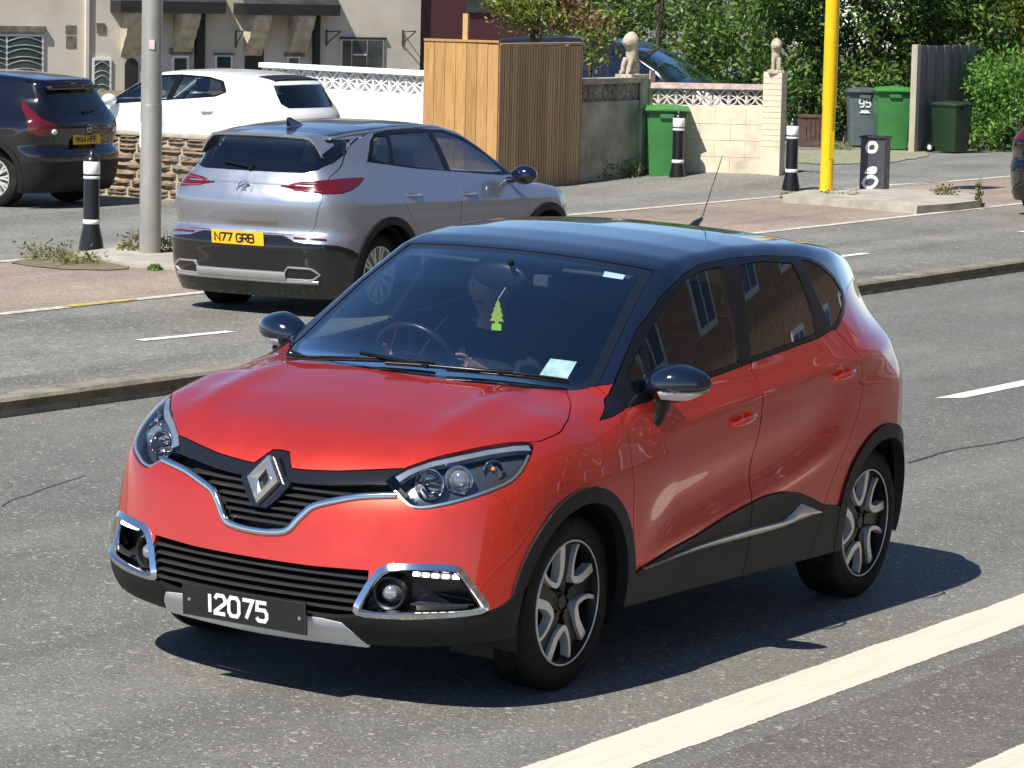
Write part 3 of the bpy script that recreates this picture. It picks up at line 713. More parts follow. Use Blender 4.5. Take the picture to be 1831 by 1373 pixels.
    lo=[(.883,.403),(.645,.412),(.397,.421),(.17,.421),(-.05,.421),(-.2,.422),(-.337,.425),(-.42,.430),(-.50,.436),(-.60,.443),(-.677,.449)]
    a=B.sy([p[0] for p in up],[p[1] for p in up])[:,1]; c=B.sy([p[0] for p in lo],[p[1] for p in lo])[:,1]
    V=[];F=[]
    for (ux,uz),(lx,lz),ya,yc in zip(up,lo,a,c):
        V+=[(ux,ya+.006,uz),(ux*.8+lx*.2,ya+.0185,uz*.8+lz*.2),(ux*.2+lx*.8,yc+.016,uz*.2+lz*.8),(lx,yc+.006,lz)]
    for i in range(len(up)-1):
        for k in range(3): F.append((4*i+k,4*i+4+k,4*i+5+k,4*i+1+k)[::-1])
    both('door_strip',V,F,U['satin'],root,60)
    # lamps: lens over a bucket
    for sg,o in zip((1,-1),P('headlight','headlight',U['lens'],root,th=0,sides='each')):
        m=B.L==B.lab('headlight'); T=B.T[m]; u,inv=np.unique(T,return_inverse=True); T=inv.reshape(-1,3); V0=B.V[u]; N0=B.N[u]
        E=np.concatenate([T[:,[0,1]],T[:,[1,2]],T[:,[2,0]]]); k=np.sort(E,1); key=k[:,0].astype(np.int64)*len(V0)+k[:,1]
        _,ind,cnt=np.unique(key,return_index=True,return_counts=True); Bd=E[ind[cnt==1]]
        back=V0-N0*.03-np.array([.045,0,0]); n=len(V0)
        Wv=np.concatenate([V0-N0*.004,back]); Fq=np.concatenate([T+n,np.stack([Bd[:,1],Bd[:,0],Bd[:,0]+n],-1),np.stack([Bd[:,1],Bd[:,0]+n,Bd[:,1]+n],-1)])
        if sg<0: Wv=Wv*[1,-1,1]; Fq=Fq[:,::-1]
        mk('lamp_housing',Wv,Fq.astype(np.int32),U['lampdark'],o,False)
        def bowl(c,r,mt,nm,depth=.05,dirn=(.93,.34,.10)):
            d=Vector((dirn[0],dirn[1]*sg,dirn[2])).normalized(); x=d.cross(Vector((0,0,1))).normalized(); y=d.cross(x)
            Mx=frame((c[0],c[1]*sg,c[2]),x,y,d); q=MB(); q.lathe([(r,0),(r*1.03,.004),(r*.97,.006),(r*.93,0),(r*.75,-depth*.5),(r*.4,-depth*.9),(0,-depth)],28,Mx)
            return q.build(nm,mt,o,smooth=50),Mx
        _,Mx=bowl((1.862,.652,.812),.050,U['chrome'],'projector_ring',.02)
        q=MB(); q.sphere((0,0,-.012),.036,24,14,(1,1,.7)); v=[Mx@Vector(p) for p in q.V]; q.V=v; q.build('projector_lens',U['lensglass'],o,smooth=180)
        bowl((1.925,.572,.792),.054,U['chrome'],'reflector',.05,(.98,.15,.12))
        q=MB(); q.tube([(1.90,.60*sg,.785),(1.93,.585*sg,.79),(1.93,.555*sg,.792),(1.915,.54*sg,.80)],.007,8); q.tube([(1.915,.54*sg,.77),(1.935,.57*sg,.76),(1.91,.605*sg,.77)],.005,8); q.build('reflector_shade',U['gblack'],o,smooth=60)
        bowl((1.752,.725,.845),.036,U['chrome'],'indicator_reflector',.03,(.7,.7,.1))
        q=MB(); q.sphere((1.748,.722*sg,.848),.009,14,8); q.build('indicator_bulb',U['amber'],o,smooth=180)
        # bright rim following the lower edge and the top eyebrow
        low=[lampP[i] for i in (9,10,11,12,13,14,15,16,17,18)]; low=resample(smooth_pts(low,5),.012); low=B.near(low); nn=B.nrm(low)
        Vv,Fv=sweep(low-nn*.012,nn,[(-.004,0),(-.004,.007),(.004,.007),(.004,0)][::-1]); Vv=Vv+np.array([0,-.006,.010])
        both('lamp_edge_strip',Vv,Fv,U['satin'],o,60,sides=(sg,))
        tp=[lampP[i] for i in (1,2,3,4,5,6,7)]; tp=resample(smooth_pts(tp,5),.02); tp=B.near(np.array(tp)+[0,.012,-.016]); nn=B.nrm(tp)
        Vv,Fv=sweep(tp-nn*.022,nn,[(-.017,-.01),(-.015,.010),(.015,.010),(.017,-.01)][::-1]); both('lamp_brow',Vv,Fv,U['browgrey'],o,60,sides=(sg,))
    # grille: recessed back, slats
    gb=MB()
    gz=[.560,.60,.66,.72,.79]; 
    for z0,z1 in zip(gz[:-1],gz[1:]):
        ys=np.linspace(-.5,.5,15); p0=B.sx(abs(ys),z0)[:,0]-.075; p1=B.sx(abs(ys),z1)[:,0]-.075
        gb.add([(p0[i],ys[i],z0) for i in range(15)]+[(p1[i],ys[i],z1) for i in range(15)],[(i,i+1,16+i,15+i) for i in range(14)])
    ys=np.linspace(-.56,.56,15)
    for z0,z1 in((.30,.40),(.40,.50)):
        p0=B.sx(abs(ys),z0)[:,0]-.10; p1=B.sx(abs(ys),z1)[:,0]-.10
        gb.add([(p0[i],ys[i],z0) for i in range(15)]+[(p1[i],ys[i],z1) for i in range(15)],[(i,i+1,16+i,15+i) for i in range(14)])
    gb.build('radiator_grille',U['dark'],root)
    def slat(z,yw,dep,h,mt,nm,out=.012,th=.0045):
        ys=np.linspace(-yw,yw,41); P=B.sx(abs(ys),z); P[:,1]=ys; N=np.tile([1.,0,0],(41,1))
        X=P[:,0]-out; V=[];F=[]
        for i in range(41):
            V+=[(X[i],ys[i],z+h/2),(X[i],ys[i],z-h/2),(X[i]-dep,ys[i],z-h/2-.004),(X[i]-dep,ys[i],z+h/2+.004)]
        for i in range(40):
            for k in range(4): F.append((4*i+k,4*i+(k+1)%4,4*i+4+(k+1)%4,4*i+4+k))
        mb=MB(); mb.add(V,F); mb.build(nm,mt,root,smooth=40)
    for z,yw in ((.735,.36),(.710,.26),(.685,.20),(.660,.175),(.635,.155),(.610,.13)): slat(z,yw,.05,.006,U['slat'],'grille_slat',.020)
    for z in (.463,.435,.407,.379,.351): slat(z,.44+(z-.35)*.3-.02,.06,.007,U['slat'],'grille_slat',.012)
    # bright strip under the grille
    g=[(2.024,.500,.757),(2.04,.44,.748),(2.06,.37,.737),(2.085,.29,.715),(2.105,.215,.688),(2.118,.185,.66),(2.13,.160,.63),(2.137,.143,.606),(2.143,.118,.590),(2.147,.06,.580),(2.149,0,.578)]
    g=g+[(a_,-b_,c_) for a_,b_,c_ in g[:-1]][::-1]; g=resample(smooth_pts(g,5),.012); sgn=np.sign(g[:,1]); gg=g.copy(); gg[:,1]=abs(gg[:,1]); gg=B.near(gg); nn=B.nrm(gg); gg[:,1]*=sgn; nn[:,1]*=sgn
    V,F=sweep(gg-nn*.004,nn,rprof(.024,.014)[::1]); both('grille_chrome',V,F,U['chrome'],root,50,sides=(1,))
    # emblem
    q=MB(); 
    def ring(h,wd,off,z=0): return [Vector((off-z*0,0,h)),Vector((off,wd,0)),Vector((off,0,-h)),Vector((off,-wd,0))]
    Re=[ring(.094,.072,0),ring(.090,.069,.016),ring(.066,.050,.026),ring(.040,.024,.010),ring(.040,.024,-.01)]
    V=[v for r_ in Re for v in r_]; F=[(4*i+k,4*i+(k+1)%4,4*i+4+(k+1)%4,4*i+4+k) for i in range(4) for k in range(4)]
    Mx=Matrix.Translation((2.100,0,.752))@Matrix.Rotation(R(-20),4,'Y')@Matrix.Diagonal((1.1,.95,.97,1)); q.add([Mx@v for v in V],F); q.build('emblem',U['emblem'],root)
    q=MB(); q.prism([(-.11,0),(-.075,.03),(-.03,.092),(.03,.092),(.075,.03),(.11,0),(.07,-.06),(.03,-.10),(-.03,-.10),(-.07,-.06)],-.03,-.004,Mx@frame((0,0,0),(0,1,0),(0,0,1),(1,0,0))); q.build('emblem_backing',U['gblack'],root)
    # fog lamps
    f3=B.sx([p[0] for p in fogP],[p[1] for p in fogP]) ; cen=f3.mean(0)
    loop=resample(np.array([q_ for q_ in chaikin(f3,1)]),.014,True); loop=B.near(loop); nn=B.nrm(loop); loop=loop+(cen-loop)*.035
    V,F=sweep(loop,nn,[(-.016,-.02),(-.016,.006),(-.010,.013),(.012,.004),(.016,-.045)][::-1],closed=True)
    for sg in (1,-1):
        fr_=both('fog_surround',V,F,U['chrome'],root,50,sides=(sg,))[0]
        q=MB(); n=len(loop); bk=loop-nn*.01+np.array([-.07,-.005,0])
        q.add(list(loop-nn*.005)+list(bk)+[bk.mean(0)],[(i,(i+1)%n,n+(i+1)%n,n+i) for i in range(n)]+[(n+i,n+(i+1)%n,2*n) for i in range(n)])
        if sg<0: q.V=[tuple(v) for v in mirV(q.V)]
        q.build('fog_pocket',U['gblack2'],fr_)
        d=Vector((.97,.2*sg,.02)).normalized(); x=d.cross(Vector((0,0,1))).normalized(); y=d.cross(x); Mx=frame((2.062,.518*sg,.418),x,y,d)
        q=MB(); q.lathe([(.064,-.05),(.064,.0),(.058,.008),(.050,.004),(.044,-.03)],32,Mx); q.build('fog_lamp_bezel',U['gblack2'],fr_,smooth=50)
        q=MB(); q.lathe([(.030,-.005),(.026,.004),(.014,.010),(0,.012)],24,Mx); q.lathe([(.046,-.03),(.034,-.012),(.030,-.004)],24,Mx); q.build('fog_lamp',U['fogglass'],fr_,smooth=50)
        p=[]
        for t in np.linspace(0,1,5):
            yy=.60+.115*t; zz=.492-.004*t; c0=B.sx(yy,zz)[0]-np.array([.030,0,0]); p.append(c0)
            q=MB(); q.box(-.007,.007,-.012,.012,-.007,.007,Matrix.Translation((c0[0],c0[1]*sg,c0[2]))@Matrix.Rotation(sg*R(25+20*t),4,'Z'),b=.003); q.build('daylight_led',U['led'],fr_)
        q=MB(); q.tube([(a_[0]-.012,a_[1]*sg,a_[2]) for a_ in p],.014,8); q.build('led_strip_housing',U['satin'],fr_,smooth=60)
        # horizontal fin
        ya=np.linspace(.60,.76,8); c0=B.sx(ya,np.full(8,.392)); q=MB(); 
        V2=[];F2=[]
        for a_ in c0: V2+=[(a_[0]-.02,a_[1]*sg,a_[2]),(a_[0]-.02,a_[1]*sg,a_[2]-.006),(a_[0]-.06,a_[1]*sg,a_[2]-.006),(a_[0]-.06,a_[1]*sg,a_[2])]
        for i in range(7):
            for k in range(4): F2.append((4*i+k,4*i+(k+1)%4,4*i+4+(k+1)%4,4*i+4+k))
        q.add(V2,F2); q.build('fog_fin',U['slat'],fr_)
    # number plate
    pr=Matrix.Translation((2.192,0,.303))@Matrix.Rotation(R(7),4,'Y')
    q=MB(); q.box(-.012,0,-.262,.262,-.058,.058,pr,b=.002); pl=q.build('number_plate',U['plate_black'],root)
    q=MB()
    for a in((-.262,.262,.0545,.058),(-.262,.262,-.058,-.0545),(-.262,-.2585,-.0545,.0545),(.2585,.262,-.0545,.0545)): q.box(-.004,.0012,*a,pr)
    q.build('plate_border',U['slat'],pl)
    for yy in(-.235,.235):
        q=MB(); q.lathe([(0,.002),(.006,.0015),(.007,0)],10,pr@frame((0,yy,.0),(0,1,0),(0,0,1),(1,0,0))); q.build('screw',U['satin'],pl)
    text_mesh('12075',.043,.080,.016,.0135,pr@frame((.0015,-.150,-.0395),(0,1,0),(0,0,1),(1,0,0)),mat=U['plate_white'],parent=pl,name='plate_characters')
    # mirrors
    for sg in(1,-1):
        bm=bmesh.new(); bmesh.ops.create_icosphere(bm,subdivisions=5,radius=1)
        for v in bm.verts:
            x,y,z=v.co; 
            z=(abs(z)**.85)*(1 if z>0 else -1); z*=(.078 if z>0 else .070)*(1-.25*max(0,y)); z+=.012*y
            yy=y*.124; xx=(x*.105 if x>0 else x*.035)*(1-.12*max(0,y))
            v.co=(xx-.02*y,yy,z)
        bm.verts.ensure_lookup_table(); V0=np.array([tuple(v.co) for v in bm.verts]); F0=[tuple(v.index for v in f.verts) for f in bm.faces]; bm.free()
        cz=V0[:,2]; cen=np.array([.722,.908,1.090])
        def sel(fn): return [f for f in F0 if fn(V0[list(f)].mean(0))]
        W=V0+cen; 
        top=lambda c:c[2]>-.022-.08*c[1]*0 - .0 or c[1]>.13
        sigf=lambda c:(c[2]<=-.022) and c[1]>-.035 and c[0]>.0 and c[2]>-.055+.0*c[1]
        def pick(nm,fn,mt,par,sc=1.0):
            Fs=sel(fn); u,inv=np.unique(np.array(Fs),return_inverse=True); Vs=(V0[u]*sc+cen); Fs=inv.reshape(-1,3)
            if sg<0: Vs=Vs*[1,-1,1]+[0,.045,.012]; Fs=Fs[:,::-1]
            return mk(nm,Vs,Fs.astype(np.int32),mt,par,True)
        mo=pick('door_mirror',lambda c:c[2]>-.022,U['black_gloss_sky_tint'],root)
        pick('mirror_lower_shell',lambda c:c[2]<=-.022 and not sigf(c),U['gblack'],mo,.985)
        pick('mirror_indicator',sigf,U['whitelens'],mo,.99)
        q=MB(); pts=[(.78,.885,1.045),(.79,.878,1.00),(.80,.868,.955),(.815,.850,.915)]
        V2=[];F2=[]
        for i,(x,y,z) in enumerate([(a-.04,b-.02,c) for a,b,c in pts]):
            w_=[.07,.055,.045,.05][i]; t_=.022
            for k in range(10):
                a=2*math.pi*k/10; V2.append((x+w_*math.cos(a)*.8,(y+t_*math.sin(a))*sg,z))
        for i in range(3):
            for k in range(10): F2.append((i*10+k,i*10+(k+1)%10,(i+1)*10+(k+1)%10,(i+1)*10+k))
        q.add(V2,F2); q.build('mirror_arm',U['cladding'],mo,smooth=60)
    # door handles
    for (x0,z0,x1,z1) in((.19,.888,.0,.912),(-.72,1.0,-.90,1.022)):
        for sg in(1,-1):
            n=12; xs=np.linspace(x0,x1,n); zs=np.linspace(z0,z1,n); ys=B.sy(xs,zs)[:,1]; 
            out=.012+.018*np.sin(np.linspace(0,1,n)*math.pi)**.6
            q=MB(); V2=[];F2=[]
            for i in range(n):
                h=.014*(.55+.45*math.sin(math.pi*(i+.5)/n)) ; 
                for k in range(8):
                    a=2*math.pi*k/8; V2.append((xs[i],(ys[i]+out[i]+.007*math.sin(a))*sg,zs[i]+h*math.cos(a)))
            for i in range(n-1):
                for k in range(8): F2.append((i*8+k,i*8+(k+1)%8,(i+1)*8+(k+1)%8,(i+1)*8+k))
            F2+=[tuple(range(8)),tuple((n-1)*8+k for k in range(8))]
            q.add(V2,F2); h_=q.build('door_handle',U['red'],root,smooth=60)
            q=MB(); xm,zm=x0*.65+x1*.35,z0*.65+z1*.35+.006; ym=B.sy(xm,zm)[0,1]; q.sphere((xm,sg*(ym-.001),zm),1,20,10,(.045,.004,.026)); q.build('handle_recess',U['redshade'],h_,smooth=180)
    # wipers and cowl
    q=MB(); ys=np.linspace(-.60,.60,25); a=np.interp(abs(ys),[0,.3,.5,.6],[1.275,1.245,1.16,1.075])
    V2=[]
    for i,y in enumerate(ys):
        z=B.sz(a[i],abs(y))[0,2]; V2+=[(a[i]+.006,y,z-.022),(a[i]-.045,y,B.sz(a[i]-.045,abs(y))[0,2]-.0015)]
    q.add(V2,[(2*i,2*i+2,2*i+3,2*i+1) for i in range(24)]); q.build('cowl',U['cladding'],root)
    def onscr(P,h):
        P=np.array([(x,abs(y)) for x,y in P]); q_=B.sz(P[:,0],P[:,1]); n=B.nrm(q_); return q_+n*h
    for arm,bl,sgs in (([(1.23,.12),(1.19,-.08),(1.16,-.22)],[(1.245,-.50),(1.205,-.25),(1.17,-.08),(1.15,.10)],0),([(1.255,-.05),(1.18,.28),(1.12,.42)],[(1.18,.17),(1.10,.42),(1.02,.60)],0)):
        def tr(P,h):
            P=smooth_pts(P,6); y=np.array([p[1] for p in P]); o_=onscr(P,h); o_[:,1]=np.abs(o_[:,1])*np.sign(y); return o_
        q=MB(); q.tube(tr(arm,.030),.008,8); q.tube(tr(bl,.012),.0065,6); q.tube(tr(bl,.022),.005,6); q.build('wiper',U['seal'],root,smooth=60)
    # antenna
    q=MB(); q.tube([(-1.10,0,1.515),(-1.12,0,1.54),(-1.17,0,1.56)],[.035,.018,.008],10); q.tube([(-1.17,0,1.56),(-1.33,0,1.83)],[.0035,.002],6); q.build('antenna',U['gblack'],root,smooth=60)
    # papers on the screen
    def decal(pts,nm,mt,h=-.008):
        P=onscr(pts,h); q=MB(); q.add(list(P),[(0,1,2,3)]); return q.build(nm,mt,root)
    st_=decal([(.915,.459),(.883,.555),(1.005,.577),(1.02,.472)],'permit_sticker',U['paper'])
    decal([(.392,.384),(.38,.469),(.413,.476),(.43,.396)],'screen_label',U['paper2'])
    # interior
    q=MB(); q.box(-1.6,1.0,-.72,.72,.28,.34); q.box(.62,1.12,-.70,.70,.34,.90); 
    V2=[(.60,-.72,.93),(.60,.72,.93),(.75,.72,.975),(.75,-.72,.975),(1.20,.5,1.03),(1.20,-.5,1.03),(1.02,.66,1.01),(1.02,-.66,1.01),(.60,-.72,.80),(.60,.72,.80)]
    q.add(V2,[(0,1,2,3),(3,2,6,7),(7,6,4,5),(8,9,1,0)])
    q.box(-1.7,-.95,-.70,.70,.34,.95); q.build('dashboard',U['dash'],root,smooth=30)
    for sg in(1,-1):
        q=MB(); q.box(-1.4,.98,.755*sg-.01,.755*sg+.01,.34,.98); q.build('door_lining',U['cloth'],root)
    def seat(y,x):
        q=MB(); q.box(x-.05,x+.42,y-.24,y+.24,.50,.66,b=.05)
        Mx=Matrix.Translation((x-.05,y,.60))@Matrix.Rotation(R(-16),4,'Y'); q.box(-.07,.06,-.23,.23,0,.58,Mx,b=.05)
        s_=q.build('seat',U['cloth'],root,smooth=50)
        q=MB(); q.box(-.05,.04,-.13,.13,.62,.80,Mx,b=.04); q.tube([Mx@Vector((0,-.06,.56)),Mx@Vector((0,-.06,.64))],.007,6); q.tube([Mx@Vector((0,.06,.56)),Mx@Vector((0,.06,.64))],.007,6); q.build('headrest',U['cloth'],s_,smooth=50)
    seat(-.37,-.12); seat(.37,-.12)
    q=MB(); q.box(-1.15,-.75,-.62,.62,.5,.66,b=.05); q.box(-1.28,-1.12,-.62,.62,.6,1.12,b=.05)
    for y in(-.4,.4): q.box(-1.26,-1.16,y-.12,y+.12,1.13,1.27,b=.03)
    q.build('seat',U['cloth'],root,smooth=50)
    # steering wheel
    d=Vector((-.90,0,.43)).normalized(); x=Vector((0,1,0)); y=d.cross(x); Mx=frame((.50,-.37,1.0),x,y,d)
    q=MB(); q.tube([Mx@Vector((.185*math.cos(a),.185*math.sin(a),0)) for a in np.linspace(0,2*math.pi,41)],.016,10,cap=False)
    q.lathe([(.07,-.03),(.07,-.01),(.05,0),(0,.004)],20,Mx)
    for a in(0,180,270): q.tube([Mx@Vector((.06*math.cos(R(a)),.06*math.sin(R(a)),-.01)),Mx@Vector((.18*math.cos(R(a)),.18*math.sin(R(a)),0))],.016,8)
    q.build('steering_wheel',U['gblack2'],root,smooth=60)
    # inner mirror
    q=MB(); q.sphere((.40,-.08,1.385),1,20,12,(.025,.125,.055)); q.tube([(.42,0,1.40),(.46,0,1.455)],.012,8); q.build('rear_view_mirror',U['gblack2'],root,smooth=70)
    q=MB(); q.box(.335,.375,.06,.125,1.36,1.40); 
    q.build('mirror_sensor',U['liner'],root)
    for sg in(1,-1): q=MB(); q.box(.28,.38,.34*sg-.15,.34*sg+.15,1.425,1.437,b=.004); q.build('sun_visor',U['liner'],root)
    # wheels, wells, underside
    wb=wells(root,[(1.303,.385),(-1.303,.385)],.85,.4,.335,B)
    wb.box(-1.9,-1.66,-.6,.6,.24,.4); wb.box(-.92,.92,-.78,.78,.235,.30); wb.box(1.6,1.98,-.62,.62,.235,.32); wb.box(-1.7,-.92,-.4,.4,.30,.5); wb.box(.92,1.7,-.4,.4,.26,.5)
    wb.box(1.56,1.63,.52,.70,.15,.30); wb.box(1.56,1.63,-.70,-.52,.15,.30)
    wb.build('underbody',U['dark'],root,smooth=30)
    for x in(1.303,-1.303):
        for sg in(1,-1): make_wheel(root,x,.815*sg,.325,.325,.234,.21,sg,'loop',rot=R(20 if x>0 else 5))
    return root,B
M['lampdark']=mat('lamp_housing_dark',(.10,.11,.13),.16,.6,coat=.7,var=.1)
M['browgrey']=mat('lamp_brow_grey',(.32,.36,.42),.2,.5)
M['lensglass']=mat('projector_glass',(.30,.33,.34),.03,.6,coat=1,var=.05)
M['fogglass']=mat('fog_lamp_glass',(.55,.56,.55),.08,.8,coat=1,var=.05)
M['gblack2']=mat('satin_black_plastic',(.010,.010,.011),.34,var=.05)
M['slat']=mat('grille_slat_plastic',(.035,.036,.038),.30,var=.05)
M['redshade']=M['red']
M['paper']=mat('permit_paper',(.80,.86,.80),.5,var=.15,vs=25,col2=(.35,.62,.50))
M['paper2']=mat('label_paper',(.78,.88,.90),.5,var=.05)
# ================= other cars: surfaces =================
def surface(zc,W,T,Tg,belt,xf,fb,xr,rb,k=.10,kt=.06,crown=(.05,.10),swage=None,sm=7):
    """zc centre-line top; W half width by height; T plan taper; Tg extra taper of the glasshouse"""
    ZC_=Tab1(zc,lin=True,sm=sm); W_=Tab1(W); T_=Tab1(T,sm=3); Tg_=Tab1(Tg,sm=3); XF_=Tab1(xf,sm=6); XR_=Tab1(xr,sm=4); FB_=Tab1(fb,sm=3); RB_=Tab1(rb,sm=3)
    def F(P):
        P=np.clip(P,-4,4); x,y,z=P[:,0],np.abs(P[:,1]),P[:,2]
        up=sst(z,.75,1.0); bz=belt[0]+belt[1]*np.clip(x,-1.2,1.2)
        w=W_(z-(bz-belt[0])*up)*T_(x)*(1-(1-Tg_(x))*sst(z,bz-.05,bz+.25))
        if swage:
            for (z0,sl,a,s_,x0,x1) in swage: w=w+a*np.exp(-((z-z0-sl*x)/s_)**2)*sst(x,x0,x0+.3)*(1-sst(x,x1-.3,x1))
        side=(y-w)*.97; fr=(x-(XF_(z)-FB_(y)))*.95; re=((XR_(z)+RB_(y))-x)*.92
        zt=ZC_(x+.12*y**2*sst(x,.2,.5)*(1-sst(x,1.2,1.5)))-crown[0]*y**2-crown[1]*y**4
        s=smax(side,fr,k); s=smax(s,re,k); return smax(s,(z-zt)*.85,kt)
    return F
F_suv=surface(
 [(2.4,.72),(2.2,.89),(2.0,.97),(1.6,1.035),(1.3,1.075),(1.15,1.10),(.95,1.21),(.5,1.435),(.25,1.525),(0,1.57),(-.3,1.60),(-.7,1.60),(-1.1,1.59),(-1.5,1.565),(-1.8,1.535),(-1.92,1.515),(-1.96,1.46),(-2.1,1.2),(-2.4,1.1)],
 [(.1,.84),(.2,.88),(.35,.905),(.5,.915),(.7,.920),(.85,.922),(.95,.905),(1.02,.87),(1.1,.835),(1.25,.765),(1.4,.69),(1.52,.61),(1.65,.5)],
 [(-2.4,.78),(-2.1,.90),(-1.8,.965),(-1.4,1.0),(-.7,.995),(0,.985),(.8,.985),(1.3,1.0),(1.7,.98),(2.0,.93),(2.3,.8)],
 [(-2.4,.72),(-2.1,.80),(-1.8,.88),(-1.4,.95),(-.8,1),(0,1),(.6,.97),(1.2,.9),(2.3,.8)],(1.02,-.035),
 [(.1,2.0),(.25,2.15),(.45,2.22),(.6,2.22),(.75,2.19),(.9,2.1),(1.1,1.8),(1.6,1.2)],[(0,0),(.3,.03),(.5,.09),(.7,.2),(.85,.38),(1,.7)],
 [(.1,-2.02),(.25,-2.14),(.4,-2.21),(.55,-2.235),(.68,-2.215),(.72,-2.17),(.80,-2.165),(.90,-2.20),(.98,-2.205),(1.06,-2.17),(1.2,-2.08),(1.35,-1.99),(1.48,-1.93),(1.54,-1.95),(1.6,-1.90)],
 [(0,0),(.3,.012),(.5,.035),(.65,.075),(.8,.17),(.9,.32),(1,.6)],k=.09,kt=.05,crown=(.04,.08),
 swage=[(.92,-.02,.008,.04,-1.9,1.6),(.50,.05,-.018,.13,-.8,.9)])

def scaled(F,sx,sy,sz): 
    k=np.array([1/sx,1/sy,1/sz]); return lambda P:F(np.asarray(P)*k)*min(sx,sy,sz)
F_van=surface(
 [(2.5,.8),(2.2,1.0),(1.9,1.10),(1.6,1.17),(1.4,1.22),(1.0,1.45),(.6,1.66),(.3,1.77),(0,1.82),(-.8,1.85),(-1.5,1.83),(-2.0,1.78),(-2.12,1.7),(-2.2,1.3),(-2.5,1.2)],
 [(.1,.82),(.3,.90),(.6,.915),(.9,.91),(1.05,.89),(1.15,.86),(1.4,.79),(1.65,.71),(1.8,.6)],
 [(-2.4,.93),(-1.6,1.0),(0,1),(1.2,1.0),(1.7,.96),(2.3,.78)],[(-2.4,.97),(-1,1),(.5,1),(1.2,.92),(2.3,.8)],(1.10,-.02),
 [(.1,2.1),(.3,2.22),(.6,2.25),(.85,2.18),(1.0,2.05),(1.2,1.7),(1.9,1.3)],[(0,0),(.4,.06),(.7,.2),(.9,.45),(1,.7)],
 [(.1,-2.1),(.4,-2.2),(.9,-2.2),(1.3,-2.15),(1.8,-2.05)],[(0,0),(.5,.04),(.8,.15),(1,.5)])
# ================= far ground frame =================
U_=norm(np.array([.015,-.035,1.])); G0=np.array([-12.36,-10.29,-.48]); GN=np.array([.015,-.035,1.])
def gz(x,y): return G0[2]-.015*(x-G0[0])+.035*(y-G0[1])
def gp(px,py,dz=0.):
    p0=G0+np.array([0,0,dz]); d=ray(px,py); return CAM+d*((p0-CAM)@GN)/(d@GN)
def lean(p,head):
    """matrix whose z axis is the true vertical of the far side; x axis looks along head (degrees)"""
    h=np.array([math.cos(R(head)),math.sin(R(head)),0.]); h=norm(h-U_*(h@U_)); y=np.cross(U_,h); return frame(p,h,y,U_)
def by_top(px,ytop,h):
    """ground point under pixel column px whose point h above projects to row ytop"""
    lo,hi=ytop+20,760.
    for _ in range(50):
        m=(lo+hi)/2; p=gp(px,m); q=p+U_*h; d=q-CAM; w=d@FV; yy=686.5-6173.2*(d@UV)/w
        if w<0 or p@FV<CAM@FV: lo=m; continue
        if yy<ytop: lo=m
        else: hi=m
    return gp(px,m)
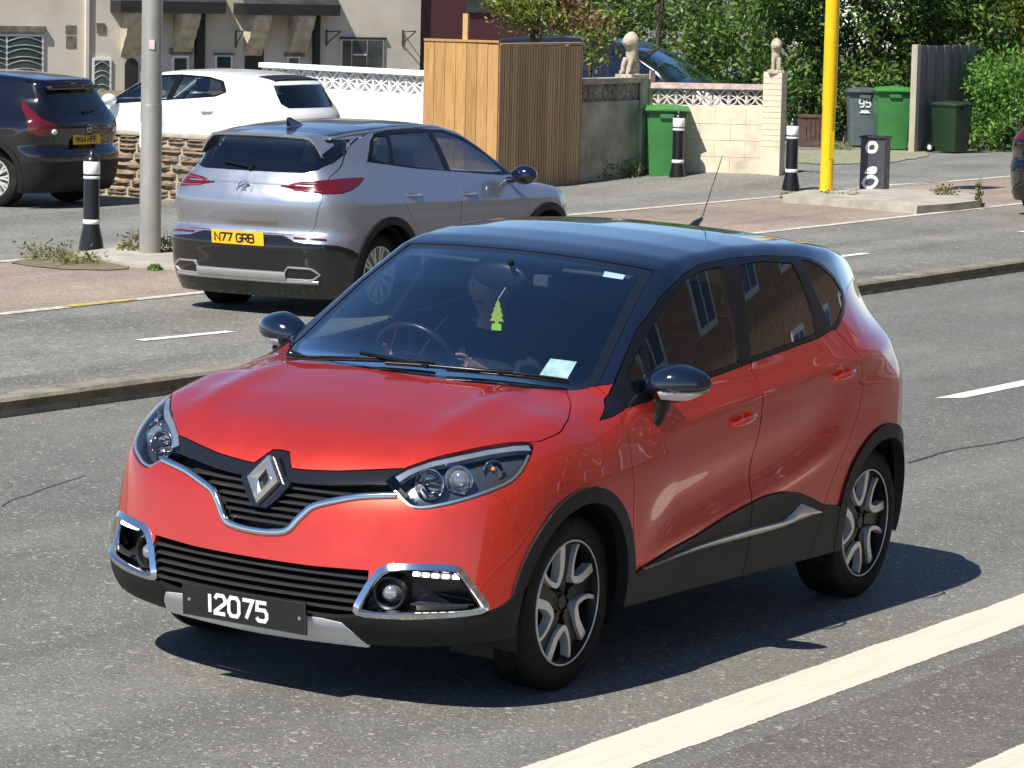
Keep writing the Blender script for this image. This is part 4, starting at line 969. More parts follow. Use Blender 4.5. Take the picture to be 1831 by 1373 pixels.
def build_car2(F,M0,name,label,cat,col,sp):
    root=empty(name,(0,0,0),0,label,cat); root.matrix_world=M0
    B=Body(F,**sp.get('grid',dict(nside=110,nend=54,nlow=24,nup=76)),XA=1.25,XB=-1.3)
    wr,ww=sp['wheel']; xf,xr=sp['axles']; D=lambda p:((p[1]-p[0])*.7071,p[2]); E_=lambda p:((p[1]+p[0])*.7071,p[2])
    def arc(cx,r,z0): return [(cx+r*math.cos(a),z0+r*math.sin(a)) for a in np.linspace(-.25*math.pi,1.25*math.pi,26)]
    B.label('rear_glass','R',sp['rearglass'],gap=.003)
    B.label('tail_lamp','E',[E_(p) for p in sp['tail']],gap=.003)
    B.label('screen','T',sp['screen'],gap=.003)
    for g in sp['glass']: B.label('cglass' if (g is sp['glass'][-1] and sp.get('clear')) else 'sglass','S',g,gap=.003)
    if 'lamp' in sp: B.label('headlight','D',[D(p) for p in sp['lamp']],gap=.003)
    if 'dlo' in sp: B.label('frame','S',sp['dlo'],gap=0)
    for x in(xf,xr): B.label('_arch','S',arc(x,wr+.07,wr+.01),gap=0)
    if sp.get('trim'):
        for x in(xf,xr): B.label('trim','S',arc(x,wr+.135,wr+.01),gap=0)
    B.label('_cut','S',[(xr+.3,.05),(xr+.3,sp['sill']),(xf-.3,sp['sill']),(xf-.3,.05)],gap=0)
    if 'rearlow' in sp: B.label('lower','E',[E_(p) for p in sp['rearlow']]+[E_((-.9,.9,.1)),E_((-3,.0,.1))],gap=.002)
    if 'sidelow' in sp: B.label('lower','S',sp['sidelow'],gap=0)
    if 'roof' in sp: B.label('roof','S',sp['roof'],gap=.002)
    for d in sp['doors']: B.label('door','S',d,gap=.004)
    B.label('tailgate','R',sp['gate'],gap=.004)
    B.label('bonnet','T',sp['bonnet'],gap=.003)
    B.tidy(2e-3)
    P=B.part; rm=sp.get('roofmat',col)
    P('body','body',col,root,th=.012,inner=.03); P('door','door',col,root,sides='each'); P('tailgate','tailgate',col,root); P('bonnet','bonnet',col,root)
    if 'roof' in sp: P('roof','roof',rm,root,inner=.03)
    if 'dlo' in sp: P('frame','window_frame',M['seal'],root,off=.001,sides='each',inner=.02)
    if sp.get('clear'): P('cglass','door_window',M['sideglass'],root,off=-.003,th=0,sides='each')
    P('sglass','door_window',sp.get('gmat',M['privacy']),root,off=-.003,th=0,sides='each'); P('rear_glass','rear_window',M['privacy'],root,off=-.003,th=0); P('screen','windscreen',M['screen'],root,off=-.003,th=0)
    P('tail_lamp','tail_lamp',M['redlens'],root,off=.004,sides='each')
    if 'lamp' in sp: P('headlight','headlight',M['whitelens'],root,off=.003,sides='each')
    if sp.get('trim'): P('trim','wheel_arch_trim',M['cladding'],root,off=.012,th=.05,sides='each')
    if 'rearlow' in sp or 'sidelow' in sp: P('lower','lower_cladding',sp.get('lowmat',M['cladding']),root,off=.006,th=.03)
    wb=wells(root,[(xf,wr+.06),(xr,wr+.06)],.86,.4,wr+.01,B); wb.box(xr+.42,xf-.42,-.78,.78,sp['sill']-.05,sp['sill']+.02); wb.box(xr-.6,xr-.36,-.6,.6,.28,.45); wb.box(xf+.36,xf+.6,-.6,.6,.28,.45); wb.box(xr-.3,xf+.2,-.42,.42,.3,.5)
    wb.build('underbody',M['dark'],root,smooth=30)
    q=MB(); q.box(xr-.4,xf-.2,-.70,.70,.5,.55); q.box(.55,1.0,-.66,.66,.55,.95)
    q.build('dashboard',M['dash'],root)
    for x,ys in((-.15,(-.37,.37)),(-1.0,(-.4,.4))):
        for y in ys:
            q=MB(); Mx=Matrix.Translation((x,y,.6))@Matrix.Rotation(R(-14),4,'Y'); q.box(-.07,.05,-.22,.22,0,.55,Mx,b=.05); q.box(-.05,.03,-.12,.12,.58,.76,Mx,b=.03); q.box(0,.45,-.23,.23,-.05,.08,b=.03,M=Matrix.Translation((x,y,.6))); q.build('seat',M['cloth'],root,smooth=50)
    for x in(xf,xr):
        for sg in(1,-1): make_wheel(root,x,(ww)*sg,wr,wr,sp.get('rim',.235),.22,sg,sp.get('wstyle','multi'),rot=random.random())
    for sg in(1,-1):
        q=MB(); q.sphere((sp['mirror'][0],sp['mirror'][1]*sg,sp['mirror'][2]),1,20,12,(.09,.125,.085)); q.tube([(sp['mirror'][0],(sp['mirror'][1]-.02)*sg,sp['mirror'][2]-.03),(sp['mirror'][0]+.03,(sp['mirror'][1]-.20)*sg,sp['mirror'][2]-.06)],.03,8); q.build('door_mirror',sp.get('mmat',M['black_gloss_sky_tint']),root,smooth=70)
    for x,z in sp['handles']:
        for sg in(1,-1):
            y=B.sy(x,z)[0,1]; q=MB(); q.tube([(x-.11,(y-.003)*sg,z+.004),(x-.08,(y+.022)*sg,z+.002),(x+.07,(y+.022)*sg,z-.002),(x+.10,(y-.003)*sg,z-.004)],[.010,.014,.014,.010],8); q.build('door_handle',sp.get('hmat',col),root,smooth=60)
    if 'plate' in sp:
        txt,z,xo,tilt=sp['plate']; x=B.sx(0,z,False)[0,0]-xo
        pr=Matrix.Translation((x,0,z))@Matrix.Rotation(R(tilt),4,'Y'); q=MB(); q.box(-.006,.006,-.26,.26,-.056,.056,pr,b=.002); pl=q.build('number_plate',M['plate_yellow'],root)
        text_mesh(txt,.050,.079,.011,.0135,pr@frame((-.0072,.225,-.0395),(0,-1,0),(0,0,1),(-1,0,0)),mat=M['ink'],parent=pl,name='plate_characters',space=.033)
    return root,B
def mirr(p): return p
def make_suv():
    pos=np.array([-13.69,-9.42,-.46]); pos[2]=-.455
    sp=dict(grid=dict(nside=150,nend=80,nlow=34,nup=110),wheel=(.352,.815),axles=(1.337,-1.337),sill=.28,trim=True,rim=.245,clear=True,lowmat=M['gblack'],
     rearglass=chaikin([(-.9,1.215),(.50,1.218),(.60,1.245),(.645,1.30),(.655,1.38),(.615,1.488),(-.9,1.505)],0),
     tail=[(-2.115,.315,1.108),(-2.07,.48,1.150),(-1.97,.62,1.168),(-1.80,.72,1.180),(-1.56,.80,1.180),(-1.66,.82,1.13),(-1.80,.83,1.085),(-1.93,.81,1.060),(-2.05,.70,1.055),(-2.11,.50,1.075)],
     screen=[(1.14,-.3),(1.14,.2),(1.06,.5),(.95,.66),(.30,.56),(.36,.3),(.37,-.3)],
     glass=[[(-1.34,1.325),(-1.10,1.275),(-.99,1.50),(-1.13,1.50),(-1.22,1.47)],[(-1.06,1.27),(-.26,1.195),(-.30,1.515),(-.95,1.515)],[(-.18,1.19),(.66,1.135),(.80,1.14),(.55,1.30),(.25,1.43),(-.02,1.505),(-.22,1.515)]],
     dlo=[(-1.42,1.30),(-.78,1.225),(.70,1.11),(.93,1.11),(.93,1.14),(.60,1.31),(.28,1.455),(0,1.525),(-.4,1.545),(-.95,1.545),(-1.17,1.525),(-1.28,1.46)],
     rearlow=[(-2.25,0,.705),(-2.17,.40,.705),(-2.14,.47,.665),(-2.08,.66,.650),(-1.98,.80,.640),(-1.85,.86,.60),(-1.75,.88,.55)],
     sidelow=[(-1.0,.1),(-1.0,.40),(-.6,.42),(.9,.42),(1.0,.40),(1.0,.1)],
     roof=[(-1.78,1.512),(-1.3,1.530),(-.9,1.552),(-.4,1.556),(0,1.54),(.3,1.47),(.6,1.33),(.93,1.15),(1.1,1.2),(1.1,1.7),(-2.3,1.7),(-2.3,1.508)],roofmat=M['suv_roof'],
     doors=[[(-.19,.2),(-.19,.80),(-.17,1.0),(-.22,1.22),(.95,1.2),(.98,.9),(.93,.2)],[(-.19,.2),(-.19,.80),(-.17,1.0),(-.22,1.22),(-1.10,1.3),(-1.16,1.22),(-1.19,1.10),(-1.13,.95),(-.98,.78),(-.84,.62),(-.78,.2)]],
     gate=[(-.9,.715),(.60,.715),(.66,.80),(.72,1.0),(.68,1.26),(.62,1.52),(-.9,1.54)],
     bonnet=[(1.16,-.3),(1.16,.2),(1.10,.5),(1.0,.66),(1.6,.72),(2.0,.62),(2.12,.4),(2.16,0),(2.16,-.3)],
     mirror=(.74,1.0,1.12),handles=[(.0,.985),(-.93,1.015)],hmat=M['chrome'],plate=('N77 GRB',.672,.030,-6),mmat=M['black_gloss_sky_tint'])
    root,B=build_car2(F_suv,lean(pos,180),'silver_car','silver estate SUV with a yellow rear plate N77 GRB driving away','car',M['silver'],sp)
    # rear details
    P0=[(y,z) for y,z in ((-.66,.345),(-.70,.40),(-.62,.445),(-.44,.445),(-.37,.405),(.37,.405),(.44,.445),(.62,.445),(.70,.40),(.66,.345),(.40,.330),(-.40,.330))]
    q=MB(); 
    def bar(pts,w,h,out,nm,mt,closed=False):
        p=resample([(0,a,b) for a,b in pts],.03,closed); Q=B.sx(abs(p[:,1]),p[:,2],False); N=B.nrm(Q); sgn=np.where(p[:,1]<0,-1,1); Q[:,1]*=sgn; N[:,1]*=sgn; Q=Q+N*out
        V,F=sweep(Q,N,rprof(w,h),closed); b=MB(); b.add(V,F); return b.build(nm,mt,root,smooth=50)
    bar([(-.44,.375),(.44,.375)],.075,.022,.006,'skid_plate',M['satin2'])
    for s_ in(1,-1):
        bar([(s_*.40,.352),(s_*.46,.452),(s_*.66,.448),(s_*.72,.40),(s_*.66,.352)],.015,.022,.0,'exhaust_frame',M['satin2'],True)
    bar([(-.70,.335),(.70,.335)],.03,.02,.004,'lower_lip',M['satin2'])
    for s_ in(1,-1): bar([(s_*.50,.690),(s_*.66,.688),(s_*.76,.682)],.022,.008,.0,'reflector',M['redlens'])
    bar([(-.62,1.118),(-.3,1.122),(0,1.122),(.3,1.122),(.62,1.118)],.012,.005,0,'tailgate_crease',M['silver'])
    # inner lamp strips
    for s_ in(1,-1):
        bar([(s_*.40,1.112),(s_*.52,1.135),(s_*.64,1.140)],.012,.010,0,'lamp_strip',M['pinklens']); bar([(s_*.46,1.085),(s_*.58,1.075),(s_*.70,1.075)],.014,.010,0,'lamp_strip',M['pinklens'])
    # badge: a ring with a winged figure bent inside
    x=B.sx(0,1.085,False)[0,0]; q=MB(); Mx=frame((x-.004,0,1.065),(0,-1,0),(0,0,1),(-1,0,0))
    Mx=Mx@Matrix.Scale(1.25,4); q.lathe([(.062,0),(.064,.010),(.056,.012),(.054,0)],28,Mx); q.tube([Mx@Vector(p) for p in((-.035,-.035,.004),(-.01,.0,.01),(.005,.035,.008),(.03,.045,.004))],.008,6); q.tube([Mx@Vector(p) for p in((-.02,.03,.004),(.005,.0,.01),(.03,-.02,.004))],.008,6); q.tube([Mx@Vector(p) for p in((.005,0,.006),(0,-.05,.004))],.006,6); q.build('badge',M['chrome'],root,smooth=50)
    # model lettering, too small to read
    # rear wiper, spoiler lip, fin antenna, rails
    q=MB(); xx=B.sx(0,1.255,False)[0,0]; q.tube([(xx-.02,-.02,1.25),(xx+.0,.30,1.285)],[.018,.008],8); q.tube([(xx-.02,-.02,1.25),(xx-.015,.02,1.23)],.022,8); q.build('rear_wiper',M['seal'],root,smooth=60)
    q=MB(); ys=np.linspace(-.60,.60,21); V=[];F=[]
    for y in ys:
        e=B.sz(-1.86,abs(y))[0]; V+=[(-1.74,y,B.sz(-1.74,abs(y))[0,2]+.003),(-1.965+.10*y*y,y,e[2]+.004),(-1.96+.10*y*y,y,e[2]-.020),(-1.86,y,e[2]-.03)]
    for i in range(20):
        for k in range(3): F.append((4*i+k,4*i+4+k,4*i+5+k,4*i+1+k))
    q.add(V,F); q.build('roof_spoiler',M['silver'],root,smooth=40)
    xs=np.array([-1.75,-1.5,-1.2,-.8,-.3,.1,.35,.6,.85]); zs=np.array([1.495,1.523,1.540,1.556,1.560,1.540,1.47,1.345,1.20]); 
    for s_ in(1,-1):
        p=B.sy(xs,zs); p=resample(np.array(smooth_pts(p,5)),.05); p[:,1]*=s_; n=B.nrm(p*[1,s_,1])*[1,s_,1]; V,F=sweep(p,n,rprof(.018,.012)); b=MB(); b.add(V,F); b.build('roof_rail_trim',M['satin'],root,smooth=50)
    q=MB(); z=B.sz(-1.45,0)[0,2]
    q.add([(-1.30,0,z+.01),(-1.52,-.025,z),(-1.52,.025,z),(-1.55,0,z+.075),(-1.50,0,z+.078)],[(0,2,1),(0,1,3,4),(0,4,3,2),(1,2,3)]); q.build('shark_fin_antenna',M['black_gloss_sky_tint'],root)
    return root
def make_juke():
    pos=gp(62,364); hd=270; Mx=lean(pos,hd); pos=np.array((Mx@Matrix.Translation((1.265,0,0))).translation)
    k=(.93,.955,.985)
    S=lambda l:[(a*k[0],b*k[2]) for a,b in l]; Rr=lambda l:[(a*k[1],b*k[2]) for a,b in l]; T3=lambda l:[(a*k[0],b*k[1],c*k[2]) for a,b,c in l]; TT=lambda l:[(a*k[0],b*k[1]) for a,b in l]
    sp=dict(grid=dict(nside=90,nend=60,nlow=22,nup=80),wheel=(.335,.775),axles=(1.265,-1.265),sill=.28,trim=True,rim=.225,
     rearglass=chaikin(Rr([(-.9,1.10),(.40,1.10),(.52,1.16),(.56,1.30),(.52,1.47),(-.9,1.49)]),0),
     tail=T3([(-1.80,.78,1.28),(-1.90,.74,1.18),(-2.0,.70,1.08),(-2.1,.52,1.00),(-2.14,.50,.90),(-2.10,.62,.86),(-2.0,.76,.86),(-1.88,.82,.92),(-1.86,.80,1.05),(-1.78,.79,1.2)]),
     screen=TT([(1.14,-.3),(1.14,.2),(1.06,.5),(.95,.66),(.30,.56),(.36,.3),(.37,-.3)]),
     glass=[S([(-.98,1.27),(-.26,1.195),(-.30,1.50),(-.85,1.47)]),S([(-.18,1.19),(.66,1.135),(.80,1.14),(.55,1.30),(.25,1.43),(-.02,1.50),(-.22,1.505)])],
     rearlow=T3([(-2.25,0,.56),(-2.14,.5,.56),(-2.0,.78,.56),(-1.85,.85,.54),(-1.75,.88,.5)]),sidelow=S([(-1.0,.1),(-1.0,.40),(.9,.40),(1.0,.40),(1.0,.1)]),
     doors=[S([(-.19,.2),(-.19,1.0),(-.22,1.22),(.95,1.2),(.98,.9),(.93,.2)]),S([(-.19,.2),(-.19,1.0),(-.22,1.22),(-1.02,1.3),(-1.12,1.05),(-.98,.78),(-.84,.62),(-.78,.2)])],
     gate=Rr([(-.9,.60),(.56,.60),(.60,.9),(.56,1.1),(.58,1.5),(-.9,1.52)]),bonnet=TT([(1.16,-.3),(1.16,.2),(1.0,.66),(1.6,.72),(2.0,.62),(2.16,0),(2.16,-.3)]),
     mirror=(.68,.97,1.10),handles=[(.0,.96)],plate=('YK14 HPF',.80,.012,4))
    root,B=build_car2(scaled(F_suv,*k),lean(pos,hd),'black_car','black compact crossover parked nose-in on the drive at the left edge, boomerang tail lamps','car',M['black_purple'],sp)
    q=MB(); xx=B.sx(0,1.13,False)[0,0]; q.tube([(xx-.02,0,1.12),(xx-.01,-.28,1.15)],[.02,.008],8); q.build('rear_wiper',M['seal'],root,smooth=60)
    z=B.sz(-1.80,0)[0,2]; q=MB(); q.box(-1.86,-1.66,-.45,.45,z-.03,z+.02,b=.015); sp_=q.build('roof_spoiler',M['black_gloss_sky_tint'],root,smooth=50)
    q=MB(); q.box(-1.875,-1.85,-.10,.10,z-.012,z+.008,b=.003); q.build('brake_light',M['redlens'],sp_)
    x=B.sx(0,.94,False)[0,0]; q=MB(); Mb=frame((x-.004,0,.93),(0,-1,0),(0,0,1),(-1,0,0)); q.lathe([(.045,0),(.046,.008),(.038,.009),(.037,0)],24,Mb); q.box(-.055,.055,-.010,.010,0,.010,Mb); q.build('badge',M['chrome'],root)
    for s_ in(1,-1):
        q=MB(); y,zz=.60,.90; xx=B.sx(y*k[1],zz,False)[0,0]; q.sphere((xx-.0,s_*.57,.90),1,16,10,(.02,.05,.035)); q.build('reversing_lamp',M['whitelens'],root,smooth=180)
    return root
def make_hatch():
    k=(1.05,1.03,.94); pos=by_top(356,122,1.46)
    S=lambda l:[(a*k[0],b*k[2]) for a,b in l]; Rr=lambda l:[(a*k[1],b*k[2]) for a,b in l]; T3=lambda l:[(a*k[0],b*k[1],c*k[2]) for a,b,c in l]; TT=lambda l:[(a*k[0],b*k[1]) for a,b in l]
    sp=dict(grid=dict(nside=110,nend=60,nlow=20,nup=80),wheel=(.31,.78),axles=(1.27,-1.27),sill=.22,rim=.2,
     rearglass=Rr([(-.9,1.06),(.50,1.06),(.58,1.12),(.54,1.38),(-.9,1.40)]),
     tail=T3([(-1.90,.52,.70),(-1.90,.52,.86),(-1.75,.72,.88),(-1.66,.78,.86),(-1.68,.84,.74),(-1.80,.75,.70)]),
     screen=TT([(1.262,-.3),(1.262,0),(1.245,.30),(1.17,.50),(1.06,.625),(.93,.680),(.309,.556),(.345,.2),(.35,-.3)]),
     glass=[S([(-.95,1.26),(-.80,1.205),(-.15,1.13),(-.22,1.46),(-.66,1.45),(-.84,1.40)]),S([(-.06,1.12),(.60,1.06),(.86,1.045),(.66,1.22),(.36,1.38),(.18,1.44),(-.12,1.465)])],
     dlo=S([(-1.0,1.26),(-.85,1.19),(.6,1.040),(.955,1.02),(.62,1.270),(.40,1.40),(.18,1.46),(-.187,1.485),(-.66,1.47),(-.9,1.42)]),
     doors=[S([(.93,.10),(.945,.42),(1.0,.79),(1.0,1.05),(.9,1.2),(-.2,1.25),(-.078,1.0),(-.03,.5),(.03,.1)]),S([(.03,.1),(-.03,.5),(-.078,1.0),(-.2,1.3),(-.9,1.3),(-.975,1.08),(-1.0,.9),(-.82,.62),(-.67,.40),(-.6,.1)])],
     gate=Rr([(-.9,.60),(.56,.62),(.60,.85),(.56,1.4),(-.9,1.42)]),bonnet=TT([(2.02,-.3),(2.02,.3),(1.9,.5),(1.6,.74),(1.40,.79),(1.18,.708),(1.05,.63),(1.22,.36),(1.28,0),(1.28,-.3)]),
     lamp=T3([(1.98,.46,.822),(1.89,.545,.878),(1.74,.678,.922),(1.6,.78,.93),(1.7,.81,.844),(1.89,.73,.76),(2.0,.55,.73)]),
     mirror=(.80,.98,1.02),handles=[(.08,.90),(-.80,.93)],gmat=M['sideglass'],mmat=M['white_paint'],wstyle='five')
    root,B=build_car2(scaled(F_red,*k),lean(pos,268),'white_car','white hatchback parked on the drive behind the brown stone wall','car',M['white_paint'],sp)
    ys=np.linspace(-.5,.5,11); V=[];F=[]
    for y in ys:
        e=B.sz(-1.45,abs(y))[0]; V+=[(-1.35,y,B.sz(-1.35,abs(y))[0,2]+.004),(-1.66+.12*y*y,y,e[2]-.02),(-1.655+.12*y*y,y,e[2]-.045),(-1.5,y,e[2]-.05)]
    for i in range(10):
        for kk in range(3): F.append((4*i+kk,4*i+4+kk,4*i+5+kk,4*i+1+kk))
    q=MB(); q.add(V,F); q.build('roof_spoiler',M['cladding'],root,smooth=40)
    return root
def make_van():
    pos=by_top(1108,64,1.86)
    sp=dict(grid=dict(nside=70,nend=40,nlow=14,nup=56),wheel=(.33,.80),axles=(1.37,-1.37),sill=.25,rim=.2,
     rearglass=[(-.9,1.15),(.66,1.15),(.60,1.68),(-.9,1.70)],tail=[(-2.1,.6,.9),(-2.1,.6,1.4),(-1.95,.85,1.4),(-1.95,.85,.9)],
     screen=[(1.46,-.3),(1.46,.3),(1.36,.6),(1.28,.72),(.42,.60),(.50,.3),(.52,-.3)],
     glass=[[(-1.9,1.25),(-.95,1.22),(-.95,1.62),(-1.8,1.60)],[(-.85,1.21),(.10,1.18),(.02,1.66),(-.85,1.64)],[(.2,1.17),(1.0,1.13),(1.10,1.20),(.80,1.42),(.5,1.60),(.12,1.66)]],
     doors=[[(.14,.2),(.14,1.1),(.06,1.7),(.6,1.6),(1.2,1.1),(1.1,.6),(.98,.2)],[(.14,.2),(.14,1.1),(.06,1.7),(-.9,1.7),(-.9,.2)]],
     gate=[(-.9,.5),(.7,.5),(.7,1.72),(-.9,1.74)],bonnet=[(1.5,-.3),(1.5,.3),(1.36,.66),(1.9,.66),(2.15,.4),(2.18,-.3)],
     lamp=[(2.1,.5,.75),(2.05,.5,.95),(1.8,.78,1.05),(1.7,.85,1.0),(1.9,.82,.8)],mirror=(1.0,1.02,1.20),handles=[(.28,1.0)],wstyle='five')
    return build_car2(F_van,lean(pos,92),'dark_van','dark grey people carrier parked behind the patterned garden wall, large sloping windscreen','van',M['van_grey'],sp)[0]
def make_edge_car():
    p=gp(1838,379); Mx=lean(p,180); pos=np.array((Mx@Matrix.Translation((1.337*.97,-.80,0))).translation)
    k=(.97,.96,.93); S=lambda l:[(a*k[0],b*k[2]) for a,b in l]; Rr=lambda l:[(a*k[1],b*k[2]) for a,b in l]; T3=lambda l:[(a*k[0],b*k[1],c*k[2]) for a,b,c in l]; TT=lambda l:[(a*k[0],b*k[1]) for a,b in l]
    sp=dict(grid=dict(nside=60,nend=40,nlow=14,nup=50),wheel=(.33,.79),axles=(1.30,-1.30),sill=.27,rim=.22,
     rearglass=Rr([(-.9,1.18),(.52,1.18),(.60,1.3),(.56,1.47),(-.9,1.49)]),
     tail=T3([(-2.1,.50,1.02),(-2.1,.50,1.18),(-1.95,.72,1.22),(-1.7,.80,1.20),(-1.8,.84,1.02),(-2.0,.78,1.0)]),
     screen=TT([(1.14,-.3),(1.14,.2),(1.06,.5),(.95,.66),(.30,.56),(.36,.3),(.37,-.3)]),
     glass=[S([(-1.06,1.27),(-.26,1.195),(-.30,1.50),(-.95,1.50)]),S([(-.18,1.19),(.66,1.135),(.80,1.14),(.55,1.30),(.25,1.43),(-.02,1.50),(-.22,1.505)])],
     doors=[S([(-.19,.2),(-.22,1.22),(.95,1.2),(.93,.2)])],gate=Rr([(-.9,.70),(.62,.70),(.62,1.5),(-.9,1.52)]),bonnet=TT([(1.16,-.3),(1.16,.2),(1.0,.66),(1.6,.72),(2.0,.62),(2.16,0),(2.16,-.3)]),
     mirror=(.70,.97,1.05),handles=[(.0,.95)])
    return build_car2(scaled(F_suv,*k),lean(pos,180),'dark_blue_car','dark blue car leaving the frame at the right edge, red tail lamp just in view','car',M['black_purple'],sp)[0]
M['silver']=car_paint('silver_paint',(.42,.45,.52),.75,.33,(.24,.26,.31)); M['suv_roof']=car_paint('dark_blue_roof_paint',(.030,.045,.075),.4,.3)
M['black_purple']=car_paint('black_violet_paint',(.004,.003,.006),0,.12); M['white_paint']=car_paint('white_paint',(.86,.86,.86),0,.4,(.80,.80,.80)); M['van_grey']=car_paint('dark_grey_paint',(.012,.012,.014),0,.15)
M['satin2']=mat('satin_bumper_silver',(.55,.56,.58),.3,.7,var=.05)
M['pinklens']=mat('bright_lamp_strip',(.30,.04,.05),.15,coat=.6)
# ================= ground, road, kerb =================
def asphalt(name,base,chip,scale=95.,patch=.5,tint=(.16,.15,.13),bump=.6,seam=False):
    t=NT(name); tc=t.n('ShaderNodeTexCoord'); P=tc.outputs['Object']
    v=t.n('ShaderNodeTexVoronoi',Vector=P,Scale=scale); bw=t.n('ShaderNodeSeparateColor',Color=v.outputs['Color'])
    v2=t.n('ShaderNodeTexVoronoi',Vector=P,Scale=scale*.45); b2=t.n('ShaderNodeSeparateColor',Color=v2.outputs['Color'])
    n1=t.n('ShaderNodeTexNoise',Vector=P,Scale=.45,Detail=7.,Roughness=.62); n2=t.n('ShaderNodeTexNoise',Vector=P,Scale=7.,Detail=6.,Roughness=.7)
    st=t.n('ShaderNodeMapping',Vector=P,Scale=(.06,1.4,1.)); n3=t.n('ShaderNodeTexNoise',Vector=st.outputs[0],Scale=1.,Detail=3.)
    a=t.n('ShaderNodeMapRange',Value=bw.outputs[0],From_Min=.0,From_Max=1.,To_Min=.70,To_Max=1.30)
    br=t.n('ShaderNodeMapRange',Value=bw.outputs[1],From_Min=.955,From_Max=.975,To_Max=1.); br2=t.n('ShaderNodeMapRange',Value=b2.outputs[1],From_Min=.985,From_Max=.992,To_Max=.8)
    m1=t.n('ShaderNodeMapRange',Value=n1.outputs[0],From_Min=.3,From_Max=.7,To_Min=1-patch*.35,To_Max=1+patch*.3)
    m2=t.n('ShaderNodeMapRange',Value=n2.outputs[0],From_Min=.3,From_Max=.7,To_Min=.88,To_Max=1.12); m3=t.n('ShaderNodeMapRange',Value=n3.outputs[0],From_Min=.35,From_Max=.65,To_Min=.80,To_Max=1.12)
    k=t.n('ShaderNodeMath',{'operation':'MULTIPLY'},_0=a.outputs[0],_1=m1.outputs[0]); k=t.n('ShaderNodeMath',{'operation':'MULTIPLY'},_0=k.outputs[0],_1=m2.outputs[0]); k=t.n('ShaderNodeMath',{'operation':'MULTIPLY'},_0=k.outputs[0],_1=m3.outputs[0])
    col=t.n('ShaderNodeMix',{'data_type':'RGBA','blend_type':'MULTIPLY'}); col.inputs[0].default_value=1; col.inputs[6].default_value=c4(base); t.l(k.outputs[0],col.inputs[7])
    mx=t.n('ShaderNodeMix',{'data_type':'RGBA'}); t.l(br.outputs[0],mx.inputs[0]); t.l(col.outputs[2],mx.inputs[6]); mx.inputs[7].default_value=c4(chip)
    my=t.n('ShaderNodeMix',{'data_type':'RGBA'}); t.l(br2.outputs[0],my.inputs[0]); t.l(mx.outputs[2],my.inputs[6]); my.inputs[7].default_value=c4(chip)
    n4=t.n('ShaderNodeTexNoise',Vector=P,Scale=1.3,Detail=9.,Roughness=.75); r4=t.n('ShaderNodeMapRange',Value=n4.outputs[0],From_Min=.52,From_Max=.72,To_Max=.35)
    mz=t.n('ShaderNodeMix',{'data_type':'RGBA'}); t.l(r4.outputs[0],mz.inputs[0]); t.l(my.outputs[2],mz.inputs[6]); mz.inputs[7].default_value=c4(tint)
    b=t.n('ShaderNodeBsdfPrincipled',Roughness=.82); b.inputs['Specular IOR Level'].default_value=.35; t.l(mz.outputs[2],b.inputs['Base Color'])
    bp=t.n('ShaderNodeBump',Height=bw.outputs[2],Strength=bump,Distance=.006); t.l(bp.outputs[0],b.inputs['Normal']); t.l(b.outputs[0],t.out.inputs[0]); return t.m
M['asphalt']=asphalt('asphalt',(.148,.147,.136),(.36,.35,.32),120.,.45,(.19,.18,.155))
M['asphalt_dark']=asphalt('asphalt_hatched_zone',(.120,.116,.106),(.30,.29,.26),110.,.5,(.15,.14,.12))
M['asphalt_far']=asphalt('far_asphalt',(.185,.180,.160),(.36,.35,.32),60.,.8,(.23,.22,.19),.4)
M['red_tarmac']=asphalt('faded_red_tarmac',(.27,.215,.175),(.38,.33,.28),60.,.8,(.30,.26,.20),.4)
M['pavement']=asphalt('footway_asphalt',(.19,.188,.172),(.33,.33,.31),60.,.7,(.23,.225,.20),.4)
M['line']=mat('road_line_paint',(.88,.81,.66),.7,var=.05,vs=5,dirt=.06,bump=.4,bs=160)
def worn_paint(name,col):
    t=NT(name); tc=t.n('ShaderNodeTexCoord'); P=tc.outputs['Object']; mp=t.n('ShaderNodeMapping',Vector=P,Scale=(1.2,26.,1.)); n=t.n('ShaderNodeTexNoise',Vector=mp.outputs[0],Scale=1.,Detail=5.,Roughness=.6)
    v=t.n('ShaderNodeTexVoronoi',Vector=P,Scale=110.); sc=t.n('ShaderNodeSeparateColor',Color=v.outputs['Color']); r=t.n('ShaderNodeMapRange',Value=n.outputs[0],From_Min=.48,From_Max=.74,To_Max=.30)
    n2=t.n('ShaderNodeTexNoise',Vector=P,Scale=5.,Detail=8.,Roughness=.75); r2=t.n('ShaderNodeMapRange',Value=n2.outputs[0],From_Min=.60,From_Max=.70); hole=t.n('ShaderNodeMath',{'operation':'GREATER_THAN'},_0=sc.outputs[0],_1=.80); hm=t.n('ShaderNodeMath',{'operation':'MULTIPLY'},_0=hole.outputs[0],_1=r2.outputs[0]); ad=t.n('ShaderNodeMath',{'operation':'MAXIMUM'},_0=r.outputs[0],_1=hm.outputs[0])
    mx=t.n('ShaderNodeMix',{'data_type':'RGBA'}); t.l(ad.outputs[0],mx.inputs[0]); mx.inputs[6].default_value=c4(col); mx.inputs[7].default_value=(.30,.26,.20,1)
    b=t.n('ShaderNodeBsdfPrincipled',Roughness=.7); t.l(mx.outputs[2],b.inputs['Base Color']); bp=t.n('ShaderNodeBump',Height=sc.outputs[1],Strength=.25,Distance=.004); t.l(bp.outputs[0],b.inputs['Normal']); t.l(b.outputs[0],t.out.inputs[0]); return t.m
M['line']=worn_paint('worn_road_line_paint',(.58,.545,.46)); M['line2']=mat('worn_line_paint',(.62,.59,.50),.75,var=.25,vs=14,dirt=.6)
M['line_w']=mat('white_line_paint',(.80,.76,.78),.7,var=.12,vs=9,dirt=.2)
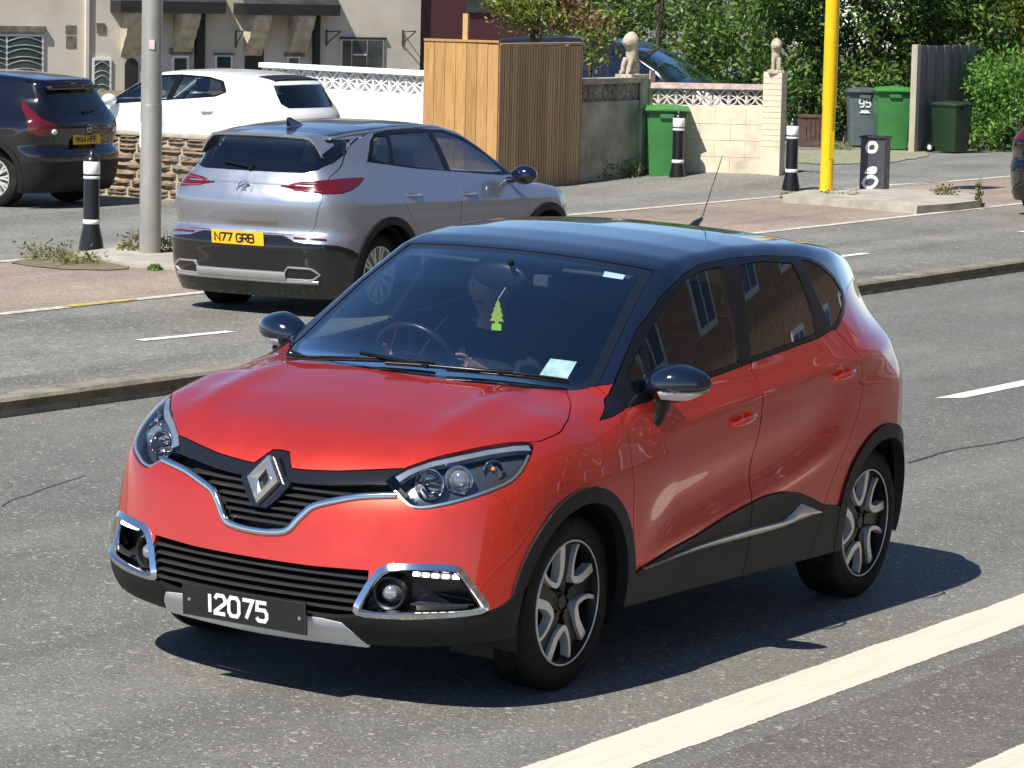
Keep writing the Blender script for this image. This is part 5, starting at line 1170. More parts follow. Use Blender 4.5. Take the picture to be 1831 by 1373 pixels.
M['line_y']=mat('yellow_line_paint',(.60,.45,.12),.75,var=.3,vs=14)
M['grit']=mat('road_grit',(.34,.28,.18),.9,var=.5,vs=40)
M['kerb']=mat('kerb_concrete',(.27,.245,.19),.85,var=.25,vs=5,bump=.6,bs=70,dirt=.6)
M['slab']=mat('paving_concrete',(.42,.39,.33),.85,var=.18,vs=3,bump=.4,bs=60,dirt=.4)
M['soil']=mat('dry_verge_soil',(.20,.15,.10),.95,var=.35,vs=6,bump=1,bs=40,col2=(.10,.10,.04))
M['tar']=mat('tar_joint',(.025,.027,.034),.45,var=.2)
def sheet(name,pts,z,mt,kind='structure',par=None):
    q=MB(); q.add([(p[0],p[1],z if z is not None else p[2]) for p in pts],[tuple(range(len(pts)))]); return tag(q.build(name,mt),kind=kind)
def strip(xs,yf,w,zf,name,mt):
    q=MB(); V=[];
    for x in xs: y=yf(x); V+=[(x,y-w/2,zf(x,y-w/2)),(x,y+w/2,zf(x,y+w/2))]
    q.add(V,[(2*i,2*i+2,2*i+3,2*i+1) for i in range(len(xs)-1)]); return tag(q.build(name,mt),kind='structure')
kx=[20,5,-2.5,-3.9,-14.2,-18.1,-40,-90]; ky=[-4.72,-4.74,-4.78,-4.80,-5.00,-5.12,-5.9,-8.0]
kerb_y=lambda x:float(np.interp(-x,[-v for v in kx],ky))
xs=list(np.linspace(30,-90,61)); q=MB(); V=[]
for x in xs: V+=[(x,kerb_y(x)-.06,0),(x,1.7,0)]
q.add(V,[(2*i,2*i+2,2*i+3,2*i+1)[::-1] for i in range(60)]); tag(q.build('road',M['asphalt']),kind='structure')
sheet('hatched_zone',[(30,1.7),(-90,1.7),(-90,30),(30,30)][::-1],-.0005,M['asphalt_dark'])
zn=lambda x,y:.004
strip(list(np.linspace(-25,-70,10)),lambda x:1.437,.272,zn,'edge_line',M['line'])
for i in range(-6,3):
    x0=-8.15+6.0*i
    if x0<-70: continue
    q=MB(); q.add([(x0,-1.78,.004),(x0-.2,-1.66,.004),(x0-2.0,-1.66,.004),(x0-1.8,-1.78,.004)],[(0,3,2,1)]); tag(q.build('lane_dash',M['line_w']),kind='structure')
# tar joints and cracks in the road
def crack(pts,w,name='tar_joint'):
    P=np.array([list(onz(*p)) for p in pts]); P=resample(np.array(smooth_pts([p for p in P],8)),.12); P[:,1]+=rng.normal(0,.008,len(P)); q=MB(); V=[]
    for i,p in enumerate(P): V+=[(p[0],p[1]-w*(.6+.5*rng.rand()),.002),(p[0],p[1]+w*(.6+.5*rng.rand()),.002)]
    q.add(V,[(2*i,2*i+1,2*i+3,2*i+2) for i in range(len(P)-1)]); tag(q.build(name,M['tar']),kind='structure')
crack([(1560,586),(1640,593),(1750,603),(1860,616)],.010); crack([(1625,828),(1700,806),(1760,796),(1860,778)],.012); crack([(1640,858),(1700,866),(1780,876),(1860,885)],.007)
crack([(0,905),(60,880),(150,850)],.005)
# central kerb: stones with joints
q=MB(); x=14.
while x>-88:
    x1=x-.905; ya,yb=kerb_y(x),kerb_y(x1); j=.011; h=.10+rng.normal(0,.002)
    V=[(x-j,ya-.012,-.02),(x-j,ya-.03,h*.82),(x-j,ya-.05,h),(x-j,ya-.19,h),(x-j,ya-.19,-.9),(x1+j,yb-.012,-.02),(x1+j,yb-.03,h*.82),(x1+j,yb-.05,h),(x1+j,yb-.19,h),(x1+j,yb-.19,-.9)]
    q.add(V,[(0,1,6,5),(1,2,7,6),(2,3,8,7),(3,4,9,8),(0,4,3,2,1),(5,6,7,8,9)]); x=x1
tag(q.build('central_kerb',M['kerb']),kind='structure')
q=MB(); V=[]
for x in xs: V+=[(x,kerb_y(x)-.02,-.03),(x,kerb_y(x)-.6,-.03),(x,kerb_y(x)-.02,.085),(x,kerb_y(x)-.6,.085)]
q.add(V,[(4*i+2,4*i+3,4*i+7,4*i+6) for i in range(60)]+[(4*i,4*i+2,4*i+6,4*i+4) for i in range(60)]); tag(q.build('kerb_bed',M['soil']),kind='structure')
q=MB(); V=[]
for x in xs: V+=[(x,kerb_y(x)-.18,.094),(x,kerb_y(x)-.62,.090),(x,kerb_y(x)-.62,-.9)]
q.add(V,[(3*i,3*i+1,3*i+4,3*i+3) for i in range(60)]+[(3*i+1,3*i+2,3*i+5,3*i+4) for i in range(60)]); tag(q.build('far_road_edge',M['asphalt_far']),kind='structure')
def jitter_line(x0,x1,ya,yb,z,name,mt):
    X=np.arange(x0,x1,-.02); q=MB(); V=[]; w1=np.cumsum(rng.normal(0,.0012,len(X))); w2=np.cumsum(rng.normal(0,.0012,len(X))); sm=lambda w:w-np.convolve(w,np.ones(61)/61,'same')
    w1,w2=sm(w1),sm(w2)
    for i,x in enumerate(X): V+=[(x,ya+w1[i]+rng.normal(0,.0015),z),(x,yb+w2[i]+rng.normal(0,.0015),z)]
    q.add(V,[(2*i,2*i+1,2*i+3,2*i+2)[::-1] for i in range(len(X)-1)]); tag(q.build(name,mt),kind='structure')
jitter_line(6,-25,1.302,1.575,.002,'edge_line',M['line']); jitter_line(4,-1.5,2.425,2.70,.002,'chevron_bar',M['line'])
n=1400; q=MB(); 
for i in range(n):
    x=8-34*rng.rand(); far=rng.rand()<.45; y=kerb_y(x)+.01+abs(rng.normal(0,.10)) if not far else kerb_y(x)+6*rng.rand(); s_=.003+.007*rng.rand()**2; a=rng.rand()*6
    c,s2=math.cos(a)*s_,math.sin(a)*s_; q.add([(x+c,y+s2,.001),(x-s2,y+c,.001),(x-c,y-s2,.001),(x+s2*.7,y-c*.7,.001),(x,y,s_*.9)],[(0,1,4),(1,2,4),(2,3,4),(3,0,4)])
tag(q.build('road_grit',M['grit']),kind='stuff')
# grit gathered along the kerb foot
# far side
lin=lambda P:(lambda x:float(np.interp(-x,[-p[0] for p in P],[p[1] for p in P])))
eL=lin([(30,-12.5),(0,-11.3),(-10.2,-10.89),(-23,-10.32),(-27.5,-10.18),(-90,-8.2)]); gL=lin([(30,-17.),(-14,-13.99),(-23.7,-13.23),(-32.4,-12.83),(-36.3,-12.6),(-90,-10.)])
def zone(name,ya,yb,dz,mt,nx=60,bump=None,ny=1):
    q=MB(); V=[];X=np.linspace(30,-120,nx)
    for x in X:
        for j in range(ny+1):
            y=ya(x)+(yb(x)-ya(x))*j/ny; V.append((x,y,gz(x,y)+dz+(bump(x,y) if bump else 0)))
    m=ny+1; q.add(V,[(i*m+j,i*m+j+1,(i+1)*m+j+1,(i+1)*m+j)[::-1] for i in range(nx-1) for j in range(ny)]); return tag(q.build(name,mt),kind='structure')
LB=[]   # raised spots of the far footway: (x,y,height,radius)
rise=lambda x,y:sum(h*math.exp(-((x-a)**2+(y-b)**2)/r**2) for a,b,h,r in LB)
zone('far_road',lambda x:kerb_y(x)-.60,eL,0,M['asphalt_far'])
zone('red_strip',eL,gL,0,M['red_tarmac'])
X=list(np.linspace(20,-90,50)); fz=lambda d:(lambda x,y:gz(x,y)+d)
strip(X,eL,.13,fz(.006),'far_edge_line',M['line2']); strip(X,gL,.13,fz(.006),'footway_edge_line',M['line2'])
strip(list(np.linspace(-11.0,-11.9,4)),lambda x:eL(x)+.0,.11,fz(.010),'yellow_mark',M['line_y'])
def fdash(a,b,w=.11):
    a=gp(*a,.006); b=gp(*b,.006); d=norm(b-a); n=np.cross(GN,d)*w/2; q=MB(); q.add([a-n,b-n,b+n,a+n],[(0,1,2,3)]); tag(q.build('far_lane_dash',M['line_w']),kind='structure')
fdash((248.5,608.2),(412.8,592)); fdash((1478,461),(1549.6,452.4)); fdash((1824,414.5),(1860,411))
# ================= walls, fences, street furniture =================
def lmat(name,col,**k): return mat(name,col,**k)
M['white_wall']=mat('white_masonry_paint',(.82,.82,.80),.7,var=.05,vs=3,bump=.3,bs=60,dirt=.12)
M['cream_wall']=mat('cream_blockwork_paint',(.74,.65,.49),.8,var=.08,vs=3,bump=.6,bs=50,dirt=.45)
M['cream_block']=mat('pink_white_block_paint',(.74,.66,.62),.75,var=.10,vs=6,dirt=.3)
M['grey_wall']=mat('old_grey_render',(.46,.42,.34),.85,var=.25,vs=2.5,bump=.6,bs=40,dirt=.4)
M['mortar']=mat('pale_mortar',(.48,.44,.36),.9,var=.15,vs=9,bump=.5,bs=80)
M['stone']=mat('brown_split_stone',(.27,.20,.14),.9,var=.45,vs=5,bump=1,bs=22,col2=(.09,.07,.05),scale3=(1,1,3))
def wood(name,c,c2,horiz=False,rough=.7,sc=(14,14,.6)):
    t=NT(name); tc=t.n('ShaderNodeTexCoord'); mp=t.n('ShaderNodeMapping',Vector=tc.outputs['Object'],Scale=sc)
    n=t.n('ShaderNodeTexNoise',Vector=mp.outputs[0],Scale=2.2,Detail=8.,Roughness=.65,Distortion=1.2); oi=t.n('ShaderNodeNewGeometry')
    mx=t.n('ShaderNodeMix',{'data_type':'RGBA'}); mx.inputs[6].default_value=c4(c); mx.inputs[7].default_value=c4(c2); r=t.n('ShaderNodeMapRange',Value=n.outputs[0],From_Min=.35,From_Max=.68); t.l(r.outputs[0],mx.inputs[0])
    k=t.n('ShaderNodeMapRange',Value=oi.outputs['Random Per Island'],To_Min=.78,To_Max=1.15); m2=t.n('ShaderNodeMix',{'data_type':'RGBA','blend_type':'MULTIPLY'}); m2.inputs[0].default_value=1; t.l(mx.outputs[2],m2.inputs[6]); t.l(k.outputs[0],m2.inputs[7])
    b=t.n('ShaderNodeBsdfPrincipled',Roughness=rough); t.l(m2.outputs[2],b.inputs['Base Color']); bp=t.n('ShaderNodeBump',Height=n.outputs[0],Strength=.4,Distance=.01); t.l(bp.outputs[0],b.inputs['Normal']); t.l(b.outputs[0],t.out.inputs[0]); return t.m
M['pine']=wood('treated_pine_boards',(.50,.29,.11),(.34,.17,.055)); M['batten']=wood('brown_battens',(.58,.39,.21),(.36,.22,.11)); M['oldwood']=wood('weathered_grey_boards',(.20,.19,.185),(.10,.095,.095)); M['palewood']=wood('pale_post_wood',(.46,.42,.36),(.33,.28,.22))
def loc(Mx,px,py):
    """pixel on the vertical plane y=0 of a frame -> local (x,z)"""
    o=np.array(Mx.translation); y=np.array(Mx.col[1][:3]); d=ray(px,py); p=CAM+d*((o-CAM)@y)/(d@y); l=Mx.inverted()@Vector(p); return l.x,l.z
def addM(q,name,mt,par,Mx,smooth=None):
    o=q.build(name,mt,par,smooth=smooth)
    if par is None: o.matrix_world=Mx
    return o
def root_at(name,Mx,label,cat,group=None):
    o=empty(name,(0,0,0),0,label,cat,group); o.matrix_world=Mx; return o
def breeze(q,x0,z0,w,h,t=.09,y0=0):
    """one pierced block: frame, cross and four bowed ribs"""
    def bar(p,wd):
        p=np.array(p); n=len(p); T_=norm(np.gradient(p,axis=0)); N=np.stack([-T_[:,1],T_[:,0]],-1)*wd/2; V=[];F=[]
        for i in range(n):
            for s_ in(1,-1):
                c=p[i]+N[i]*s_; V+=[(x0+c[0]*w,y0-t/2,z0+c[1]*h),(x0+c[0]*w,y0+t/2,z0+c[1]*h)]
        for i in range(n-1):
            a=4*i;b=a+4; F+=[(a,b,b+1,a+1),(a+2,a+3,b+3,b+2),(a,a+2,b+2,b),(a+1,b+1,b+3,a+3)]
        q.add(V,F)
    bar([(0,.02),(1,.02)],.06); bar([(0,.98),(1,.98)],.06); bar([(.02,0),(.02,1)],.07); bar([(.98,0),(.98,1)],.07)
    s=np.linspace(0,1,9)
    for g,e in((1,.10),(1,-.10),(-1,.10),(-1,-.10)): bar([(a+e*math.sin(2*math.pi*a)*(1 if a<.5 else -1)*g*0+e*abs(math.sin(2*math.pi*a)),(a if g>0 else 1-a)-g*e*abs(math.sin(2*math.pi*a))) for a in s],.055)
# --- corner layout from the photograph's ground points
Wc=gp(1146,317)                     # inner corner of the garden wall
A1=lean(Wc,180)                     # shaded stretch and slatted fence run along the road
xE,_=loc(A1,1028,324); xC,_=loc(A1,879,330)   # (negative x: towards the camera side)
def wall_shaded():
    r=root_at('shaded_garden_wall',A1,'grey rendered garden wall in shade with a row of pierced blocks, right of the slatted fence','wall')
    z0,z1=loc(A1,1136,178)[1],loc(A1,1136,147)[1]; zt=loc(A1,1136,137)[1]; n=7; L=abs(xE); w=L/n
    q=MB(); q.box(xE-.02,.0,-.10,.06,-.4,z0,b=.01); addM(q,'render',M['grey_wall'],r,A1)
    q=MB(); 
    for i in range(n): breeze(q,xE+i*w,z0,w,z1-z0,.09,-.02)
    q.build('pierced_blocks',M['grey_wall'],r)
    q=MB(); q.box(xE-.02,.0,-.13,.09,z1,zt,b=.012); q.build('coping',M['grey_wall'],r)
def fence():
    r=root_at('timber_fence',A1,'tall timber fence of orange boards on its sunny end and brown battens facing the road','fence')
    zt=loc(A1,879,80)[1]; zt2=loc(A1,1027,82)[1]
    q=MB(); n=33; xs=np.linspace(xC,xE,n+1)
    for i in range(n):
        z=zt+(zt2-zt)*i/n; q.box(xs[i]+.004,xs[i+1]-.016,-.085,-.058,-.3,z+rng.normal(0,.004))
    q.build('batten_panel',M['batten'],r)
    q=MB(); q.box(xC,xE,-.050,-.025,-.3,min(zt,zt2)-.02); q.build('backing_boards',M['batten'],r)
    q=MB(); q.box(xC-.0,xE,-.10,.0,max(zt,zt2)-.01,max(zt,zt2)+.02,b=.004); q.build('capping_rail',M['batten'],r)
    C=np.array((A1@Matrix.Translation((xC,-.08,0))).translation); A2=lean(C,98); xl,_=loc(A2,757,200); z1=loc(A2,758,71)[1]; z2=loc(A2,878,80)[1]
    q=MB(); n=7; xs=np.linspace(xl,-.005,n+1)
    L=A1.inverted()@A2
    for i in range(n): q.box(xs[i]+.003,xs[i+1]-.003,-.02,.0,-.3,z1+(z2-z1)*(i+.5)/n,L)
    q.build('board_panel',M['pine'],r)
    q=MB(); q.box(xl,-.002,-.035,.015,z1-.01,z1+.02,L); 
    q.build('board_cap',M['pine'],r)
    xa,za=loc(A2,832,24); q=MB(); q.box(xa-.035,xa+.035,.005,.06,z1-.9,za,L); q.build('post',M['pine2'],r)
M['pine2']=wood('new_pine_post',(.58,.38,.17),(.46,.27,.10))
def lion(name,Mx,s,label,flip=1):
    """small weathered seated lion, facing along local +x"""
    r=root_at(name,Mx,label,'statue','stone lions on the garden wall')
    rings=[(0,.17,.13,0),(.03,.17,.13,0),(.06,.155,.12,0),(.065,.13,.10,0),(.10,.145,.105,-.01),(.16,.15,.11,-.02),(.22,.125,.10,-.01),(.28,.135,.115,.02),(.34,.13,.115,.03),(.39,.115,.11,.035),(.44,.135,.13,.045),(.49,.155,.145,.055),(.54,.15,.14,.06),(.59,.12,.11,.05),(.63,.06,.055,.04),(.645,.01,.01,.035)]
    V=[];F=[];n=28
    for i,(z,rx,ry,dx) in enumerate(rings):
        for k in range(n):
            a=2*math.pi*k/n; b=1+.05*math.sin(5*a+z*30)+.04*math.sin(3*a+z*17)
            x=rx*.74*math.cos(a)*b+dx; y=ry*.74*math.sin(a)*b
            if .40<z<.60 and math.cos(a)>.75: x+=.055*math.exp(-((z-.47)/.05)**2)          # muzzle
            if .06<z<.24 and math.cos(a)>.5: x+=.04*abs(math.sin(2*a))                      # forelegs
            V.append((x*s,y*s,z*s))
    for i in range(len(rings)-1):
        for k in range(n): F.append((i*n+k,i*n+(k+1)%n,(i+1)*n+(k+1)%n,(i+1)*n+k))
    q=MB(); q.add(V,F)
    for sg in(1,-1):
        q.sphere((.02*s,sg*.058*s,.59*s),.020*s,10,8); q.tube([(.10*s,sg*.055*s,.26*s),(.15*s,sg*.06*s,.15*s),(.16*s,sg*.06*s,.07*s),(.21*s,sg*.06*s,.065*s)],[.04*s,.034*s,.03*s,.026*s],10)
    q.build('figure',M['lionstone'],r,smooth=70)
    q=MB(); q.box(-.19*s,.22*s,-.15*s,.15*s,-.03*s,.035*s,b=.01*s); q.build('plinth',M['lionstone'],r)
M['lionstone']=mat('weathered_cast_stone',(.56,.49,.38),.9,var=.25,vs=9,bump=1,bs=55,dirt=.5)
def wall_lit():
    A3=lean(Wc+np.array([.04,.0,0]),100); xr,zb=loc(A3,1364,297)
    r=root_at('cream_garden_wall',A3,'sunlit cream block wall with pinkish coping over a row of pierced blocks','wall')
    P=np.array((A3@Vector((xr,0,0)))); LB.append((P[0]-.4,P[1]-.2,max(0,zb)-.05,1.5))
    z0,z1,zt=loc(A3,1153,188)[1],loc(A3,1153,157)[1],loc(A3,1153,147)[1]; z0r,z1r,ztr=loc(A3,1362,189)[1],loc(A3,1362,160)[1],loc(A3,1362,151)[1]
    n=7; L=xr; w=L/n
    q=MB(); V=[(0,-.08,-.4),(xr,-.08,-.4),(xr,.08,-.4),(0,.08,-.4),(0,-.08,z0),(xr,-.08,z0r),(xr,.08,z0r),(0,.08,z0)]; q.add(V,[(0,3,2,1),(4,5,6,7),(0,1,5,4),(1,2,6,5),(2,3,7,6),(3,0,4,7)]); q.build('blockwork',M['cream_wall'],r)
    q=MB(); H=z0+.35; row=H/6
    for j in range(1,7):
        z=z0-j*row+.0
        q.tube([(0,-.081,z),(xr,-.081,z+.02)],.0045,4)
        for i in range(int(xr/.45)+1):
            x=i*.45+(.22 if j%2 else 0)
            if .02<x<xr-.02: q.tube([(x,-.081,z),(x,-.081,z+row)],.004,4)
    q.build('block_joints',M['joint'],r)
    q=MB()
    for i in range(n): a=(z0+(z0r-z0)*i/n); b=(z1+(z1r-z1)*i/n); breeze(q,i*w,a,w,b-a,.09,0)
    q.build('pierced_blocks',M['cream_block'],r)
    q=MB(); V=[(0,-.11,z1),(xr,-.11,z1r),(xr,.11,z1r),(0,.11,z1),(0,-.11,zt),(xr,-.11,ztr),(xr,.11,ztr),(0,.11,zt)]; q.add(V,[(0,3,2,1),(4,5,6,7),(0,1,5,4),(1,2,6,5),(2,3,7,6),(3,0,4,7)]); q.build('coping',M['coping_pink'],r)
    # end pier
    Pm=A3@Matrix.Translation((xr,0,0)); xw,_=loc(Pm,1398,290); zt=loc(Pm,1380,128)[1]
    r2=root_at('gate_pier',Pm,'tall cream brick gate pier at the right end of the cream garden wall','pier')
    q=MB(); q.box(.002,xw,-.12,xw-.12,-.4,zt,b=.015); q.build('shaft',M['cream_wall'],r2)
    q=MB(); 
    for j in range(14): q.tube([(0,-.122,zt-.08*j),(xw,-.122,zt-.08*j)],.003,4); q.tube([(xw+.002,-.12,zt-.08*j),(xw+.002,xw-.12,zt-.08*j)],.003,4)
    q.build('brick_joints',M['joint'],r2)
    xc,_=loc(Pm,1384,127); lion('lion_statue',Pm@Matrix.Translation((xw/2,xw/2-.12,zt+.0))@Matrix.Rotation(R(-70),4,'Z'),.95*(loc(Pm,1384,64)[1]-zt)/.645,'weathered cream lion sitting on the tall gate pier at the right end of the wall')
    # corner post with the second lion
    zt=loc(A1,1120,141)[1]; q=MB(); 
    q.box(-.34,-.003,-.14,.12,zt-.03,zt+.03,b=.01); 
    r3=root_at('corner_pier',A1,'grey rendered corner pier where the shaded and sunlit garden walls meet','pier')
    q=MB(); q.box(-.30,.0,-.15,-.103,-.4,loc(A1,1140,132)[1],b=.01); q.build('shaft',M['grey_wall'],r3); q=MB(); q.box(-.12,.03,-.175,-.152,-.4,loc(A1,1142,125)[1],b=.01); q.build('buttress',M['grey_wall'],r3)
    lion('lion_statue',A1@Matrix.Translation((-.33,0,loc(A1,1125,137)[1]))@Matrix.Rotation(R(170),4,'Z')@Matrix.Rotation(R(0),4,'Z'),(loc(A1,1125,58)[1]-zt)/.66,'weathered cream lion sitting on the low wall in front of the dark people carrier')
M['joint']=mat('cream_joint',(.60,.52,.39),.9,var=.2)
M['coping_pink']=mat('flaking_pink_coping',(.62,.48,.46),.8,var=.2,vs=8,dirt=.4,bump=.5,bs=60)
def wall_white():
    r0=ondist(620,150,57.5); r0=np.array([r0[0],r0[1],gz(r0[0],r0[1])]); A=lean(r0,76); x0,_=loc(A,472,130); x1,_=loc(A,790,130)
    r=root_at('white_garden_wall',A,'bright white garden wall with pierced blocks and white coping beyond the white hatchback','wall')
    za,zb,zc=loc(A,620,162)[1],loc(A,620,128)[1],loc(A,620,119)[1]
    q=MB(); q.box(x0,x1,-.1,.1,-.5,za); q.build('render',M['white_wall'],r)
    n=int((x1-x0)/.385); w=(x1-x0)/n; q=MB()
    for i in range(n): breeze(q,x0+i*w,za,w,zb-za,.09)
    q.build('pierced_blocks',M['white_wall'],r); q=MB(); q.box(x0,x1,-.13,.13,zb,zc,b=.01); q.build('coping',M['white_wall'],r)
def wall_stone():
    p=gp(250,352); A=lean(p,84); x0,_=loc(A,150,350); x1,_=loc(A,400,350); zt=loc(A,250,240)[1]
    r=root_at('brown_stone_wall',A,'low wall of brown split stone courses with pale mortar, in front of the white hatchback','wall')
    q=MB(); q.box(x0,x1,-.09,.09,-.3,zt-.01); q.build('mortar',M['mortar'],r)
    q=MB(); z=-.1; rowh=(zt+.1)/8
    for j in range(8):
        x=x0+rng.rand()*.2
        while x<x1:
            L=.28+rng.rand()*.22; a=.012
            bm_=MB(); nx,nz=6,4; V=[];
            for k in range(nz+1):
                for i in range(nx+1):
                    e=min(i,nx-i,k,nz-k); V.append((x+a+(L-2*a)*i/nx,-.09-(.0 if e==0 else .022+.022*rng.rand()+ .012*math.sin(k*2.3+j)),z+.008+(rowh-.016)*k/nz))
            q.add(V,[(k*(nx+1)+i,k*(nx+1)+i+1,(k+1)*(nx+1)+i+1,(k+1)*(nx+1)+i) for k in range(nz) for i in range(nx)]); x+=L
        z+=rowh
    q.build('stones',M['stone'],r); q=MB(); q.box(x0,x1,-.12,.12,zt-.01,zt+.035,b=.012); q.build('coping',M['mortar'],r)
# --- wheelie bins
def wheelie(name,p,head,s,body,lid,label,num=None,group=None):
    Mx=lean(p,head); r=root_at(name,Mx,label,'bin',group)
    def taper(q,x0,x1,y0,y1,z0,z1,k):
        V=[(x0+k,y0+k,z0),(x1-k,y0+k,z0),(x1-k,y1-k,z0),(x0+k,y1-k,z0),(x0,y0,z1),(x1,y0,z1),(x1,y1,z1),(x0,y1,z1)]
        bm=bmesh.new(); vs=[bm.verts.new(v) for v in V]
        for f in ((0,3,2,1),(4,5,6,7),(0,1,5,4),(1,2,6,5),(2,3,7,6),(3,0,4,7)): bm.faces.new([vs[i] for i in f])
        bmesh.ops.bevel(bm,geom=[e for e in bm.edges if abs(e.verts[0].co.z-e.verts[1].co.z)>.3],offset=.035,segments=3,profile=.5,affect='EDGES'); bm.verts.index_update(); q.add([v.co.copy() for v in bm.verts],[tuple(v.index for v in f.verts) for f in bm.faces]); bm.free()
    q=MB(); taper(q,-.33*s,.33*s,-.28*s,.28*s,.03*s,.96*s,.05*s); q.box(-.35*s,.35*s,-.30*s,.30*s,.93*s,.975*s,b=.012*s); q.box(.27*s,.36*s,-.10*s,.10*s,.86*s,.94*s,b=.01); q.build('body',body,r,smooth=40)
    q=MB(); V=[];F=[];n=9
    for i in range(n):
        x=(-.36+.75*i/(n-1))*s; h=(.985+.055*math.sin(math.pi*i/(n-1)))*s; V+=[(x,-.31*s,.965*s),(x,-.29*s,h-.015*s),(x,0,h+.01*s),(x,.29*s,h-.015*s),(x,.31*s,.965*s)]
    for i in range(n-1):
        for k in range(4): F.append((5*i+k,5*i+k+1,5*i+6+k,5*i+5+k)[::-1])
    F+=[(0,1,2,3,4),tuple(5*(n-1)+k for k in (4,3,2,1,0))]
    q.add(V,F); q.tube([(-.37*s,-.24*s,.985*s),(-.43*s,-.24*s,.99*s),(-.43*s,.24*s,.99*s),(-.37*s,.24*s,.985*s)],.016*s,8); q.build('lid',lid,r,smooth=50)
    for sg in(1,-1):
        q=MB(); L=Matrix.Translation((-.30*s,sg*.275*s,.10*s))@Matrix.Rotation(R(90),4,'X'); q.lathe([(0,-.022*s),(.098*s,-.022*s),(.10*s,0),(.098*s,.022*s),(0,.022*s)],20,L); w_=q.build('wheel',M['rubber'],r,smooth=40)
        q=MB(); q.lathe([(0,-.026*s),(.045*s,-.026*s),(.055*s,-.02*s)] if sg>0 else [(.055*s,.02*s),(.045*s,.026*s),(0,.026*s)],16,L); q.build('hub',M['whitelens'],w_,smooth=40)
    if num:
        text_mesh(num,.080*s,.15*s,.035*s,.022*s,frame((.325*s+.004,-.10*s,.70*s),(0,1,0),(0,0,1),(1,0,0)),mat=M['plate_white'],parent=r,name='house_number')
        q=MB(); q.prism([(-.10*s,0),(.10*s,0),(.055*s,.05*s),(-.055*s,.05*s)],.0,.003,frame((.318*s+.006,0,.60*s),(0,1,0),(0,0,1),(1,0,0))); q.build('sticker',M['plate_white'],r)
    return r
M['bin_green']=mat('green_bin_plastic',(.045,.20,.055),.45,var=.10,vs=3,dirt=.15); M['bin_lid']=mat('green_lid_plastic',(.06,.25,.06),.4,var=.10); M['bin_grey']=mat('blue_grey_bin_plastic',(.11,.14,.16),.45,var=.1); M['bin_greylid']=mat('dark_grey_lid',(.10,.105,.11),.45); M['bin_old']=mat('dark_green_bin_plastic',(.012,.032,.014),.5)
# --- bollards
def bollard(p,label):
    Mx=lean(p,0); r=root_at('bollard',Mx,label,'bollard','black bollards with white bands along the footway'); s=.97
    q=MB(); q.lathe([(0,0),(.125,0),(.125,.02),(.115,.10),(.085,.24),(.082,.26),(.080,.93*s),(.06,.97*s),(.035,.985*s),(.02,1.03*s),(0,1.03*s)],28); q.build('post',M['bollard'],r,smooth=50)
    q=MB(); q.lathe([(.082,.265),(.086,.27),(.086,.305),(.082,.31)],28); q.build('reflective_band',M['plate_white'],r,smooth=50)
    q=MB(); q.lathe([(.080,.74*s),(.084,.745*s),(.084,.765*s),(.080,.77*s)],28); q.build('reflective_band',M['plate_white'],r,smooth=50)
    q=MB(); q.lathe([(.081,.79*s),(.084,.795*s),(.084,.915*s),(.080,.92*s)],28); q.build('reflective_band',M['plate_white'],r,smooth=50)
M['bollard']=mat('black_bollard_plastic',(.010,.011,.012),.32,var=.1,dirt=.15)
def posts():
    p=gp(268,453,.02); Mx=lean(p,0); r=root_at('lamp_post',Mx,'thick grey galvanised lamp post beside the silver car','lamp post')
    q=MB(); q.lathe([(0,-.1),(.108,-.1),(.108,1.45),(.106,1.47),(.103,1.49),(.100,6.5),(.06,9),(0,9.02)],32); q.build('column',M['galv'],r,smooth=40)
    q=MB(); q.lathe([(.101,1.46),(.109,1.47),(.101,1.48)],32); q.build('collar',M['galv'],r,smooth=40)
    q=MB(); q.box(.085,.1105,-.028,.028,2.02,2.11,Matrix.Rotation(R(35),4,'Z'),b=.002); q.build('sticker',M['pink_sticker'],r); q=MB(); q.box(.085,.112,-.02,.02,1.05,1.30,Matrix.Rotation(R(-40),4,'Z'),b=.002); q.build('label_strip',M['plate_white'],r)
    q=MB(); q.tube([(0,0,8.9),(.5,0,9.15),(1.2,0,9.2)],.04,10); q.box(1.1,1.7,-.13,.13,9.12,9.24,b=.04); q.build('lantern_arm',M['galv'],r,smooth=50)
    p=gp(1477,351,.02); Mx=lean(p,0)@Matrix.Rotation(R(.9),4,'Y')@Matrix.Rotation(R(-.5),4,'X'); r=root_at('yellow_post',Mx,'bright yellow camera post standing on the small traffic island','post')
    q=MB(); q.lathe([(0,-.1),(.088,-.1),(.088,1.18),(.094,1.20),(.094,4.8),(0,4.82)],32); q.build('column',M['yellow'],r,smooth=40)
    q=MB(); q.box(.06,.0905,-.04,.04,.5,.85,Matrix.Rotation(R(60),4,'Z'),b=.002); q.build('access_door',M['yellow'],r)
    q=MB(); q.box(-.16,.30,-.28,.28,4.82,5.35,b=.02); q.build('camera_box',M['yellow'],r)
M['galv']=mat('galvanised_steel',(.42,.41,.37),.45,.45,var=.15,vs=3,dirt=.2,scale3=(1,1,.3)); M['yellow']=mat('yellow_post_paint',(.90,.58,.01),.35,var=.04,coat=.4); M['pink_sticker']=mat('pink_white_sticker',(.78,.60,.62),.5)
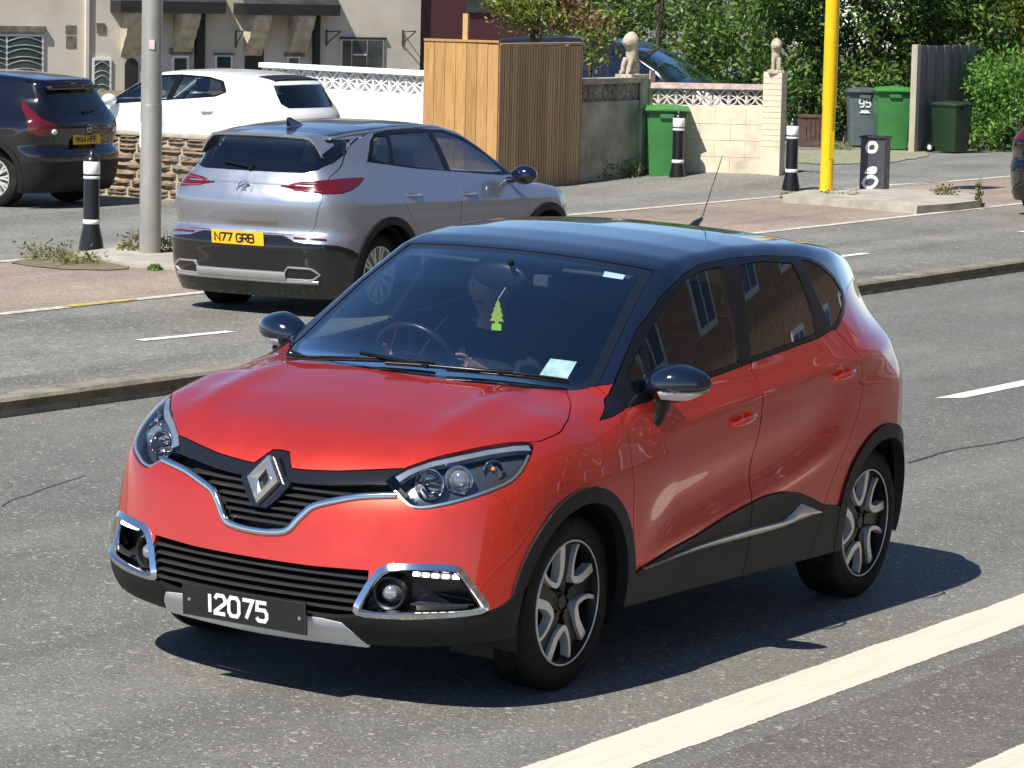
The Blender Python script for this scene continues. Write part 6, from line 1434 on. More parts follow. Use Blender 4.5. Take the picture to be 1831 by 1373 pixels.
def cabinet():
    p=gp(1563,343,.05); Mx=lean(p,8); r=root_at('graffiti_cabinet',Mx,'waist-high dark grey feeder pillar with white spray-paint graffiti, on the traffic island','cabinet')
    q=MB(); q.box(-.13,.13,-.17,.17,-.1,.72,b=.008); q.build('case',M['cab'],r); q=MB(); q.box(-.15,.15,-.19,.19,.72,.75,b=.008); q.build('cap',M['cab_cap'],r)
    def loop(cx,cz,pts,w):
        q=MB(); P=np.array([(cx+a,cz+b,0) for a,b in smooth_pts(pts+[pts[0]],5)]); V,F=sweep_flat(P,w,.002); L=frame((.1315,0,0),(0,1,0),(0,0,1),(1,0,0)); q.add([L@Vector(v) for v in V],F); q.build('graffiti',M['plate_white'],r)
    loop(-.02,.60,[(-.06,0),(-.03,.05),(.04,.06),(.07,.01),(.04,-.05),(-.04,-.05)],.045); loop(0,.27,[(-.07,0),(-.03,.04),(.04,.05),(.02,.0)],.05); loop(-.03,.14,[(-.09,-.02),(-.05,.05),(.04,.07),(.10,.02),(.05,-.06),(-.04,-.08)],.042)
    L=Matrix(((1,0,0,0),(0,0,1,.1715),(0,1,0,0),(0,0,0,1)))
    for cx,cz in((.0,.55),(.02,.28),(-.02,.12)):
        P=np.array([(cx+a,cz+b,0) for a,b in smooth_pts([(-.06,-.03),(.0,.05),(.05,0),(.02,-.05)],5)]); V,F=sweep_flat(P,.03,.002); q=MB(); q.add([L@Vector(v) for v in V],F); q.build('graffiti',M['pale_grey'],r)
M['cab']=mat('dark_grey_cabinet_paint',(.055,.060,.068),.5,var=.15); M['cab_cap']=mat('black_cabinet_cap',(.02,.02,.022),.5); M['pale_grey']=mat('grey_spray',(.30,.31,.33),.6)
def right_side():
    wheelie('wheelie_bin',gp(1190,321),28,1.02,M['bin_green'],M['bin_lid'],'green wheelie bin standing against the sunlit cream wall, behind a bollard')
    wheelie('wheelie_bin',gp(1541,262),30,.98,M['bin_grey'],M['bin_greylid'],'blue-grey wheelie bin with a white painted number 95, in front of the hedge','95')
    p=gp(1593,268); wheelie('wheelie_bin',p,32,1.04,M['bin_green'],M['bin_lid'],'green wheelie bin between the grey bin and the weathered board screen')
    A=lean(gp(1636,272),178); x1,_=loc(A,1738,270); zt=loc(A,1690,82)[1]
    r=root_at('board_screen',A,'tall weathered grey timber screen with a pale end post, right of the green bin','screen')
    q=MB(); n=14; xs=np.linspace(0,x1,n+1)
    for i in range(n): q.box(xs[i]+.003,xs[i+1]-.003,-.02+.01*(i%2),.03+.012*(i%2),-.3,zt+rng.normal(0,.01))
    q.build('boards',M['oldwood'],r); q=MB(); w=abs(x1); q.box(-.14,-.004,-.05,.06,-.3,zt+.03,b=.008); q.build('end_post',M['palewood'],r)
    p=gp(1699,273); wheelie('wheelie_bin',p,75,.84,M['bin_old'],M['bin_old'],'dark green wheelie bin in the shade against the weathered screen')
    p=gp(1453,262); Mx=lean(p,35); r=root_at('planter_box',Mx,'small brown slatted planter box beside the gate pier','planter'); q=MB(); 
    for i in range(6):
        for f in range(4): q.box(.20,.225,-.22+.075*i,-.155+.075*i,0,.50,Matrix.Rotation(R(90*f),4,'Z'),b=.003)
    q.build('slats',M['brown_slat'],r); q=MB(); q.box(-.24,.24,-.24,.24,.50,.54,b=.006); q.build('rim',M['brown_slat'],r)
    # pale board at the far right
    p=gp(1818,256); Mx=lean(p,120); r=root_at('white_board',Mx,'white framed grey board leaning at the foot of the hedge at the right edge','board'); q=MB(); q.box(-.25,.6,-.02,.02,.02,.62,Matrix.Rotation(R(-8),4,'X'),b=.004); q.build('panel',M['bin_grey'],r); q=MB(); q.box(-.29,-.25,-.03,.03,0,.64,Matrix.Rotation(R(-8),4,'X'),b=.004); q.build('frame_edge',M['white_wall'],r)
    # traffic islands
    def island(pts,h,name,label):
        P=[gp(x,y,h) for x,y in pts]; n=len(P); q=MB(); q.add([tuple(v) for v in P]+[(v[0],v[1],v[2]-h-.05) for v in P],[tuple(range(n))[::-1] if False else tuple(range(n))]+[(i,n+i,n+(i+1)%n,(i+1)%n) for i in range(n)]); return tag(q.build(name,M['slab']),kind='structure')
    island([(1400,348),(1440,340),(1600,337),(1700,342),(1757,350),(1754,358),(1700,364),(1640,368),(1570,362),(1480,354)],.10,'traffic_island','')
    island([(130,452),(200,442),(330,446),(350,470),(330,478),(230,472)],.03,'paved_corner','')
M['brown_slat']=mat('brown_planter_wood',(.12,.07,.05),.7,var=.25)
# ================= houses =================
M['render']=mat('stained_beige_render',(.64,.59,.51),.9,var=.10,vs=.8,bump=.4,bs=25,dirt=.28); M['maroon']=mat('maroon_cladding',(.085,.028,.030),.6,var=.12,scale3=(1,1,6)); M['upvc']=mat('white_window_frame',(.78,.79,.80),.35,var=.04)
M['pane']=mat('window_pane',(.055,.075,.075),.06,var=.3,vs=1.5,coat=1); M['net']=mat('net_curtain_pattern',(.30,.35,.34),.8,var=.25,vs=7); M['black_wood']=mat('black_porch_timber',(.020,.020,.021),.6,var=.2); M['peel']=mat('peeling_plaster',(.58,.53,.43),.9,var=.2,vs=4,dirt=.5); M['slate']=mat('slate_roof',(.10,.10,.11),.6,var=.25,vs=3); M['dark_door']=mat('dark_door',(.03,.028,.027),.4); M['iron']=mat('iron_bracket',(.03,.03,.03),.5); M['grey_house']=mat('pale_grey_render',(.50,.50,.50),.9,var=.08)
M['patch']=mat('bare_cement_patch',(.20,.185,.16),.95,var=.3,vs=6,bump=.6,bs=40)
def houses():
    p=ondist(300,200,79.); p[2]=gz(p[0],p[1]); A=lean(p,150); f=lambda a,b:loc(A,a,b)
    # local +y is away from the viewer?  make sure 'out' points to the camera
    out=-1 if (np.array(A.col[1][:3])@(CAM-p))<0 else 1
    r=root_at('rendered_house',A,'long stained beige rendered terrace with black porches, beyond the parked cars','house')
    x0=f(-120,100)[0]; x1=f(751,100)[0]; q=MB(); q.box(min(x0,x1),max(x0,x1),min(0,-8*out),max(0,-8*out),-1.5,6.2); q.build('wall',M['render'],r)
    q=MB(); a,b=min(x0,x1)-.3,max(x0,x1)+.02; y0,y1=.4*out,-8.4*out; q.add([(a,y0,6.1),(b,y0,6.1),(b,(y0+y1)/2,9),(a,(y0+y1)/2,9),(a,y1,6.1),(b,y1,6.1)],[(0,1,2,3),(3,2,5,4),(0,3,4),(1,5,2)]); q.build('roof',M['slate'],r)
    def rc(pa,pb,y0,y1,mt,nm,par=r,b=0):
        (xa,za),(xb,zb)=f(*pa),f(*pb); q=MB(); q.box(min(xa,xb),max(xa,xb),min(y0,y1)*1.0 if out>0 else -max(y0,y1),max(y0,y1) if out>0 else -min(y0,y1),min(za,zb),max(za,zb),b=b); return q.build(nm,mt,par)
    def window(a,b,mull=(),bars=(),mt='pane',name='window',fr=.05,curt=False,ct=None):
        w=rc(a,b,.004,.05,M['upvc'],name); (xa,za),(xb,zb)=f(*a),f(*b); xa,xb=min(xa,xb),max(xa,xb); za,zb=min(za,zb),max(za,zb)
        xs=[xa]+[f(m,100)[0] for m in mull]+[xb]; xs=sorted(xs)
        for i in range(len(xs)-1):
            l=xs[i]+(fr if i==0 else fr*.45); h=xs[i+1]-(fr if i==len(xs)-2 else fr*.45); q=MB(); yy=sorted((.052*out,.058*out)); q.box(l,h,yy[0],yy[1],za+fr,zb-fr); q.build('pane',M[mt],w)
            if curt:
                q=MB(); 
                for k in range(6):
                    t=np.linspace(0,1,9); zz=za+(zb-za)*(.12+.14*k); q.tube([(l+(h-l)*u,.060*out,zz+.10*math.sin(math.pi*u)*(1 if k%2 else .6)) for u in t],.014,5)
                q.build('net_curtain',M['net'],w)
        return w
    window((-60,60),(76,136),(10,),name='window',curt=True)
    rc((-70,45),(80,57),.0,.10,M['patch'],'lintel'); rc((117,45),(136,60),.0,.012,M['patch'],'bare_patch'); rc((118,64),(136,86),.0,.010,M['patch'],'bare_patch')
    window((163,103),(197,190),(),fr=.06,curt=True); rc((172,41),(187,57),.0,.03,M['patch'],'air_vent')
    # arched door
    (xa,zb),(xb,zt)=f(222,200),f(246,104); cx=(xa+xb)/2; w=abs(xb-xa)/2; q=MB(); pts=[(cx-w,zb),(cx+w,zb)]+[(cx+w*math.cos(t),zt-w+w*math.sin(t)) for t in np.linspace(0,math.pi,12)]
    q.prism(pts,.004,.03,frame((0,0,0),(1,0,0),(0,0,1),(0,out,0))); q.build('arched_door',M['dark_door'],r); rc((225,85),(241,94),.0,.02,M['dark_door'],'name_plate')
    window((306,99),(336,135),fr=.06); rc((303,86),(342,97),.0,.06,M['patch'],'lintel')
    window((383,97),(414,125),fr=.05); rc((382,94),(418,99),.0,.05,M['patch'],'lintel')
    rc((438,68),(470,150),.0,.03,M['dark_door'],'front_door'); window((512,100),(535,125),fr=.05); rc((508,93),(543,101),.0,.07,M['patch'],'lintel')
    window((609,70),(683,150),(627,654),fr=.025); rc((607,66),(690,71),.0,.06,M['iron'],'lintel'); rc((630,96),(652,99),.055,.075,M['upvc'],'glazing_bar')
    for a,b in((345,362),(556,567)): rc((a+4,-40),(b-1,190),.0,.14,M['black_wood'],'downpipe')
    rc((152,-40),(156,190),.0,.08,M['render'],'downpipe')
    # porches: deep canopy on two shaped plaster brackets
    for (c0,c1,yt,yb,b0,b1) in((197,384,3,21,(208,256),(296,354)),(417,588,8,25,(424,480),(500,560))):
        (xa,za),(xb,zb)=f(c0,yb),f(c1,yt); D=.60; q=MB(); yy=sorted((0,D*out)); q.box(min(xa,xb),max(xa,xb)-.0,yy[0],yy[1],zb-.13 if False else min(za,zb),max(za,zb)); cp=q.build('porch_canopy',M['black_wood'],r)
        q=MB(); a_,b_=min(xa,xb),max(xa,xb); zt=max(za,zb); q.add([(a_,D*out,zt),(b_,D*out,zt),(b_,0,zt+.55),(a_,0,zt+.55)],[(0,1,2,3),(3,2,1,0)]); q.build('porch_roof',M['slate'],r)
        for (p0,p1) in(b0,b1):
            xm=f((p0+p1)/2,50)[0]; zt2=min(za,zb); q=MB()
            prof=[(0,0),(.56,0),(.55,-.12),(.50,-.16),(.47,-.30),(.36,-.38),(.32,-.52),(.22,-.62),(.15,-.78),(.08,-.84),(0,-1.0)]
            q.prism([(a,b) for a,b in prof],-.22,.22,frame((xm,0,zt2),(0,out,0),(0,0,1),(1,0,0))); q.build('porch_bracket',M['peel'],r)
    for a,b in((583,618),(719,746)):
        (xa,za),(xb,zb)=f(a,82),f(b,55); L=.45; q=MB(); q.tube([(xa,.02*out,za),(xa,.02*out,zb+.02)],.018,6); q.tube([(xa,.02*out,za+.05),(xa+ (xb-xa)*.3,L*out,zb)],.014,6); q.tube([(xa,.02*out,zb-.02),(xa+(xb-xa)*.3,L*out,zb)],.014,6); q.build('iron_bracket',M['iron'],r)
    (xa,za),(xb,zb)=f(421,85),f(440,55); q=MB(); q.tube([(xa,.02*out,za),(xa,.02*out,zb)],.018,6); q.tube([(xa,.02*out,za+.05),(xa,.4*out,zb)],.014,6); q.tube([(xa,.02*out,zb),(xa,.4*out,zb)],.014,6); q.build('iron_bracket',M['iron'],r)
    # maroon house next door
    xa=f(752.5,80)[0]; xb=f(1050,80)[0]; Bm=A@Matrix.Translation((xa,0,0)); r2=root_at('maroon_house',Bm,'dark maroon clad house wall rising behind the timber fence','house'); W=xb-xa
    q=MB(); yy=sorted((-.15*out,-7*out)); q.box(min(0,W),max(0,W),yy[0],yy[1],-1.5,6.5); q.build('wall',M['maroon'],r2)
    q=MB(); q.add([(min(0,W)-.2,.2*out,6.5),(max(0,W)+.2,.2*out,6.5),(max(0,W)+.2,-3.5*out,9),(min(0,W)-.2,-3.5*out,9)],[(0,1,2,3),(3,2,1,0)]); q.build('roof',M['slate'],r2)
    (x2,z2)=loc(Bm,905,8); q=MB(); yy=sorted((-.145*out,-.10*out)); q.box(min(x2,x2-1),max(x2,x2-1),yy[0],yy[1],z2-.2,z2+1); q.build('window',M['pane'],r2)
    p=ondist(1130,100,95.); p[2]=gz(p[0],p[1]); C=lean(p,150); r3=root_at('pale_grey_house',C,'pale grey house wall glimpsed through the tree tops right of the maroon house','house'); q=MB(); x0=loc(C,1045,20)[0]; x1=loc(C,1420,20)[0]; yy=sorted((0,-7*out)); q.box(min(x0,x1),max(x0,x1),yy[0],yy[1],-1.5,6.5); q.build('wall',M['grey_house'],r3); (x2,z2)=loc(C,1085,6); q=MB(); yy=sorted((.003*out,.05*out)); q.box(x2-.8,x2+.5,yy[0],yy[1],z2,z2+1.2); q.build('window',M['pane'],r3)
    q=MB(); q.add([(min(x0,x1),.3*out,6.5),(max(x0,x1),.3*out,6.5),(max(x0,x1),-3.5*out,9),(min(x0,x1),-3.5*out,9)],[(0,1,2,3),(3,2,1,0)]); q.build('roof',M['slate'],r3)
# the terrace on the camera's side of the road, seen as reflections in the red car
M['brick']=mat('red_brown_brick',(.46,.29,.18),.85,var=.2,vs=6,bump=.3,bs=30)
def near_terrace():
    r=empty('brick_terrace',(-40,11.6,0),0,'brown brick terrace with white windows, seen only as reflections in the red car side windows','building')
    q=MB(); q.box(-50,44,0,9,-.2,11.6)
    for gx in(-44,-31,-18,-5,8,21,34): q.prism([(gx-4.2,11.6),(gx+4.2,11.6),(gx,14.4)],-9,0,frame((0,0,0),(1,0,0),(0,0,1),(0,-1,0)))
    q.build('wall',M['brick'],r)
    q=MB(); q.add([(-50.5,-.3,11.5),(44.5,-.3,11.5),(44.5,4.5,14.2),(-50.5,4.5,14.2),(-50.5,9.3,11.5),(44.5,9.3,11.5)],[(0,1,2,3),(3,2,5,4)]); q.build('roof',M['slate'],r)
    for gx in np.arange(-48,42,2.7):
        for z in(.9,3.1,5.3,7.5,9.7):
            q=MB(); q.box(gx,gx+1.0,-.05,-.002,z,z+1.25); w_=q.build('window',M['upvc'],r)
            q=MB(); q.box(gx+.10,gx+.46,-.06,-.052,z+.10,z+1.15); q.box(gx+.54,gx+.90,-.06,-.052,z+.10,z+1.15); q.build('pane',M['pane'],w_)
    sheet('near_footway',[(30,9.5),(-90,9.5),(-90,13.5),(30,13.5)][::-1],.10,M['pavement'])
# ================= plants =================
def leafmat(name,c1,c2,c3=None,tr=.25):
    t=NT(name); g=t.n('ShaderNodeNewGeometry'); tc=t.n('ShaderNodeTexCoord'); n=t.n('ShaderNodeTexNoise',Vector=tc.outputs['Object'],Scale=1.6,Detail=3.)
    mx=t.n('ShaderNodeMix',{'data_type':'RGBA'}); t.l(g.outputs['Random Per Island'],mx.inputs[0]); mx.inputs[6].default_value=c4(c1); mx.inputs[7].default_value=c4(c2)
    col=mx.outputs[2]
    if c3:
        r=t.n('ShaderNodeMapRange',Value=n.outputs[0],From_Min=.52,From_Max=.62); m2=t.n('ShaderNodeMix',{'data_type':'RGBA'}); t.l(r.outputs[0],m2.inputs[0]); t.l(col,m2.inputs[6]); m2.inputs[7].default_value=c4(c3); col=m2.outputs[2]
    b=t.n('ShaderNodeBsdfPrincipled',Roughness=.5); t.l(col,b.inputs['Base Color']); b.inputs['Specular IOR Level'].default_value=.45
    tl=t.n('ShaderNodeBsdfTranslucent'); t.l(col,tl.inputs[0]); ms=t.n('ShaderNodeMixShader',_0=tr); t.l(b.outputs[0],ms.inputs[1]); t.l(tl.outputs[0],ms.inputs[2]); t.l(ms.outputs[0],t.out.inputs[0]); return t.m
M['leaf_dark']=leafmat('dark_conifer_leaf',(.014,.050,.014),(.17,.28,.05)); M['leaf_mid']=leafmat('green_hedge_leaf',(.06,.17,.030),(.16,.32,.05)); M['leaf_gold']=leafmat('golden_conifer_leaf',(.22,.27,.02),(.40,.40,.03),(.12,.20,.03)); M['leaf_var']=leafmat('variegated_shrub_leaf',(.22,.24,.04),(.10,.16,.03),(.24,.10,.06)); M['leaf_weed']=leafmat('weed_leaf',(.09,.15,.04),(.20,.20,.07)); M['bark']=mat('bark',(.10,.07,.045),.9,var=.3,bump=1,bs=30)
M['leaf_dry']=leafmat('dry_weed_leaf',(.26,.22,.10),(.12,.15,.05))
def leaves(name,mt,par,blobs,n,size,asp=.45,droop=0.,clump=.25,nc=160):
    """leaf-sized faces gathered in sprays over the skin of the blobs"""
    C=np.array([b[0] for b in blobs],float); Rr=np.array([b[1] for b in blobs],float); vol=Rr.prod(1)**(2/3); pr=vol/vol.sum()
    k=rng.choice(len(blobs),nc,p=pr); u=norm(rng.normal(size=(nc,3))); rad=.62+.40*rng.rand(nc)**.6; cc=C[k]+u*Rr[k]*rad[:,None]
    j=rng.randint(0,nc,n); out=norm(u[j]+np.array([0,0,.25])); P=cc[j]+rng.normal(size=(n,3))*clump*(.5+rng.rand(n,1)*.7)
    d=norm(out*.6+rng.normal(size=(n,3))*.75+np.array([0,0,-droop])); s=norm(np.cross(d,rng.normal(size=(n,3)))); L=size*(.6+.8*rng.rand(n,1))
    V=np.stack([P-d*L*.5,P+s*L*asp*.5,P+d*L*.5,P-s*L*asp*.5],1).reshape(-1,3); F=np.arange(4*n).reshape(n,4)
    return mk(name,V,F,mt,par,False)
def tree(name,p,blobs,n,size,mt,label,cat='tree',group=None,trunk=.12,nc=200,clump=.22,asp=.45,head=0):
    Mx=lean(p,head); r=root_at(name,Mx,label,cat,group); top=max(b[0][2] for b in blobs)
    q=MB(); q.tube([(0,0,-.2),(.03,.02,top*.4),(0,-.03,top*.75),(0,0,top)],[trunk,trunk*.75,trunk*.45,trunk*.15],9)
    for b in blobs[:7]:
        c=Vector(b[0]); z=max(.3,c.z*.55); q.tube([(0,0,z),(c.x*.5,c.y*.5,(z+c.z)/2+.1),tuple(c)],[trunk*.45,trunk*.3,trunk*.12],6)
    q.build('trunk',M['bark'],r,smooth=60); leaves('crown',mt,r,blobs,n,size,asp,0,clump,nc); return r
def blobset(w,h,d,n,z0=.3,taper=.5):
    o=[]
    for i in range(n):
        z=z0+(h-z0)*(i+.5)/n; k=1-(taper*(i/n)); a=rng.rand()*6.28; o.append(((math.cos(a)*w*.22*k,math.sin(a)*d*.22*k,z),(w*.42*k*(.8+.4*rng.rand()),d*.42*k*(.8+.4*rng.rand()),h/n*.95)))
    return o
def plants():
    G='conifers of the tall dark hedge'
    for px,py,D,h,w,lab in((1100,280,73,5.6,3.2,'dark green conifer rising behind the dark people carrier'),(1235,280,72,5.8,3.4,'dark green conifer behind the middle of the cream wall'),(1345,280,66,5.4,2.6,'dark green conifer behind the gate pier and its lion'),
        (1440,280,62,5.4,2.3,'dark green conifer just left of the yellow post'),(1555,280,62.5,5.2,2.4,'dark green conifer behind the blue-grey bin'),(1660,280,63,5.0,2.6,'dark green conifer behind the weathered board screen'),(1790,280,69,6.2,4.2,'broad dark conifer far behind the golden conifer at the right edge')):
        p=ondist(px,py,D); p[2]=gz(p[0],p[1]); bl=blobset(w,h,w,9,.2,.25); tree('conifer',p,bl,17000,.12,M['leaf_dark'],lab,'tree',G,nc=300,clump=.14,asp=.38)
    p=ondist(1750,280,65); p[2]=gz(p[0],p[1]); tree('golden_conifer',p,blobset(4.2,5.6,3.0,8,1.6,.2),26000,.15,M['leaf_gold'],'golden yellow conifer at the top right corner, above the clipped green bush',nc=420,clump=.2,asp=.4)
    p=ondist(1800,262,60.5); p[2]=gz(p[0],p[1]); tree('green_bush',p,[((0,0,.9),(1.1,1.0,.7)),((.3,.3,.5),(1.0,1.0,.5)),((-.5,0,.6),(.7,.7,.5)),((0,.2,1.25),(.9,.8,.45))],12000,.085,M['leaf_mid'],'rounded bright green bush at the right edge, right of the board screen','bush',nc=260,clump=.12,trunk=.06)
    p=ondist(950,300,52.5); p[2]=gz(p[0],p[1]); tree('variegated_shrub',p,[((0,0,2.55),(.72,.7,.34)),((.35,.3,2.75),(.5,.5,.35)),((-.35,-.2,2.7),(.5,.5,.35)),((.1,0,3.05),(.4,.4,.28)),((.6,.6,2.45),(.4,.4,.25)),((-.6,-.5,2.45),(.35,.35,.22)),((.0,.1,2.3),(.75,.7,.25))],11000,.085,M['leaf_var'],'yellow-green and reddish shrub spilling over the top of the timber fence','bush',nc=260,clump=.11,trunk=.05)
    p=ondist(1052,300,50.6); p[2]=gz(p[0],p[1]); tree('climbing_shrub',p,[((0,0,2.0),(.32,.3,.26)),((.0,.1,1.75),(.22,.2,.2)),((-.1,0,2.25),(.3,.25,.2))],900,.085,M['leaf_var'],'small thin reddish green climber between the timber fence and the stone lion','bush',nc=40,clump=.10,trunk=.025)
    p=ondist(1180,150,57); p[2]=gz(p[0],p[1]); tree('overhanging_shrub',p,[((-.4,-.2,3.05),(.9,.8,.25)),((.5,.4,2.98),(.7,.6,.22)),((0,0,3.3),(.6,.6,.3))],4500,.09,M['leaf_mid'],'light green shrub hanging over the roof of the dark people carrier','bush',nc=110,clump=.13,trunk=.05)
    # weeds
    def weed(px,py,w,h,n,mt,label,dz=0,D=None):
        p=gp(px,py,dz); Mx=lean(p,0); r=root_at('weed_clump',Mx,label,'weed','weeds growing from the footway and verge')
        q=MB()
        for i in range(6):
            a=rng.rand()*6.28; l=h*(.6+.5*rng.rand()); q.tube([(rng.normal()*w*.3,rng.normal()*w*.3,-.02),(math.cos(a)*w*.3,math.sin(a)*w*.3,l*.6),(math.cos(a)*w*.4,math.sin(a)*w*.4,l)],[.006,.004,.002],4)
        q.build('stems',mt,r); leaves('foliage',mt,r,[((0,0,h*.35),(w*.5,w*.5,h*.35)),((w*.25,w*.1,h*.2),(w*.4,w*.4,h*.2))],n,.05,.4,0,w*.12,30)
    for a in ((85,462,.5,.16,350,M['leaf_dry'],'dry yellow-green weeds left of the left-hand bollard',0),(140,470,.5,.10,300,M['leaf_dry'],'flat dry weeds in front of the left-hand bollard',0),(235,450,.3,.28,300,M['leaf_dry'],'tall dry weed between the left-hand bollard and the lamp post',.0),(300,455,.22,.25,160,M['leaf_weed'],'green weed at the right foot of the lamp post',0),(278,483,.13,.07,220,M['leaf_mid'],'small bright green tuft on the red strip below the lamp post',0),
        (1060,322,.7,.45,900,M['leaf_weed'],'grey-green weeds along the foot of the shaded wall near the fence',0),(1110,320,.6,.40,700,M['leaf_weed'],'grey-green weeds at the foot of the shaded wall near the dark corner pier',0),(1500,358,.5,.08,260,M['leaf_dry'],'low dry weeds at the foot of the yellow post',.02),(1410,352,.25,.06,120,M['leaf_dry'],'tiny weeds at the left tip of the traffic island',.02),(1750,365,.10,.42,110,M['leaf_weed'],'single tall weed at the right tip of the traffic island',.05),(1690,348,.35,.14,160,M['leaf_dry'],'low weeds on the right half of the traffic island',.1),(1760,262,.9,.22,600,M['leaf_weed'],'pale green plants at the foot of the bright green bush',.0),(1500,268,.5,.12,260,M['leaf_weed'],'thin weeds by the grey bin and the planter',0)): weed(*a)
    def patch(pts,dz,name,mt):
        P=np.array([gp(x,y,dz) for x,y in pts]); P=resample(np.array(smooth_pts(list(P)+[P[0]],10)),.12); c=P.mean(0); w=np.cumsum(rng.normal(0,.03,len(P))); w=w-np.linspace(w[0],w[-1],len(w)); d=P-c; P=c+d*(1+(w+rng.normal(0,.025,len(P)))/np.linalg.norm(d,axis=1))[:,None]; P[:,2]=[gz(a,b)+dz for a,b in P[:,:2]]
        q=MB(); q.add([tuple(v) for v in P]+[tuple(c)],[(i,(i+1)%len(P),len(P)) for i in range(len(P))]); tag(q.build(name,mt),kind='structure')
    patch([(20,470),(90,457),(190,462),(240,470),(190,483),(100,480)],.008,'verge_soil',M['soil']); patch([(1425,268),(1625,268),(1650,277),(1570,290),(1430,290)],.012,'gravel_patch',M['gravel']); return
    q=MB(); q.add([tuple(gp(x,y,.008)) for x,y in ((20,470),(90,455),(190,462),(240,470),(190,485),(100,482))],[(0,1,2,3,4,5)]); tag(q.build('verge_soil',M['soil']),kind='structure')
    q=MB(); q.add([tuple(gp(x,y,.012)) for x,y in ((1425,268),(1625,268),(1650,277),(1570,290),(1430,290))],[(0,1,2,3,4)]); tag(q.build('gravel_patch',M['gravel']),kind='structure')
M['gravel']=mat('pale_gravel',(.30,.29,.22),.95,var=.4,vs=14,bump=1,bs=60,col2=(.12,.14,.06))
# ================= driver and loose things in the red car =================
M['skin']=mat('skin',(.50,.28,.20),.5,var=.08); M['black_cloth']=mat('black_jumper',(.012,.012,.014),.9,bump=.5,bs=300); M['hair']=mat('dark_hair',(.02,.015,.012),.6); M['lime']=mat('lime_card',(.55,.66,.06),.6,var=.1); M['limeb']=mat('bright_lime_tag',(.45,.95,.02),.5)
def skinned(name,V,E,Rd,mt,par,lv=2,rootv=0):
    me=bpy.data.meshes.new(name); me.from_pydata(V,E,[]); o=bpy.data.objects.new(name,me); COL.objects.link(o); o.parent=par
    sk=o.modifiers.new('skin','SKIN'); sk.use_smooth_shade=True
    for i,v in enumerate(me.skin_vertices[0].data): v.radius=Rd[i] if hasattr(Rd[i],'__len__') else (Rd[i],Rd[i]); v.use_root=(i==rootv)
    ss=o.modifiers.new('sub','SUBSURF'); ss.levels=lv; ss.render_levels=lv; me.materials.append(mt); return o
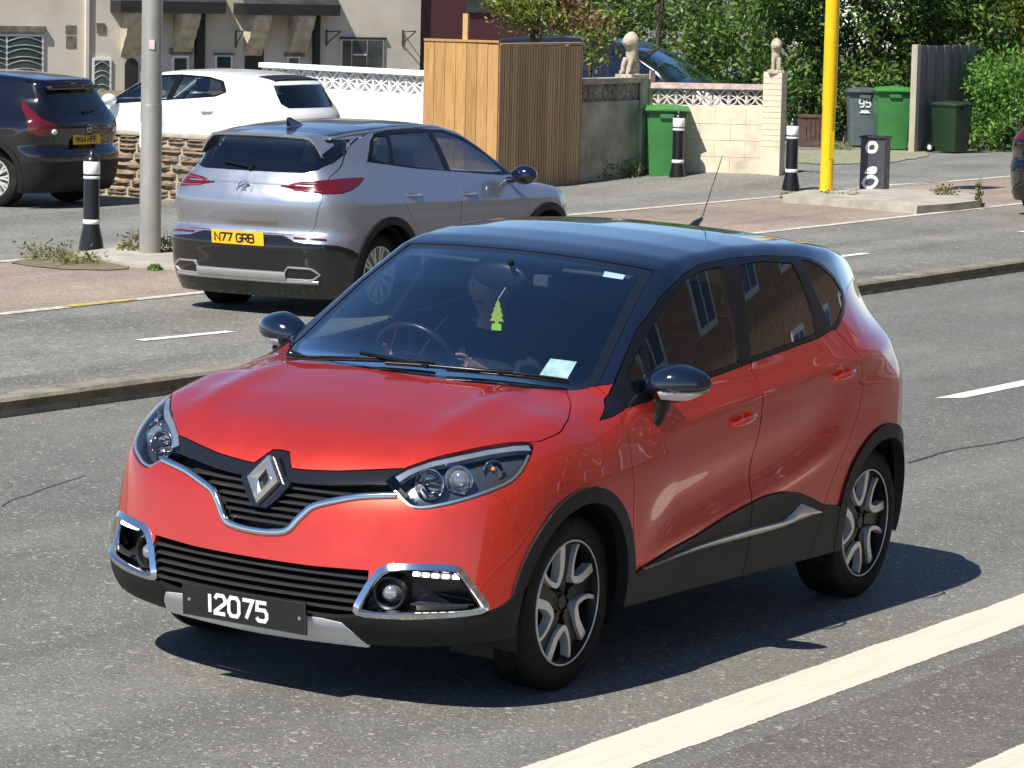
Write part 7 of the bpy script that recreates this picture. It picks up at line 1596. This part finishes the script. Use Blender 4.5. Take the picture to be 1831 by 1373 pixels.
def driver():
    y=-.37
    r=empty('person',(0,y,0),0,'driver in black clothing behind the steering wheel of the red car','person')
    V=[];E=[];Rd=[]
    def add(p,rd,par=None):
        V.append(p); Rd.append(rd)
        if par is not None: E.append((par,len(V)-1))
        return len(V)-1
    pel=add((.00,0,.68),(.15,.13)); ab=add((-.05,0,.82),(.14,.12),pel); ch=add((-.09,0,1.0),(.16,.12),ab); nb=add((-.08,0,1.13),(.07,.07),ch); nk=add((-.055,0,1.19),(.055,.055),nb); hd=add((-.02,0,1.265),(.075,.085),nk); ht=add((-.025,0,1.335),(.078,.09),hd); add((-.03,0,1.38),(.045,.05),ht)
    for s in(1,-1):
        hip=add((.05,s*.10,.66),(.10,.10),pel); kn=add((.42,s*.14,.68),(.075,.075),hip); ft=add((.62,s*.13,.40),(.05,.05),kn); add((.74,s*.13,.37),(.035,.045),ft)
        sh=add((-.08,s*.19,1.07),(.065,.065),ch); el=add((.10,s*.27,.86),(.048,.048),sh); 
        tgt=(.47,s*.185,1.02); wr=add((.36,s*.215,.985),(.030,.030),el); pm=add((.425,s*.200,1.01),(.028,.038),wr)
        for k in range(4):
            a=(k-1.5)*.018; f1=add((tgt[0]+.000,tgt[1]+.0*s+a*.3,tgt[2]+.015+a),.0095,pm); f2=add((tgt[0]+.035,tgt[1]-.012*s,tgt[2]+.018+a),.009,f1); add((tgt[0]+.045,tgt[1]-.02*s,tgt[2]-.005+a),.008,f2)
        t1=add((tgt[0]-.025,tgt[1]-.028*s,tgt[2]-.0),.010,pm); add((tgt[0]+.005,tgt[1]-.038*s,tgt[2]+.01),.009,t1)
    add((.062,0,1.268),(.014,.012),hd)   # nose
    b=skinned('body',V,E,Rd,M['skin'],r)
    # face: eyes, mouth, ears, hair
    for s in(1,-1):
        q=MB(); q.sphere((.052,s*.030,1.300),.012,12,8); q.build('eye',M['plate_white'],r,smooth=180); q=MB(); q.sphere((.062,s*.030,1.300),.006,10,6); q.build('pupil',M['hair'],r,smooth=180); q=MB(); q.sphere((-.02,s*.085,1.285),1,10,8,(.022,.010,.032)); q.build('ear',M['skin'],r,smooth=180)
    q=MB(); q.tube([(.052,-.022,1.232),(.060,0,1.230),(.052,.022,1.232)],.005,6); q.build('mouth',M['redlens'],r)
    q=MB(); q.sphere((-.035,0,1.345),1,20,12,(.092,.090,.075)); q.build('hair',M['hair'],r,smooth=180)
    # clothing over torso and arms
    V=[];E=[];Rd=[]
    pel=add((.00,0,.66),(.165,.145)); ab=add((-.05,0,.82),(.155,.135),pel); ch=add((-.09,0,1.0),(.175,.135),ab); add((-.08,0,1.12),(.085,.08),ch)
    for s in(1,-1):
        hip=add((.05,s*.10,.66),(.11,.11),pel); kn=add((.42,s*.14,.68),(.085,.085),hip); add((.60,s*.13,.43),(.06,.06),kn)
        sh=add((-.08,s*.19,1.07),(.08,.08),ch); el=add((.10,s*.27,.86),(.060,.060),sh); add((.33,s*.222,.972),(.040,.040),el)
    skinned('black_clothes',V,E,Rd,M['black_cloth'],r)
    # air freshener hanging from the inner mirror
    p=ony(889,562,-.06); k=empty('air_freshener',tuple(p),0,'yellow-green tree-shaped air freshener hanging under the inner mirror of the red car','air freshener')
    s=.060; prof=[(0,1),(.18,.62),(.12,.60),(.30,.28),(.20,.28),(.40,-.10),(.28,-.12),(.46,-.45),(.12,-.45),(.12,-.62)]; pts=prof+[(-a,b) for a,b in prof[::-1] if a>0]
    Mx=Matrix.Rotation(R(25),4,'Z')@frame((0,0,0),(0,1,0),(0,0,1),(1,0,0)); q=MB()
    pts=[(a*s,b*s) for a,b in pts]; q.prism(pts,-.001,.001,Mx); q.build('card',M['lime'],k)
    q=MB(); q.prism([(-.30*s,-.62*s),(.30*s,-.62*s),(.34*s,-1.05*s),(-.34*s,-1.05*s)],-.0015,.0015,Mx); q.build('tag',M['limeb'],k)
    q=MB(); q.tube([(0,0,s),(.40-p[0],-.03-p[1],1.37-p[2])],.0012,4); q.build('string',M['plate_white'],k)
# ================= assemble =================
build_red(); make_suv(); make_juke(); make_hatch(); make_van(); make_edge_car()
driver()
wall_shaded(); fence(); wall_lit(); wall_white(); wall_stone(); posts(); cabinet()
bollard(gp(163,447),'black bollard with white bands at the left, beside the lamp post'); bollard(gp(1211,325),'black bollard with white bands standing in front of the green bin and cream wall'); bollard(gp(1414,343),'black bollard with white bands in front of the gate pier, left of the yellow post')
zone('far_footway',gL,lambda x:gL(x)-22,0,M['pavement'],90,rise,44)
zone('far_gardens',lambda x:gL(x)-22,lambda x:-200.,0,M['soil'],30)
right_side(); houses(); near_terrace(); plants()
